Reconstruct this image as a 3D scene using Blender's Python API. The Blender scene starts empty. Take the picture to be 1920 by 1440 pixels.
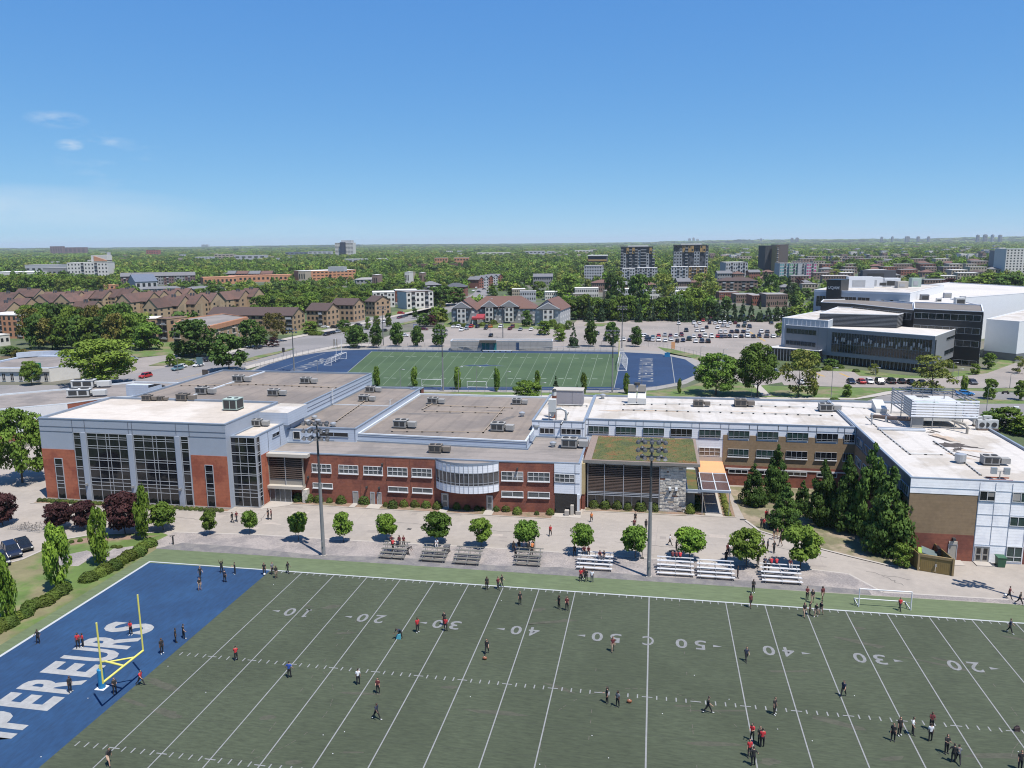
import bpy, bmesh, math, random
import numpy as np
from mathutils import Vector, Matrix
R = math.radians
S = bpy.context.scene
C = S.collection
# ---------------------------------------------------------------- camera
CX, CY, CZ = -0.14, -91.757, 43.178
YAW, PIT, ROLL, FPX = -0.18143, 0.178815, -0.008978, 1465.0     # focal length in pixels of a 1920 px wide frame
fwd = Vector((math.sin(YAW)*math.cos(PIT), math.cos(YAW)*math.cos(PIT), -math.sin(PIT)))
rgt0 = Vector((math.cos(YAW), -math.sin(YAW), 0)); up0 = rgt0.cross(fwd)
rgt = math.cos(ROLL)*rgt0 + math.sin(ROLL)*up0
upv = -math.sin(ROLL)*rgt0 + math.cos(ROLL)*up0
cam = bpy.data.cameras.new('camera'); camo = bpy.data.objects.new('camera', cam); C.objects.link(camo)
M = Matrix((rgt, upv, -fwd)).transposed().to_4x4(); M.translation = (CX, CY, CZ)
camo.matrix_world = M
cam.sensor_width = 36; cam.lens = FPX/1920*36; cam.clip_start = 1; cam.clip_end = 60000
S.camera = camo
# ---------------------------------------------------------------- world, sun, exposure
SUN_EL = 65.5; SUN_AZ = math.atan2(0.79, -0.61)       # direction to the sun, clockwise from +Y
W = bpy.data.worlds.new('World'); S.world = W; W.use_nodes = True
nt = W.node_tree; nt.nodes.clear()
sky = nt.nodes.new('ShaderNodeTexSky'); sky.sky_type = 'NISHITA'; sky.sun_disc = False
sky.sun_elevation = R(SUN_EL); sky.sun_rotation = SUN_AZ; sky.altitude = 50; sky.air_density = 0.6; sky.dust_density = 0.0; sky.ozone_density = 2.0
bg = nt.nodes.new('ShaderNodeBackground'); bg.inputs[1].default_value = 0.1
wo = nt.nodes.new('ShaderNodeOutputWorld')
# the raw sky graded towards the deep even blue of that day
sx = nt.nodes.new('ShaderNodeSeparateColor'); cx_ = nt.nodes.new('ShaderNodeCombineColor'); nt.links.new(sky.outputs[0], sx.inputs[0])
for i_, (g_, k_) in enumerate(((.76, .54), (.52, .72), (.22, .90))):
    a_ = nt.nodes.new('ShaderNodeMath'); a_.operation = 'MULTIPLY'; a_.inputs[1].default_value = .109; nt.links.new(sx.outputs[i_], a_.inputs[0])
    b_ = nt.nodes.new('ShaderNodeMath'); b_.operation = 'POWER'; b_.inputs[1].default_value = g_; nt.links.new(a_.outputs[0], b_.inputs[0])
    c_ = nt.nodes.new('ShaderNodeMath'); c_.operation = 'MULTIPLY'; c_.inputs[1].default_value = k_/.155; nt.links.new(b_.outputs[0], c_.inputs[0]); nt.links.new(c_.outputs[0], cx_.inputs[i_])
# thin cirrus low on the left of the sky: noise over the direction of view
tc = nt.nodes.new('ShaderNodeTexCoord')
def wcloud(az, el, ra, re, scale, lo, hi, seed):
    c = Vector((math.sin(az)*math.cos(el), math.cos(az)*math.cos(el), math.sin(el)))
    r = Vector((math.cos(az), -math.sin(az), 0)); u = r.cross(c) * 1.0
    def dot(v):
        n = nt.nodes.new('ShaderNodeVectorMath'); n.operation = 'DOT_PRODUCT'; nt.links.new(tc.outputs['Generated'], n.inputs[0]); n.inputs[1].default_value = v; return n.outputs['Value']
    def m(op, a, b, clamp=False):
        n = nt.nodes.new('ShaderNodeMath'); n.operation = op; n.use_clamp = clamp
        for i, q in enumerate((a, b)):
            if isinstance(q, float): n.inputs[i].default_value = q
            else: nt.links.new(q, n.inputs[i])
        return n.outputs[0]
    a = m('MULTIPLY', m('SUBTRACT', dot(r), 0.0), 1/ra); b = m('MULTIPLY', dot(u if u.z > 0 else -u), 1/re)
    d = m('ADD', m('MULTIPLY', a, a), m('MULTIPLY', b, b))
    fall = m('SUBTRACT', 1.0, d, True)
    fall = m('MULTIPLY', fall, m('GREATER_THAN', dot(c), 0.0))
    mp = nt.nodes.new('ShaderNodeMapping'); nt.links.new(tc.outputs['Generated'], mp.inputs[0]); mp.inputs['Scale'].default_value = (1, 1, 3.5); mp.inputs['Location'].default_value = (seed, 0, 0)
    no = nt.nodes.new('ShaderNodeTexNoise'); no.inputs['Scale'].default_value = scale; no.inputs['Detail'].default_value = 9; no.inputs['Roughness'].default_value = .62
    nt.links.new(mp.outputs[0], no.inputs['Vector'])
    mr = nt.nodes.new('ShaderNodeMapRange'); mr.inputs[1].default_value = lo; mr.inputs[2].default_value = hi
    nt.links.new(no.outputs['Fac'], mr.inputs[0])
    return m('MULTIPLY', fall, mr.outputs[0], True)
def pxdir(px, py):
    d = fwd*FPX + rgt*(px-960) - upv*(py-720); d.normalize(); return math.atan2(d.x, d.y), math.asin(d.z)
cl = []
for (px, py, w_, h_, sc, lo, hi, sd) in [(40, 388, 300, 38, 5, .28, .70, 0), (105, 224, 48, 15, 30, .42, .75, 2.3), (130, 272, 22, 10, 40, .35, .6, 4), (190, 264, 50, 8, 40, .4, .8, 7), (215, 300, 90, 60, 14, .5, 1.0, 9), (430, 425, 260, 26, 8, .40, 1.1, 5)]:
    az, el = pxdir(px, py); cl.append(wcloud(az, el, w_/FPX, h_/FPX, sc, lo, hi, sd))
acc = cl[0]
for q in cl[1:]:
    n = nt.nodes.new('ShaderNodeMath'); n.operation = 'ADD'; n.use_clamp = True; nt.links.new(acc, n.inputs[0]); nt.links.new(q, n.inputs[1]); acc = n.outputs[0]
mx = nt.nodes.new('ShaderNodeMix'); mx.data_type = 'RGBA'
n = nt.nodes.new('ShaderNodeMath'); n.operation = 'MULTIPLY'; n.inputs[1].default_value = .42; nt.links.new(acc, n.inputs[0])
nt.links.new(n.outputs[0], mx.inputs[0]); nt.links.new(cx_.outputs[0], mx.inputs[6]); mx.inputs[7].default_value = (5.4, 5.7, 6.0, 1)
nt.links.new(mx.outputs[2], bg.inputs[0]); nt.links.new(bg.outputs[0], wo.inputs[0])
sun = bpy.data.lights.new('sun', 'SUN'); suno = bpy.data.objects.new('sun', sun); C.objects.link(suno)
sun.energy = 5.0; sun.angle = R(.5); sun.color = (1, .955, .89)
sd = Vector((math.sin(SUN_AZ)*math.cos(R(SUN_EL)), math.cos(SUN_AZ)*math.cos(R(SUN_EL)), math.sin(R(SUN_EL))))
suno.rotation_euler = sd.to_track_quat('Z', 'Y').to_euler(); suno.location = (60, -60, 150)
S.view_settings.view_transform = 'Standard'; S.view_settings.look = 'None'; S.view_settings.exposure = 0.6; S.view_settings.gamma = 1
S.cycles.use_denoising = True; S.cycles.filter_width = 1.1; S.cycles.max_bounces = 6; S.cycles.volume_bounces = 0; S.cycles.transparent_max_bounces = 8

# ---------------------------------------------------------------- measuring helpers (surveyed from the photograph)
def P(px, py, z=0.0):
    d = fwd*FPX + rgt*(px-960) - upv*(py-720); t = (z-CZ)/d.z
    return Vector((CX+t*d.x, CY+t*d.y, z))
def HT(px, py, top):          # real height of a thing whose foot is at (px,py) and whose top shows at row top
    g = P(px, py); lo, hi = 0., 120.
    for _ in range(40):
        m = (lo+hi)/2; d = g+Vector((0, 0, m))-Vector((CX, CY, CZ)); y = 720-FPX*d.dot(upv)/d.dot(fwd)
        if y > top: lo = m
        else: hi = m
    return m
# ---------------------------------------------------------------- materials
MATS = {}
ALB = .72        # all base colours on the same scale
def sc3(c): return (c[0]*ALB, c[1]*ALB, c[2]*ALB, 1)
def mat(name, col, rough=.8, metal=0., var=.12, scale=.6, spec=None, col2=None, sc2=None, amt2=.5, bump=0., stripes=None, streak=None, rnd=0., detail=5):
    """plain surface with real-world colour, fine noise, optional second colour in patches, optional stripes (axis,period,dark)"""
    if name in MATS: return MATS[name]
    m = bpy.data.materials.new(name); m.use_nodes = True; t = m.node_tree; L = t.links; N = t.nodes
    b = N['Principled BSDF']; b.inputs['Roughness'].default_value = rough; b.inputs['Metallic'].default_value = metal
    if spec is not None: b.inputs['Specular IOR Level'].default_value = spec
    geo = N.new('ShaderNodeNewGeometry')
    no = N.new('ShaderNodeTexNoise'); no.inputs['Scale'].default_value = scale; no.inputs['Detail'].default_value = detail; no.inputs['Roughness'].default_value = .65
    if streak: mp = N.new('ShaderNodeMapping'); mp.inputs['Scale'].default_value = streak; L.new(geo.outputs['Position'], mp.inputs[0]); L.new(mp.outputs[0], no.inputs['Vector'])
    else: L.new(geo.outputs['Position'], no.inputs['Vector'])
    rgb = N.new('ShaderNodeRGB'); rgb.outputs[0].default_value = sc3(col); cur = rgb.outputs[0]
    if col2 is not None:
        n2 = N.new('ShaderNodeTexNoise'); n2.inputs['Scale'].default_value = sc2 or .05; n2.inputs['Detail'].default_value = 6; n2.inputs['Roughness'].default_value = .6; L.new(geo.outputs['Position'], n2.inputs['Vector'])
        mr = N.new('ShaderNodeMapRange'); mr.inputs[1].default_value = .56-.22*amt2; mr.inputs[2].default_value = .68-.22*amt2; L.new(n2.outputs['Fac'], mr.inputs[0])
        x = N.new('ShaderNodeMix'); x.data_type = 'RGBA'; L.new(mr.outputs[0], x.inputs[0]); L.new(cur, x.inputs[6]); x.inputs[7].default_value = sc3(col2); cur = x.outputs[2]
    mr = N.new('ShaderNodeMapRange'); mr.inputs[1].default_value = .25; mr.inputs[2].default_value = .75; mr.inputs[3].default_value = 1-var; mr.inputs[4].default_value = 1+var; L.new(no.outputs['Fac'], mr.inputs[0])
    fac = mr.outputs[0]
    if stripes:
        ax, per, dk = stripes
        sp = N.new('ShaderNodeSeparateXYZ'); L.new(geo.outputs['Position'], sp.inputs[0])
        q = N.new('ShaderNodeMath'); q.operation = 'MULTIPLY'; q.inputs[1].default_value = 1/per; L.new(sp.outputs[ax], q.inputs[0])
        f = N.new('ShaderNodeMath'); f.operation = 'FRACT'; L.new(q.outputs[0], f.inputs[0])
        g = N.new('ShaderNodeMath'); g.operation = 'GREATER_THAN'; g.inputs[1].default_value = .82; L.new(f.outputs[0], g.inputs[0])
        h = N.new('ShaderNodeMapRange'); h.inputs[3].default_value = 1; h.inputs[4].default_value = 1-dk; L.new(g.outputs[0], h.inputs[0])
        w = N.new('ShaderNodeMath'); w.operation = 'MULTIPLY'; L.new(fac, w.inputs[0]); L.new(h.outputs[0], w.inputs[1]); fac = w.outputs[0]
    if rnd:
        oi = N.new('ShaderNodeObjectInfo'); h = N.new('ShaderNodeMapRange'); h.inputs[3].default_value = 1-rnd; h.inputs[4].default_value = 1+rnd; L.new(oi.outputs['Random'], h.inputs[0])
        w = N.new('ShaderNodeMath'); w.operation = 'MULTIPLY'; L.new(fac, w.inputs[0]); L.new(h.outputs[0], w.inputs[1]); fac = w.outputs[0]
    vm = N.new('ShaderNodeVectorMath'); vm.operation = 'SCALE'; L.new(cur, vm.inputs[0]); L.new(fac, vm.inputs['Scale']); L.new(vm.outputs[0], b.inputs['Base Color'])
    if bump:
        bp = N.new('ShaderNodeBump'); bp.inputs['Strength'].default_value = bump; bp.inputs['Distance'].default_value = .1; L.new(no.outputs['Fac'], bp.inputs['Height']); L.new(bp.outputs[0], b.inputs['Normal'])
    MATS[name] = m; return m
def roofmat(name, base, seam, stain, axis=0, per=3.0, seam_amt=.10, stain_amt=.5, sc=.06):
    """flat roof membrane: sheets laid side by side, seams, ponding stains with a shape of their own"""
    m = mat(name, base, .9, var=.09, scale=.9, col2=stain, sc2=sc, amt2=stain_amt, stripes=(axis, per, seam_amt))
    return m
def foliage(name, a, b_, rnd=.25, trans=.25, tone=(.3, .3, .04)):
    m = bpy.data.materials.new(name); m.use_nodes = True; t = m.node_tree; L = t.links; N = t.nodes
    b = N['Principled BSDF']; b.inputs['Roughness'].default_value = .75; b.inputs['Specular IOR Level'].default_value = .2
    geo = N.new('ShaderNodeNewGeometry'); oi = N.new('ShaderNodeObjectInfo')
    no = N.new('ShaderNodeTexNoise'); no.inputs['Scale'].default_value = .45; no.inputs['Detail'].default_value = 3; L.new(geo.outputs['Position'], no.inputs['Vector'])
    mr = N.new('ShaderNodeMapRange'); mr.inputs[1].default_value = .38; mr.inputs[2].default_value = .62; L.new(no.outputs['Fac'], mr.inputs[0])
    x = N.new('ShaderNodeMix'); x.data_type = 'RGBA'; L.new(mr.outputs[0], x.inputs[0]); x.inputs[6].default_value = sc3([a[0]*1.3, a[1]*1.42, a[2]*1.1]); x.inputs[7].default_value = sc3([b_[0]*1.3, b_[1]*1.42, b_[2]*1.1])
    # each tree its own tone
    hs = N.new('ShaderNodeMix'); hs.data_type = 'RGBA'; hs.inputs[7].default_value = sc3(tone)
    q = N.new('ShaderNodeMapRange'); q.inputs[3].default_value = 0; q.inputs[4].default_value = rnd; L.new(oi.outputs['Random'], q.inputs[0]); L.new(q.outputs[0], hs.inputs[0]); L.new(x.outputs[2], hs.inputs[6])
    v = N.new('ShaderNodeVectorMath'); v.operation = 'SCALE'; L.new(hs.outputs[2], v.inputs[0])
    w = N.new('ShaderNodeMapRange'); w.inputs[3].default_value = .72; w.inputs[4].default_value = 1.3
    wn = N.new('ShaderNodeTexWhiteNoise'); wn.noise_dimensions = '1D'; L.new(oi.outputs['Random'], wn.inputs['W']); L.new(wn.outputs['Value'], w.inputs[0]); L.new(w.outputs[0], v.inputs['Scale'])
    L.new(v.outputs[0], b.inputs['Base Color'])
    tr = N.new('ShaderNodeBsdfTranslucent'); L.new(v.outputs[0], tr.inputs[0]); ms = N.new('ShaderNodeMixShader'); ms.inputs[0].default_value = trans
    L.new(b.outputs[0], ms.inputs[1]); L.new(tr.outputs[0], ms.inputs[2]); L.new(ms.outputs[0], N['Material Output'].inputs[0])
    MATS[name] = m; return m

# ---------------------------------------------------------------- mesh helper
class MB:
    def __init__(s): s.v = []; s.f = []; s.m = []; s.mats = []
    def mi(s, m):
        if m not in s.mats: s.mats.append(m)
        return s.mats.index(m)
    def add(s, vs, fs, m):
        o = len(s.v); s.v += [tuple(q) for q in vs]; i = s.mi(m)
        for f in fs: s.f.append(tuple(o+k for k in f)); s.m.append(i)
        return s
    def box(s, x0, y0, z0, x1, y1, z1, m):
        if x0 > x1: x0, x1 = x1, x0
        if y0 > y1: y0, y1 = y1, y0
        vs = [(x0, y0, z0), (x1, y0, z0), (x1, y1, z0), (x0, y1, z0), (x0, y0, z1), (x1, y0, z1), (x1, y1, z1), (x0, y1, z1)]
        return s.add(vs, [(3, 2, 1, 0), (4, 5, 6, 7), (0, 1, 5, 4), (1, 2, 6, 5), (2, 3, 7, 6), (3, 0, 4, 7)], m)
    def obox(s, c, u, n, a, b, z0, z1, m):
        """box whose plan is centred on c, half sizes a along u and b along n"""
        c = Vector(c[:2]); u = Vector(u[:2]); n = Vector(n[:2]); q = [c-u*a-n*b, c+u*a-n*b, c+u*a+n*b, c-u*a+n*b]
        return s.prism(q, z0, z1, m)
    def prism(s, poly, z0, z1, m, mtop=None):
        n = len(poly); ar = sum(poly[i][0]*poly[(i+1) % n][1]-poly[(i+1) % n][0]*poly[i][1] for i in range(n))
        if ar < 0: poly = list(poly)[::-1]
        z1s = z1 if hasattr(z1, '__len__') else [z1]*n
        vs = [(p[0], p[1], z0) for p in poly]+[(p[0], p[1], z) for p, z in zip(poly, z1s)]
        s.add(vs, [tuple(range(n))[::-1]], m)
        o = len(s.v)-2*n; i = s.mi(m)
        for k in range(n): s.f.append((o+k, o+(k+1) % n, o+n+(k+1) % n, o+n+k)); s.m.append(i)
        s.f.append(tuple(o+n+k for k in range(n))); s.m.append(s.mi(mtop or m)); return s
    def sheet(s, poly, z, m):
        n = len(poly); ar = sum(poly[i][0]*poly[(i+1) % n][1]-poly[(i+1) % n][0]*poly[i][1] for i in range(n))
        if ar < 0: poly = list(poly)[::-1]
        return s.add([(p[0], p[1], z) for p in poly], [tuple(range(n))], m)
    def tube(s, pts, rad, m, n=8, cap=True):
        pts = [Vector(p) for p in pts]; rad = rad if hasattr(rad, '__len__') else [rad]*len(pts); o = len(s.v); i = s.mi(m)
        for k, p in enumerate(pts):
            d = (pts[min(k+1, len(pts)-1)]-pts[max(k-1, 0)]).normalized()
            a = d.cross(Vector((0, 0, 1)) if abs(d.z) < .9 else Vector((1, 0, 0))).normalized(); b = d.cross(a)
            for j in range(n):
                t = 2*math.pi*j/n; s.v.append(tuple(p+(a*math.cos(t)+b*math.sin(t))*rad[k]))
        for k in range(len(pts)-1):
            for j in range(n): s.f.append((o+k*n+j, o+k*n+(j+1) % n, o+(k+1)*n+(j+1) % n, o+(k+1)*n+j)); s.m.append(i)
        if cap:
            s.f.append(tuple(o+j for j in range(n))[::-1]); s.m.append(i); s.f.append(tuple(o+(len(pts)-1)*n+j for j in range(n))); s.m.append(i)
        return s
    def strip(s, a, b, w, z, m):
        a = Vector(a[:2]); b = Vector(b[:2]); d = (b-a).normalized(); n = Vector((-d.y, d.x))*w/2
        return s.sheet([a-n, b-n, b+n, a+n], z, m)
    def build(s, name, parent=None, off=None, smooth=False):
        me = bpy.data.meshes.new(name); off = Vector(off) if off is not None else (Vector(parent.get('_o', (0, 0, 0))) if parent else Vector((0, 0, 0)))
        me.from_pydata([(v[0]-off[0], v[1]-off[1], v[2]-off[2]) for v in s.v], [], s.f)
        for m in s.mats: me.materials.append(m)
        me.polygons.foreach_set('material_index', s.m)
        if smooth: me.polygons.foreach_set('use_smooth', [True]*len(me.polygons))
        me.update(); o = bpy.data.objects.new(name, me); C.objects.link(o)
        if parent: o.parent = parent; o['_o'] = tuple(off)
        return o
def tag(o, label=None, cat=None, group=None, kind=None):
    if label: o['label'] = label
    if cat: o['category'] = cat
    if group: o['group'] = group
    if kind: o['kind'] = kind
    return o
def thing(name, label, cat, loc=(0, 0, 0), rz=0, group=None):
    o = bpy.data.objects.new(name, None); C.objects.link(o); o.location = (loc[0], loc[1], loc[2] if len(loc) > 2 else 0); o.rotation_euler = (0, 0, rz)
    o.empty_display_size = .3; o['_o'] = (tuple(o.location) if rz == 0 else (0, 0, 0))
    return tag(o, label, cat, group)
def solo(mb, name, label, cat, group=None, smooth=False):
    """a thing that is one mesh, origin at its base"""
    xs = [v[0] for v in mb.v]; ys = [v[1] for v in mb.v]; zs = [v[2] for v in mb.v]
    off = ((min(xs)+max(xs))/2, (min(ys)+max(ys))/2, min(zs)); o = mb.build(name, None, off, smooth); o.location = off; return tag(o, label, cat, group)
def struct(name, mb, parent=None, smooth=False):
    o = mb.build(name, parent, None, smooth)
    if not parent: o['kind'] = 'structure'
    return o
def dup(root, loc=None, rz=None, label=None, group=None, scale=None, mats=None):
    r = root.copy(); C.objects.link(r)
    if loc is not None: r.location = (loc[0], loc[1], loc[2] if len(loc) > 2 else 0)
    if rz is not None: r.rotation_euler = (0, 0, rz)
    if scale is not None: r.scale = scale if hasattr(scale, '__len__') else (scale,)*3
    if label: r['label'] = label
    if group: r['group'] = group
    def rec(o, p):
        for ch in KIDS[o]:
            c = ch.copy(); C.objects.link(c); c.parent = p
            if ch in KIDS: rec(ch, c)
            if mats:
                for k, sl in enumerate(c.material_slots):
                    nm = sl.material.name
                    if nm in mats: sl.link = 'OBJECT'; sl.material = mats[nm]
    rec(root, r); return r
KIDS = {}
def freeze(root):           # remember the part tree of a prototype so that copying is quick
    def rec(o):
        k = [c for c in o.children]; 
        if k or o is root: KIDS[o] = k
        for c in k: rec(c)
    bpy.context.view_layer.update(); rec(root); return root
used_protos = {}
def place(proto, loc, rz=0, label=None, group=None, scale=None, mats=None):
    """the first placing moves the prototype itself, later ones copy it"""
    if proto not in used_protos:
        used_protos[proto] = []
    used_protos[proto].append((loc, rz, label, group, scale, mats))
def flush():
    for proto, lst in used_protos.items():
        for (loc, rz, label, group, scale, mats) in lst[1:]: dup(proto, loc, rz, label, group, scale, mats)
        loc, rz, label, group, scale, mats = lst[0]
        proto.location = (loc[0], loc[1], loc[2] if len(loc) > 2 else 0); proto.rotation_euler = (0, 0, rz)
        if scale is not None: proto.scale = scale if hasattr(scale, '__len__') else (scale,)*3
        if label: proto['label'] = label
        if group: proto['group'] = group
        if mats:
            def rec(o):
                for c in KIDS.get(o, []):
                    for sl in c.material_slots:
                        if sl.material.name in mats: nm = sl.material.name; sl.link = 'OBJECT'; sl.material = mats[nm]
                    rec(c)
            rec(proto)
    used_protos.clear()
ORD = ['leftmost', 'second from the left', 'third from the left', 'fourth from the left', 'fifth from the left', 'sixth from the left', 'seventh from the left', 'eighth from the left', 'ninth from the left', 'tenth from the left', 'eleventh from the left', 'twelfth from the left', 'thirteenth from the left', 'fourteenth from the left', 'fifteenth from the left', 'sixteenth from the left', 'seventeenth from the left', 'eighteenth from the left', 'nineteenth from the left', 'twentieth from the left', '21st from the left', '22nd from the left', '23rd from the left', '24th from the left', '25th from the left']+['%dth from the left' % k for k in range(26, 31)]+['31st from the left', '32nd from the left', '33rd from the left']+['%dth from the left' % k for k in range(34, 60)]
rng = random.Random(7)
# ================================================================ materials of the setting
G_BASE = mat('ground_green', (.07, .10, .035), .95, var=.3, scale=.05, col2=(.15, .14, .11), sc2=.012, amt2=.35)
G_LAWN = mat('lawn', (.105, .165, .035), .95, var=.28, scale=.35, col2=(.20, .18, .09), sc2=.13, amt2=.42)
G_TURF = mat('turf', (.051, .064, .035), .95, var=.40, scale=4.2, col2=(.060, .075, .042), sc2=.075, amt2=.6, detail=10, streak=(.22, 1, 1))
G_TURF2 = mat('turf_border', (.122, .158, .078), .95, var=.26, scale=2.6, streak=(.2, 1, 1), col2=(.115, .150, .072), sc2=.12, amt2=.5)
G_BLUE = mat('turf_blue', (.009, .047, .125), .9, var=.28, scale=2.5, streak=(1, .25, 1), col2=(.012, .057, .145), sc2=.15, amt2=.4)
G_PAINT = mat('field_paint', (.26, .265, .265), .9, var=.16, scale=1.6)
G_PAINT2 = mat('bright_paint', (.46, .48, .49), .9, var=.08, scale=1.0)
G_ASPH = mat('pale_asphalt', (.375, .332, .288), .95, var=.10, scale=.9, detail=10, col2=(.338, .300, .262), sc2=.11, amt2=.5)
G_ASPH2 = mat('old_asphalt', (.32, .28, .25), .95, var=.08, scale=.8, col2=(.27, .24, .215), sc2=.05, amt2=.5)
G_ROAD = mat('road_asphalt', (.25, .235, .23), .95, var=.08, scale=.4, col2=(.21, .20, .195), sc2=.04, amt2=.5)
G_GRAV = mat('gravel', (.34, .30, .275), 1, var=.38, scale=4.0, col2=(.25, .225, .215), sc2=.28, amt2=.5, detail=9)
G_GRAV2 = mat('grey_gravel', (.165, .155, .155), 1, var=.2, scale=5.0, col2=(.22, .205, .19), sc2=.6, amt2=.5)
G_CONC = mat('concrete', (.44, .40, .355), .9, var=.06, scale=1.0)
G_TRACK = mat('track_concrete', (.30, .28, .26), .9, var=.06, scale=.5)
G_MULCH = mat('mulch', (.26, .175, .125), 1, var=.3, scale=3.0, col2=(.16, .15, .08), sc2=.5, amt2=.3)
G_GREEN2 = mat('far_turf', (.045, .085, .032), .95, var=.10, scale=.5, col2=(.058, .102, .04), sc2=.04, amt2=.6)
G_DBLUE = mat('far_blue', (.007, .032, .092), .9, var=.12, scale=1.0, col2=(.010, .040, .11), sc2=.06, amt2=.5)
G_YEL = mat('road_yellow', (.45, .30, .10), .9)
G_NUM = mat('number_paint', (.215, .22, .22), .9, var=.25, scale=2); G_EZ = mat('letter_paint', (.35, .35, .345), .9, var=.2, scale=1.4)
DARK = mat('dark_line', (.035, .035, .035), .9)
LAWN_Z, ASPH_Z, TOP_Z = .004, .008, .012

def px(l, z=0): return [P(x, y, z) for x, y in l]
g = MB()
rr = [0, 300, 1200, 4000, 17000]; seg = 48; vs = [(0, 60, 0)]; fs = []
for r_ in rr[1:]:
    for k in range(seg): a = 2*math.pi*k/seg; vs.append((r_*math.cos(a), 60+r_*math.sin(a), 0))
for k in range(seg): fs.append((0, 1+k, 1+(k+1) % seg))
for j in range(3):
    for k in range(seg): o = 1+j*seg; fs.append((o+k, o+seg+k, o+seg+(k+1) % seg, o+(k+1) % seg))
g.add(vs, fs, G_BASE); struct('ground', g)

# ---- school yard
g = MB(); g.sheet([(-135, 8), (-92, -2), (-88, -4), (-74, 4), (-70, 4.3), (62, 4.3), (62, 72), (-135, 72)], ASPH_Z, G_ASPH); struct('school_yard', g)
g = MB(); g.sheet([(-70.5, 4.5), (-58, 4.5), (28.3, 4.9), (44.7, 5.1), (60, 5.1), (60, 5.6), (44.7, 6.3), (28.6, 6.0), (25.7, 11.1), (21.8, 11.7), (-.6, 12.2), (-19.5, 12.4), (-46.8, 11.9), (-58.8, 11.9), (-71.8, 10.9), (-72.2, 7.2)], TOP_Z, G_GRAV); struct('gravel_strip', g)
g = MB(); g.sheet([(-70.5, 4.4), (-50, 4.5), (0, 4.55), (27, 4.9), (27, 6.2), (15, 6.9), (0, 6.1), (-12, 7.2), (-20, 6.3), (-32, 6.9), (-47, 5.9), (-60, 7.0), (-68, 7.0)], TOP_Z+.004, G_GRAV2); struct('gravel_edge', g)
g = MB()
cp = [(-71.8, 10.9), (-58.8, 11.9), (-46.8, 11.9), (-19.5, 12.4), (-.6, 12.2), (21.8, 11.7), (25.7, 11.1), (28.6, 6.0), (44.7, 6.3), (60, 5.6)]
for a, b in zip(cp, cp[1:]): g.strip(a, b, .32, TOP_Z+.006, G_CONC)
struct('gravel_kerb', g)
g = MB(); SEAM = mat('turf_seam', (.050, .060, .038), .95); LSE = mat('turf_wear', (.074, .076, .052), .95, var=.4, scale=2.5, streak=(.4, 1, 1))
for k in range(13): g.strip((-50.2, -4.6*k-.3), (75, -4.6*k-.3), .07, TOP_Z+.0055, SEAM)
for k in range(60):
    x = rng.uniform(-49, 46); y = rng.uniform(-58, -3); a = rng.uniform(.6, 3.2); b = rng.uniform(.12, .5); an = rng.uniform(-.4, .4); n_ = 11; g.sheet([(x+a*math.cos(t_)*(1+rng.uniform(-.3, .3)), y+b*math.sin(t_)*(1+rng.uniform(-.3, .3))+an*a*math.cos(t_)) for t_ in [6.283*j/n_ for j in range(n_)]], TOP_Z+.006+.00003*k, LSE)
struct('turf_seams', g)
# ---- west lawn with its kerbs and parking
g = MB(); g.sheet([(-70.2, 4.3), (-69.6, -60), (-120, -60), (-93, -12), (-88.2, -4.45), (-86.8, -2.3), (-86.4, 1.6), (-86.8, 5.3), (-83.8, 7.8), (-73.9, 10.5), (-71.5, 9.4)], ASPH_Z+.002, G_LAWN); struct('lawn', g)
g = MB(); lk = [(-95, -16), (-88.2, -4.45), (-86.8, -2.3), (-86.4, 1.6), (-86.8, 5.3), (-83.8, 7.8), (-73.9, 10.5)]
for a, b in zip(lk, lk[1:]): g.strip(a, b, .45, TOP_Z+.05, G_CONC)
struct('kerb', g)
g = MB()
g.sheet([(-86.2, 4.6), (-83, 7.0), (-77, 8.6), (-73, 9.2), (-75, 7.6), (-80, 5.9), (-84, 3.6)], TOP_Z+.008, G_MULCH)
g.sheet([(-82.5, -.5), (-80, 2.2), (-77.6, 1.2), (-77.2, -3), (-80.5, -3.2)], TOP_Z+.008, G_GRAV)
g.sheet([(-76.6, 3.4), (-73.4, 5.4), (-72.8, 2.6), (-73.8, -.8), (-76.3, -.4)], TOP_Z+.008, G_GRAV)
struct('planting_bed', g)
g = MB(); g.sheet([(-104.3, 19.6), (-104.3, 22), (-68.8, 22), (-68.8, 20.9)], TOP_Z, G_MULCH); g.sheet([(-104.6, 19.3), (-104.6, 19.6), (-63, 20.8), (-63, 20.4)], TOP_Z+.05, G_CONC); struct('foundation_bed', g)
g = MB(); g.sheet([(-59.9, 26.0), (-59.9, 28.2), (-15.6, 28.2), (-15.6, 25.6)], TOP_Z, G_MULCH); g.sheet([(-60, 25.8), (-60, 26.05), (-15.6, 25.65), (-15.6, 25.4)], TOP_Z+.06, G_CONC)
for x0, x1 in ((-49.6, -48.6), (-46.6, -44.3), (-34.2, -32.8), (-26.7, -25.2)): g.sheet([(x0, 25.7), (x0, 28.2), (x1, 28.2), (x1, 25.7)], TOP_Z+.07, G_CONC)
struct('front_bed', g)
g = MB(); g.sheet([(-63.9, 22.6), (-63.9, 27.6), (-59.9, 27.6), (-59.9, 25.2)], TOP_Z+.03, G_CONC); g.sheet([(-15.3, 26.6), (-15.3, 31), (-11, 31), (-11, 26.6)], TOP_Z+.03, G_CONC); struct('entrance_apron', g)
g = MB(); g.sheet([(-10.6, 30.2), (-10.6, 32), (5.6, 32), (5.6, 30.2)], TOP_Z, G_MULCH); g.sheet([(5.6, 31.5), (5.6, 46), (8.6, 46), (8.6, 30.9)], TOP_Z, G_MULCH)
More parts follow.
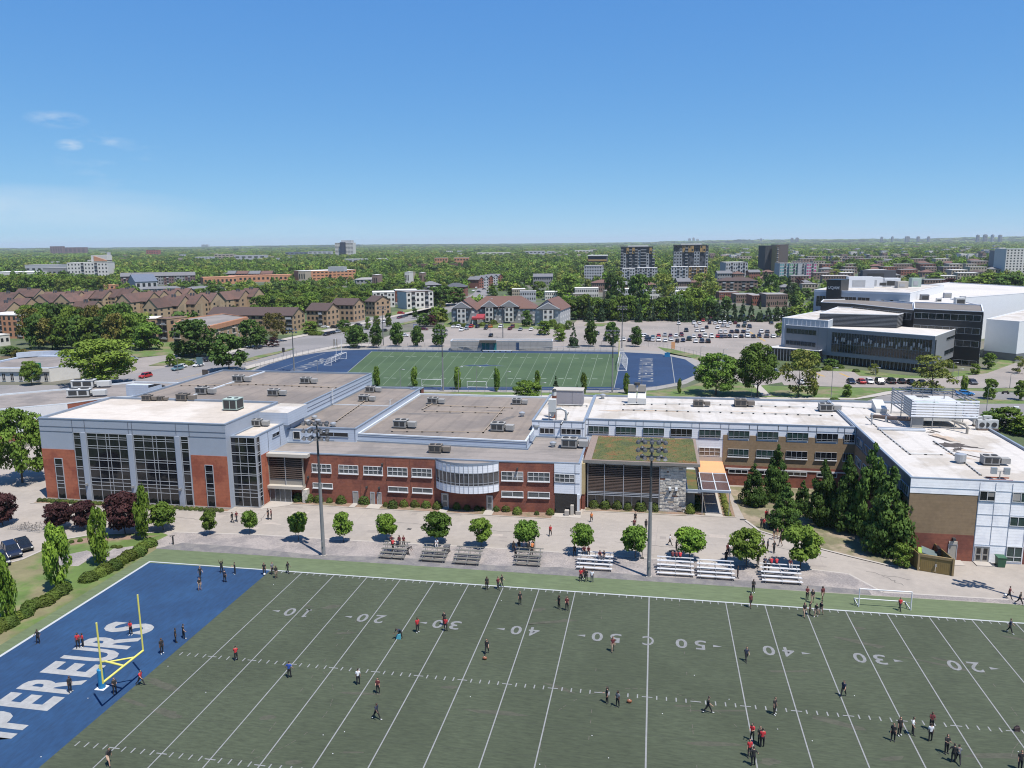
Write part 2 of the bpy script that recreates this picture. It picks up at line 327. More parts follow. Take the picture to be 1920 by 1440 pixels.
g.sheet([(11.3, 30.8), (11.3, 44), (13.2, 44), (13.2, 31.0)], TOP_Z, G_MULCH); g.sheet([(-10.8, 29.9), (-10.8, 30.2), (13.4, 30.9), (13.4, 30.6)], TOP_Z+.05, G_CONC); struct('shrub_bed', g)
g = MB(); g.sheet([(8.6, 30.9), (8.6, 46), (11.3, 46), (11.3, 30.9)], TOP_Z+.03, G_CONC); struct('entrance_path', g)
# planting ground under the pyramidal trees, with its kerb
pb = [(13.3, 47), (14.2, 36), (14.6, 29.5), (16.2, 25.2), (19.3, 22.6), (23.9, 19.2), (27.6, 16.9), (31.8, 14.5), (33.8, 14.3), (34.4, 47.6), (22, 47.9)]
g = MB(); g.sheet(pb, TOP_Z, mat('dry_lawn', (.17, .16, .085), .95, var=.25, scale=.8, col2=(.30, .24, .17), sc2=.25, amt2=.5)); struct('planting_ground', g)
g = MB()
for a, b in zip(pb[2:9], pb[3:9]): g.strip(a, b, .4, TOP_Z+.1, G_CONC)
struct('planting_kerb', g)
g = MB()
for (x0, y0, x1, y1) in ((-62, 21.5, -60.5, 15), (-75.5, 17, -70, 16.4), (-42, 20.2, -30, 20.0), (-28, 19.4, -16, 18.7), (-5, 17.4, 4, 16.6), (16, 20, 24, 16.2), (28, 12.2, 33, 10.4), (30, 11, 31.5, 8.6)):
    n_ = 9; pts = [(x0+(x1-x0)*k/n_+rng.uniform(-.25, .25), y0+(y1-y0)*k/n_+rng.uniform(-.2, .2)) for k in range(n_+1)]
    for a, b in zip(pts, pts[1:]): g.strip(a, b, .07, TOP_Z+.001, DARK)
g.sheet([(-36.9, 17.5), (-36.2, 17.4), (-36.1, 18.0), (-36.8, 18.1)], TOP_Z+.002, DARK); g.sheet([(13.8, 29.6), (14.8, 29.6), (14.8, 30.2), (13.8, 30.2)], TOP_Z+.002, DARK)
struct('pavement_cracks', g)
PA = mat('asphalt_patch', (.30, .265, .235), .95, var=.12, scale=1); PL = mat('asphalt_light', (.42, .365, .315), .95, var=.12, scale=1); g = MB()
for k in range(34):
    x = rng.uniform(-70, 30); y = rng.uniform(13, 25) if x < 12 else rng.uniform(12, 16); a = rng.uniform(.5, 3.5); b = rng.uniform(.3, 1.2); g.sheet([(x, y), (x+a, y-.04*a), (x+a, y+b), (x, y+b+.05)], TOP_Z-.003+.0001*k, PA if k % 3 else PL)
for y0 in (15.4, 18.7, 22.2):
    x = -72
    while x < 26: n_ = x+rng.uniform(3, 8); g.strip((x, y0+rng.uniform(-.1, .1)), (n_, y0-.02*(n_-x)), .045, TOP_Z-.0005, PA); x = n_+rng.uniform(0, 2)
for k in range(9): x = -66+k*11+rng.uniform(-2, 2); g.strip((x, 12.5), (x+rng.uniform(-1, 1), 25.5), .05, TOP_Z-.0003, PA)
for x, y in ((-54, 14.2), (-20, 21.5), (3, 15.2), (20, 17.5), (-88, 13)): g.sheet([(x+.45*math.cos(q), y+.45*math.sin(q)) for q in [k*.63 for k in range(10)]], TOP_Z+.003, DARK)
struct('asphalt_repairs', g)
g = MB()
for k in range(9):
    x = -82+k*2.6; g.strip((x, 14.2), (x+.9, 18.0), .11, TOP_Z+.001, mat('faded_paint', (.38, .33, .29), .9, var=.3, scale=2))
for k in range(14):
    x = -32+k*2.7; g.strip((x, 20.6), (x+.5, 23.6), .10, TOP_Z+.001, MATS['faded_paint'])
struct('yard_markings', g)

# ================================================================ near football field
YD = .9144
FLD = thing('sports_field', None, None); FLD['kind'] = 'structure'
g = MB(); g.sheet([(-70.3, 4.65), (-70.3, -75), (90, -75), (90, 5.2), (44, 4.95), (20, 4.7)], TOP_Z, G_TURF2); g.build('turf_border', FLD)
g = MB(); g.sheet([(-50.29, -.05), (-50.29, -59.4), (75, -59.4), (75, -.05)], TOP_Z+.004, G_TURF); g.build('turf', FLD)
g = MB(); g.sheet([(-68.2, -.4), (-68.2, -59.4), (-50.29, -59.4), (-50.29, -.1)], TOP_Z+.008, G_BLUE); g.build('end_zone', FLD)
lz = TOP_Z+.012
g = MB(); g.sheet([(-68.55, .12), (75, .12), (75, -.12), (-68.55, -.12)], lz, G_PAINT2); g.sheet([(-68.55, -.121), (-68.2, -.121), (-68.2, -59.4), (-68.55, -59.4)], lz, G_PAINT2); g.build('boundary_line', FLD)
skip = {50}
def yards():
    for k in range(5, 56, 5):
        for s in (-1, 1):
            if k in skip: continue
            if k == 55 and s == 1: continue
            yield k, s, s*(55-k)*YD
for k, s, x in yards():
    if x > 66: continue
    g = MB(); g.strip((x, -.13), (x, -59.4), .115 if k != 55 else .15, lz+.004, G_PAINT)
    for hy in (-24*YD, -41*YD): g.sheet([(x-.5, hy-.06), (x+.5, hy-.06), (x+.5, hy+.06), (x-.5, hy+.06)], lz+.008, G_PAINT)
    g.build('yard_line', FLD)
g = MB()
for i in range(-54, 72):
    if i % 5 == 0 or abs(i) > 71: continue
    x = i*YD
    g.sheet([(x-.05, -.13), (x+.05, -.13), (x+.05, -.75), (x-.05, -.75)], lz+.004, G_PAINT)
    for hy in (-24*YD, -41*YD): g.sheet([(x-.06, hy-.33), (x+.06, hy-.33), (x+.06, hy+.33), (x-.06, hy+.33)], lz+.004, G_PAINT)
for s in (-1, 1):
    x = s*5*YD
    for hy in (-24*YD, -41*YD): g.sheet([(x-.5, hy-.06), (x+.5, hy-.06), (x+.5, hy+.06), (x-.5, hy+.06)], lz+.008, G_PAINT)
g.build('hash_marks', FLD)['kind'] = 'stuff'

def text_mesh(s, bold=.0, space=1.0):
    cu = bpy.data.curves.new('t', 'FONT'); cu.body = s; cu.size = 1; cu.offset = bold; cu.space_character = space; cu.resolution_u = 3
    o = bpy.data.objects.new('t', cu); C.objects.link(o); bpy.context.view_layer.update()
    me = bpy.data.meshes.new_from_object(o.evaluated_get(bpy.context.evaluated_depsgraph_get()))
    v = [tuple(q.co) for q in me.vertices]; f = [tuple(q.vertices) for q in me.polygons]
    bpy.data.objects.remove(o); bpy.data.meshes.remove(me); bpy.data.curves.remove(cu); return v, f
def lettering(s, org, d, length, height, z, m, parent, name='lettering', bold=.03, space=1.0, up=None, mb=None, fixed=False):
    """flat letters starting at org running along d; up is d turned left; scaled to length x height"""
    v, f = text_mesh(s, bold, space); x0 = min(q[0] for q in v); x1 = max(q[0] for q in v); y0 = min(q[1] for q in v); y1 = max(q[1] for q in v)
    d = Vector(d).normalized(); u = Vector(up) if up else Vector((-d.y, d.x, 0)); sx = length/(x1-x0); sy = height/(y1-y0); org = Vector(org)
    vs = [org+d*((q[0]-x0)*sx)+u*((q[1]-y0)*sy)+Vector((0, 0, z)) for q in v]
    g = mb or MB(); g.add(vs, f, m)
    return g if mb else g.build(name, parent)
# EMPEREURS up the end zone, reading away from the camera
for ch, ya, yb in (('E', -42.9, -40.5), ('M', -40.2, -37.0), ('P', -36.6, -34.2), ('E', -33.6, -31.2), ('R', -30.8, -28.1), ('E', -27.75, -25.3), ('U', -24.9, -22.3), ('R', -22.1, -19.3), ('S', -18.9, -16.3)):
    lettering(ch, (-55.75, ya, 0), (0, 1, 0), yb-ya-.12, 5.95, lz+.004, G_EZ, FLD, bold=.035)
# yard numbers, facing the far stands
def number(txt, x, s):
    y0 = -10.0
    a, b = txt
    if a == '1':
        o1 = MB()
        for (u0, v0, u1, v1) in ((.33, 0, .62, 2), (.12, 0, .83, .26), (.10, 1.62, .33, 1.86)): o1.sheet([(x+1.5-u0, y0-v0), (x+1.5-u1, y0-v0), (x+1.5-u1, y0-v1), (x+1.5-u0, y0-v1)], lz+.012+.001*v0, G_NUM)
        o1.build('yard_number', FLD)
    else: lettering(a, (x+1.62, y0, 0), (-1, 0, 0), 1.22, 2.0, lz+.012, G_NUM, FLD, 'yard_number', bold=.015)
    lettering(b, (x-.38, y0, 0), (-1, 0, 0), 1.25, 2.0, lz+.012, G_NUM, FLD, 'yard_number', bold=.015)
    t = MB(); xe = x+s*2.35; t.sheet([(xe, -11.25), (xe, -10.75), (xe+s*.95, -11.0)], lz+.012, G_NUM); t.build('direction_arrow', FLD)
for k, t in ((10, '10'), (20, '20'), (30, '30'), (40, '40'), (50, '50')):
    for s in (-1, 1):
        x = s*(55-k)*YD
        if x > 45: continue
        number(t, x, s)
lettering('C', (.62, -10.0, 0), (-1, 0, 0), 1.25, 2.0, lz+.012, G_NUM, FLD, 'centre_letter', bold=.01)
# faint soccer lines and scuffs worn into the turf
SC = mat('worn_turf', (.105, .100, .078), .95, var=.3, scale=3)
g = MB()
def dash(p, q, w=.07, step=.8, keep=.65):
    p = Vector(p); q = Vector(q); n = max(2, int((q-p).length/step))
    for k in range(n):
        if rng.random() < keep: g.strip(p+(q-p)*k/n, p+(q-p)*(k+.7)/n, w, lz+.001, SC)
for s in (-1, 1): dash((s*4.57-1, -.5), (s*4.57, -50), keep=.3)
pts = [(-9.15*math.cos(a)*1.0, -29.7+9.15*math.sin(a)) for a in [math.pi*2*k/40 for k in range(41)]]
for a, b in zip(pts, pts[1:]): dash(a, b, .06, .7, .45)
for s in (-1, 1):
    dash((s*33.5, -10), (s*33.5, -50), keep=.3); dash((s*33.5, -10), (s*48, -10), keep=.25)
    pp = [(s*(38.5-9*math.cos(a)), -29.7+9*math.sin(a)) for a in [(-.9+1.8*k/12) for k in range(13)]]
    for a, b in zip(pp, pp[1:]): dash(a, b, .06, .7, .55)
g.build('faded_soccer_lines', FLD)['kind'] = 'stuff'

# ================================================================ far sports ground, roads, lots (all on the same plain)
def psheet(name, l, z, m, parent=None): g = MB(); g.sheet(px(l), z, m); return struct(name, g) if not parent else g.build(name, parent)
psheet('service_road', [(560, 764), (700, 746), (1160, 748), (1400, 757), (1600, 762), (1650, 742), (1700, 733), (1780, 731), (1920, 737), (1960, 740), (1960, 752), (1800, 747), (1750, 760), (1690, 775), (1100, 760), (700, 756), (640, 770)], ASPH_Z, G_ROAD)
psheet('grass_verge', [(600, 733), (1000, 736), (1160, 737), (1280, 728), (1330, 712), (1360, 700), (1385, 716), (1450, 724), (1600, 727), (1700, 728), (1660, 733), (1605, 747), (1400, 745), (1160, 744), (980, 741), (600, 741)], LAWN_Z, G_LAWN)
psheet('front_pavement', [(600, 741), (980, 741), (1160, 744), (1400, 745), (1605, 747), (1660, 735), (1700, 731), (1700, 734), (1650, 743), (1600, 750), (1160, 749), (700, 745)], ASPH_Z+.12, G_CONC)
psheet('boulevard', [(-60, 724), (0, 722), (130, 722), (205, 712), (240, 703), (330, 685), (400, 671), (480, 650), (560, 633), (640, 617), (720, 599), (800, 580), (850, 569), (872, 560), (890, 548), (900, 535), (925, 533), (918, 548), (905, 562), (880, 574), (830, 590), (760, 608), (700, 626), (640, 646), (560, 662), (480, 682), (400, 705), (330, 730), (200, 760), (0, 800), (-60, 800)], ASPH_Z, G_ROAD)
psheet('boulevard_pavement', [(480, 682), (560, 662), (640, 646), (700, 645), (700, 649), (640, 650), (560, 667), (480, 688), (400, 711), (400, 705)], ASPH_Z+.12, G_CONC)
psheet('boulevard_far_pavement', [(400, 671), (480, 650), (560, 633), (640, 617), (720, 599), (800, 580), (850, 569), (850, 566), (800, 577), (720, 596), (640, 613), (560, 629), (480, 646), (400, 666)], ASPH_Z+.12, G_CONC)
psheet('median', [(480, 668), (520, 660), (552, 653), (552, 655), (520, 664), (480, 674), (440, 685), (440, 680)], ASPH_Z+.15, G_LAWN)
psheet('median_far', [(735, 610), (780, 600), (812, 592), (812, 594), (780, 604), (735, 614)], ASPH_Z+.15, G_LAWN)
psheet('car_park', [(640, 650), (700, 640), (740, 626), (800, 618), (835, 613), (1065, 618), (1082, 600), (1480, 600), (1490, 640), (1455, 652), (1440, 668), (1445, 690), (1470, 716), (1420, 724), (1390, 718), (1370, 702), (1322, 684), (1270, 672), (1230, 660), (1160, 657), (880, 655), (700, 652)], ASPH_Z, G_ASPH2)
psheet('car_park_island', [(1100, 606), (1145, 606), (1130, 612), (1095, 611)], ASPH_Z+.12, G_LAWN)
psheet('east_car_park', [(1452, 697), (1520, 694), (1600, 697), (1612, 705), (1690, 709), (1760, 710), (1850, 700), (1905, 680), (1925, 684), (1930, 720), (1920, 727), (1760, 728), (1600, 726), (1470, 722)], ASPH_Z+.004, G_ASPH2)
psheet('east_lawn', [(1452, 694), (1520, 690), (1600, 692), (1700, 704), (1760, 706), (1790, 696), (1850, 693), (1880, 672), (1905, 680), (1850, 700), (1760, 710), (1690, 709), (1612, 705), (1600, 697), (1520, 694)], LAWN_Z+.002, G_LAWN)
psheet('grass_strip', [(1600, 727), (1760, 729), (1920, 728), (1935, 733), (1800, 733), (1700, 731)], LAWN_Z+.006, G_LAWN)
psheet('east_road', [(1770, 768), (1820, 757), (1940, 757), (1990, 775), (2060, 840), (1930, 810), (1890, 795), (1830, 790)], ASPH_Z, G_ROAD)
psheet('roadside_grass', [(1800, 747), (1960, 752), (1960, 757), (1820, 757)], LAWN_Z+.004, G_LAWN)
psheet('east_footpath', [(1395, 700), (1405, 702), (1446, 742), (1430, 742)], ASPH_Z+.004, G_CONC)
psheet('corner_lawn', [(240, 652), (330, 640), (440, 640), (480, 646), (480, 650), (400, 668), (340, 660), (310, 666), (250, 672), (235, 668)], LAWN_Z+.002, G_LAWN)
psheet('side_car_park', [(232, 672), (310, 666), (330, 664), (345, 678), (330, 684), (250, 706), (215, 712)], ASPH_Z-.002, G_ASPH2)
psheet('corner_island', [(278, 686), (305, 678), (325, 676), (330, 680), (305, 686)], ASPH_Z+.10, G_LAWN)
psheet('apartment_lawn', [(520, 628), (560, 600), (700, 600), (760, 585), (840, 572), (850, 567), (800, 577), (720, 596), (640, 613), (560, 629)], LAWN_Z+.002, G_LAWN)
psheet('green_corner', [(735, 585), (775, 578), (830, 573), (800, 588), (760, 592), (735, 594)], LAWN_Z+.004, G_LAWN)
psheet('apartment_drive', [(598, 622), (640, 606), (720, 590), (742, 592), (700, 601), (640, 613), (612, 620)], ASPH_Z, G_ROAD)
psheet('residence_lawn', [(830, 612), (840, 595), (850, 603), (1065, 608), (1065, 618), (835, 613)], LAWN_Z+.004, G_LAWN)
psheet('fence_grass', [(1232, 650), (1262, 655), (1380, 682), (1400, 702), (1345, 690), (1300, 672), (1255, 664)], ASPH_Z+.004, G_LAWN)
# track, blue ends, turf
FF = thing('far_sports_field', None, None); FF['kind'] = 'structure'
psheet('running_track', [(470, 694), (500, 680), (545, 666), (590, 658), (640, 653), (700, 651), (1165, 656), (1245, 659), (1295, 670), (1325, 689), (1316, 706), (1285, 720), (1230, 731), (1160, 736), (1000, 736), (600, 733), (440, 720)], ASPH_Z+.004, G_TRACK, FF)
psheet('blue_surround', [(478, 694), (505, 683), (548, 670), (592, 662), (640, 657), (700, 655), (1165, 660), (1240, 664), (1285, 674), (1309, 690), (1302, 704), (1272, 717), (1222, 726), (1155, 731.5), (1000, 732), (620, 730), (478, 716)], ASPH_Z+.008, G_DBLUE, FF)
psheet('turf', [(697, 659), (1166, 664), (1152, 725.5), (620, 725)], ASPH_Z+.012, G_GREEN2, FF)
FA, FB, FC_, FD_ = P(697, 659), P(1166, 664), P(1152, 725.5), P(620, 725)
FA, FB, FC_, FD_ = [Vector((q.x, q.y, 0)) for q in (FA, FB, FC_, FD_)]
fz = ASPH_Z+.016
def fp(u, v): a = FA.lerp(FB, u); b = FD_.lerp(FC_, u); return a.lerp(b, v)
g = MB(); g.strip(fp(0, -.01), fp(0, 1), .22, fz, G_PAINT); g.strip(fp(1, 0), fp(1, 1.02), .22, fz, G_PAINT); g.strip(fp(0, 0), fp(1, 0), .2, fz, G_PAINT)
g.strip(P(1258, 667), P(1266, 723), .25, fz, G_PAINT); g.strip(P(610, 662), P(515, 694), .25, fz, G_PAINT); g.build('goal_line', FF)
for k in range(1, 22):
    g = MB(); w = .13 if k % 2 == 0 else .10
    g.strip(fp(k/22, 0.005), fp(k/22, .97), w, fz+.004, mat('thin_paint', (.22, .27, .20) if True else 0, .9)); g.build('yard_line', FF)
for k in (2, 4, 6, 8, 10, 12, 14, 16, 18, 20):
    for v_ in (.17, .80):
        g = MB(); c = fp(k/22, v_); g.strip(c+Vector((-2.2, 0, 0)), c+Vector((-.5, 0, 0)), 1.0, fz+.008, MATS['thin_paint']); g.strip(c+Vector((.5, 0, 0)), c+Vector((2.2, 0, 0)), 1.0, fz+.008, MATS['thin_paint']); g.build('yard_number', FF)
# blue emblem in the middle
c = fp(.5, .44); d = (FB-FA).normalized(); n_ = Vector((-d.y, d.x, 0))
g = MB(); e = MB()
em = [(-8, -1.5), (-5.5, -2.2), (-3, -.4), (0, -2.4), (2.5, -.6), (7.5, -.8), (3.6, .9), (1.2, .8), (0, 2.6), (-1.2, .9), (-4, 1.3), (-6.2, .2)]
g.sheet([c+d*a+n_*b for a, b in em], fz+.012, G_DBLUE); g.sheet([c+d*a*1.08+n_*b*1.25 for a, b in em], fz+.009, MATS['thin_paint']); g.build('centre_emblem', FF)
for k, ch in enumerate('MONTMORENCY'):
    t = k/11; y = 203-t*52.4
    lettering(ch, (-5.2+.4*t, y, 0), (0, -1, 0), 3.0, 4.8, fz+.004, G_PAINT, FF, bold=.0)
for k, ch in enumerate('NOMADES'):
    y = 157+k*4.6
    lettering(ch, (-120.3, y, 0), (0, 1, 0), 3.5, 5.6, fz+.004, G_PAINT, FF, bold=.0)
# parking bay lines of the big lot
g = MB()
LOTM = mat('lot_paint', (.36, .34, .31), .9, var=.2, scale=1)
for (xa, ya, xb, yb, n_, dep) in ((1085, 606, 1300, 606, 24, 5), (1085, 617, 1310, 617, 24, 5), (1075, 624, 1310, 624, 24, 5), (1070, 634, 1300, 634, 24, 5), (860, 630, 1040, 632, 24, 5), (1210, 648, 1440, 652, 30, 5), (1480, 701, 1600, 701, 14, 5)):
    a = P(xa, ya); b = P(xb, yb)
    for k in range(n_+1):
        q = a.lerp(b, k/n_); g.strip(q, q+Vector((0, dep, 0)), .14, TOP_Z+.002, LOTM)
struct('bay_lines', g)
g = MB()
for (x0, y0, x1, y1) in ((1530, 700, 1546, 706), (1575, 700, 1592, 707), (1395, 616, 1435, 640)): g.strip(P(x0, y0), P(x1, y1), .9, TOP_Z+.006, G_YEL)
for (x0, y0, x1, y1) in ((330, 712, 420, 690), (420, 690, 520, 667)): g.strip(P(x0, y0), P(x1, y1), .25, TOP_Z+.002, G_YEL)
for (x0, y0, x1, y1) in ((300, 700, 400, 677), (400, 677, 540, 642), (700, 612, 860, 574)):
    a = P(x0, y0); b = P(x1, y1)
    for k in range(12): g.strip(a.lerp(b, k/12), a.lerp(b, (k+.45)/12), .18, TOP_Z+.002, G_PAINT)
struct('road_markings', g)
# ================================================================ campus buildings
BR = mat('red_brick', (.275, .092, .056), .9, var=.24, scale=2.2, detail=9, col2=(.20, .066, .046), sc2=.35, amt2=.5, stripes=(2, .6, .10))
BRO = mat('orange_brick', (.42, .130, .068), .9, var=.20, scale=2.2, detail=9, col2=(.31, .082, .045), sc2=.3, amt2=.45, stripes=(2, .6, .08))
BRN = mat('brown_brick', (.295, .205, .120), .9, var=.16, scale=2.2, detail=9, stripes=(2, .5, .07), col2=(.275, .190, .110), sc2=.3)
GRM = mat('grey_metal', (.37, .41, .48), .55, metal=.0, var=.04, scale=.8)
GRL = mat('blue_grey_siding', (.50, .56, .66), .5, var=.05, scale=.8, stripes=(2, .45, .12))
WHM = mat('white_siding', (.84, .87, .93), .45, var=.05, scale=.9, stripes=(2, .38, .14))  # dark stripes paint the shade lines of the siding courses
WHB = mat('bright_siding', (1.16, 1.15, 1.15), .4, var=.05, scale=.9, stripes=(2, .42, .10), col2=(1.02, 1.02, 1.05), sc2=.5, amt2=.4)  # shade lines between the courses painted in as stripes
JOINT = mat('panel_joint', (.13, .145, .18), .7)
ROOFW = roofmat('white_roof', (.575, .54, .50), None, (.46, .415, .36), 0, 3.0, .07, .36, .16)
ROOFC = roofmat('cream_roof', (.62, .56, .495), None, (.53, .465, .395), 1, 4.0, .06, .45, .10)
ROOFG = roofmat('grey_roof', (.262, .218, .182), None, (.200, .170, .148), 0, 3.4, .10, .5, .09)
ROOFG2 = roofmat('front_roof', (.285, .25, .225), None, (.215, .192, .175), 1, 3.1, .10, .5, .11)
GLASS = mat('dark_glass', (.012, .014, .018), .08, var=.3, scale=.6, spec=.6)
GLASSG = mat('green_glass', (.035, .065, .06), .12, var=.5, scale=1.2, spec=.6)
GLASSL = mat('grey_glass', (.10, .11, .115), .15, var=.5, scale=1.0, spec=.6)
MUL = mat('mullion', (.47, .49, .53), .45, metal=.2)
FRW = mat('white_frame', (.70, .70, .70), .5)
STONE = mat('stone', (.52, .48, .43), .95, var=.35, scale=2.4, col2=(.64, .60, .53), sc2=2.1, amt2=.6, bump=.8)
STONEJ = mat('stone_joint', (.10, .09, .08), .95)
LOUV = mat('louver_wood', (.15, .105, .085), .7, var=.12)
TAN = mat('tan_metal', (.34, .31, .265), .6, var=.05)
TANL = mat('light_tan', (.50, .46, .40), .7, var=.05)
ORANGE = mat('orange_panel', (.80, .40, .19), .6, var=.04)
RUST = mat('rust_glass', (.115, .062, .05), .25, var=.15)
CAPM = mat('parapet_cap', (.26, .31, .38), .5, metal=.1)
CAPW = mat('parapet_white', (.62, .66, .70), .5)
STEEL = mat('steel', (.42, .42, .42), .4, metal=.5)
HV = mat('hvac_paint', (.36, .35, .33), .6, var=.08); HVG = mat('hvac_green', (.42, .52, .46), .6, var=.08); HVD = mat('hvac_grille', (.045, .045, .045), .7); HVL = mat('hvac_light', (.62, .62, .60), .5, var=.05)
GALV = mat('galvanised', (.55, .57, .58), .4, metal=.5, var=.1)
MATS['soil'] = mat('soil', (.10, .08, .06), 1)
DOORM = mat('door_grey', (.33, .31, .28), .6)

def shell(name, label, poly, z, wall, roof, cat='building', par=.35, cap=CAPM, base=0, capw=.3, lab=True, group=None):
    """building volume: walls, roof sheet inside a parapet with a metal cap"""
    ar = sum(poly[i][0]*poly[(i+1) % len(poly)][1]-poly[(i+1) % len(poly)][0]*poly[i][1] for i in range(len(poly)))
    if ar < 0: poly = poly[::-1]
    n = len(poly); cx = sum(p[0] for p in poly)/n; cy = sum(p[1] for p in poly)/n
    t = thing(name, label, cat, (cx, cy, 0), group=group)
    g = MB()
    for i in range(n):
        a, b = poly[i], poly[(i+1) % n]; g.add([(a[0], a[1], base), (b[0], b[1], base), (b[0], b[1], z), (a[0], a[1], z)], [(0, 1, 2, 3)], wall)
    g.build('wall', t)
    g = MB(); g.sheet(poly, z-par, roof); g.build('roof', t)
    ins = inset(poly, capw); g = MB()
    for i in range(n):
        a, b, c, d = poly[i], poly[(i+1) % n], ins[(i+1) % n], ins[i]
        oa, ob = outset(poly, .05)[i], outset(poly, .05)[(i+1) % n]
        g.add([(oa[0], oa[1], z+.02), (ob[0], ob[1], z+.02), (c[0], c[1], z+.02), (d[0], d[1], z+.02), (c[0], c[1], z-par), (d[0], d[1], z-par), (oa[0], oa[1], z-.18), (ob[0], ob[1], z-.18)], [(0, 1, 2, 3), (3, 2, 4, 5), (0, 6, 7, 1)], cap)
    g.build('parapet', t); return t
def inset(poly, d):
    n = len(poly); out = []
    for i in range(n):
        p0, p1, p2 = Vector(poly[i-1][:2]), Vector(poly[i][:2]), Vector(poly[(i+1) % n][:2])
        e1 = (p1-p0).normalized(); e2 = (p2-p1).normalized(); n1 = Vector((-e1.y, e1.x)); n2 = Vector((-e2.y, e2.x))
        b = (n1+n2); b = b/max(.3, b.dot(n1)) if b.length > .01 else n1
        out.append(tuple(p1+b*d))
    return out
def outset(poly, d): return inset(poly, -d)
RW = random.Random(12); BLD = mat('blind', (.36, .34, .31), .8, rnd=.35)
class Face:
    """a facade from A to B (outside on the right hand): s runs along it, z up"""
    def __init__(s, t, A, B): s.t = t; s.A = Vector(A[:2]); s.u = (Vector(B[:2])-s.A).normalized(); s.n = Vector((s.u.y, -s.u.x)); s.L = (Vector(B[:2])-s.A).length
    def slab(s, g, s0, s1, z0, z1, d0, d1, m):
        a = s.A+s.u*s0+s.n*d0; b = s.A+s.u*s1+s.n*d0; c = s.A+s.u*s1+s.n*d1; d = s.A+s.u*s0+s.n*d1
        g.prism([a, b, c, d], z0, z1, m)
    def panel(s, name, s0, s1, z0, z1, m, d=.04): g = MB(); s.slab(g, s0, s1, z0, z1, -.02, d, m); return g.build(name, s.t)
    def lines(s, name, hz, vz, m, w=.06, d=.05, s0=0, s1=None, base=.0):
        g = MB(); s1 = s.L if s1 is None else s1
        for z in hz: s.slab(g, s0, s1, z-w/2, z+w/2, base-.02, base+d*.9, m)
        for x, za, zb in vz: s.slab(g, x-w/2, x+w/2, za, zb, base-.02, base+d, m)
        return g.build(name, s.t)
    def win(s, s0, s1, z0, z1, nx=1, nz=1, glass=None, frame=None, fw=.09, d=.05, sill=None, vs=None, hs=None, name='window', base=0.0, mw=.07, brk=None):
        glass = glass or GLASS; frame = frame or FRW; g = MB(); s.slab(g, s0, s1, z0, z1, base-.02, base+d, glass); w = g.build(name, s.t)
        g = MB(); e = base+d+.07; b0 = base-.02
        s.slab(g, s0-fw, s0, z0-fw, z1+fw, b0, e, frame); s.slab(g, s1, s1+fw, z0-fw, z1+fw, b0, e, frame)
        s.slab(g, s0, s1, z1, z1+fw, b0, e-.003, frame); s.slab(g, s0, s1, z0-fw, z0, b0, e-.003, frame)
        vs = vs if vs is not None else [s0+(s1-s0)*k/nx for k in range(1, nx)]; hs = hs if hs is not None else [z0+(z1-z0)*k/nz for k in range(1, nz)]
        for x in vs: s.slab(g, x-mw/2, x+mw/2, z0, z1, base+d-.01, e-.006, frame)
        for z in hs: s.slab(g, s0, s1, z-mw/2, z+mw/2, base+d-.01, e-.010, frame)
        g.build('frame', w)
        if nx > 1 and z1-z0 < 2 and glass in (GLASS, GLASSG, GLASSL) and RW.random() < .4:
            g = MB(); k0 = RW.randrange(nx); k1 = min(nx, k0+RW.randint(1, 2)); s.slab(g, s0+(s1-s0)*k0/nx, s0+(s1-s0)*k1/nx, z1-(z1-z0)*RW.uniform(.25, .9), z1-.01, base+d-.02, base+d+.012, BLD); g.build('blind', w)
        if sill: g = MB(); s.slab(g, s0-.12, s1+.12, z0-fw-.12, z0-fw-.002, b0, e+.12, sill); g.build('sill', w)
        return w
    def door(s, s0, s1, z1, m=None, leafs=1, glass=None, z0=.02, frame=None, base=0):
        g = MB(); s.slab(g, s0, s1, z0, z1, base-.02, base+.05, m or DOORM); w = g.build('door', s.t)
        g = MB()
        for a, b, c, d_ in ((s0-.09, s0, z0, z1+.1), (s1, s1+.09, z0, z1+.1), (s0, s1, z1, z1+.098)): s.slab(g, a, b, c, d_, base-.02, base+.1, frame or MUL)
        for k in range(1, leafs): x = s0+(s1-s0)*k/leafs; s.slab(g, x-.03, x+.03, z0, z1, base+.04, base+.075, frame or MUL)
        g.build('frame', w)
        if glass:
            g = MB(); dw = (s1-s0)/leafs
            for k in range(leafs):
                a = s0+dw*k+.18; b = s0+dw*(k+1)-.18
                s.slab(g, a, b, z0+.35, z0+(z1-z0)*.45, base+.04, base+.07, glass); s.slab(g, a, b, z0+(z1-z0)*.55, z1-.2, base+.04, base+.07, glass)
            g.build('glass', w)
        g = MB(); s.slab(g, s0+.08, s0+.16, 1.0, 1.12, base+.04, base+.13, STEEL); g.build('handle', w); return w

# ---------- west gym block
t = shell('gymnasium', 'block with white roof, tall black glazed bays between orange brick ends and grey metal band', [(-103.4, 22), (-68.7, 22), (-68.7, 40.5), (-103.4, 40.5)], 14.5, GRM, ROOFC, cap=CAPM)
F = Face(t, (-103.4, 22), (-68.7, 22)); X = lambda x: x+103.4
for x0, x1 in ((-103.4, -97.0), (-75.25, -68.7)): F.panel('brick_panel', X(x0), X(x1)-.001, 0, 9.05, BRO, .06)
F.lines('panel_joint', [13.05, 12.2], [(X(x), 12.2, 14.3) for x in (-97, -94.6, -86.4, -85.7, -77.6, -75.2)], JOINT, s1=34.7, w=.07)
rows = [11.5, 11.15, 9.95, 9.55, 7.85, 7.45, 6.15, 5.75, 4.25, 3.6, 3.0, 2.2]
rows2 = [z for z in rows]
F.win(X(-96.85), X(-95.6), .3, 12.1, glass=GLASS, frame=MUL, hs=rows)
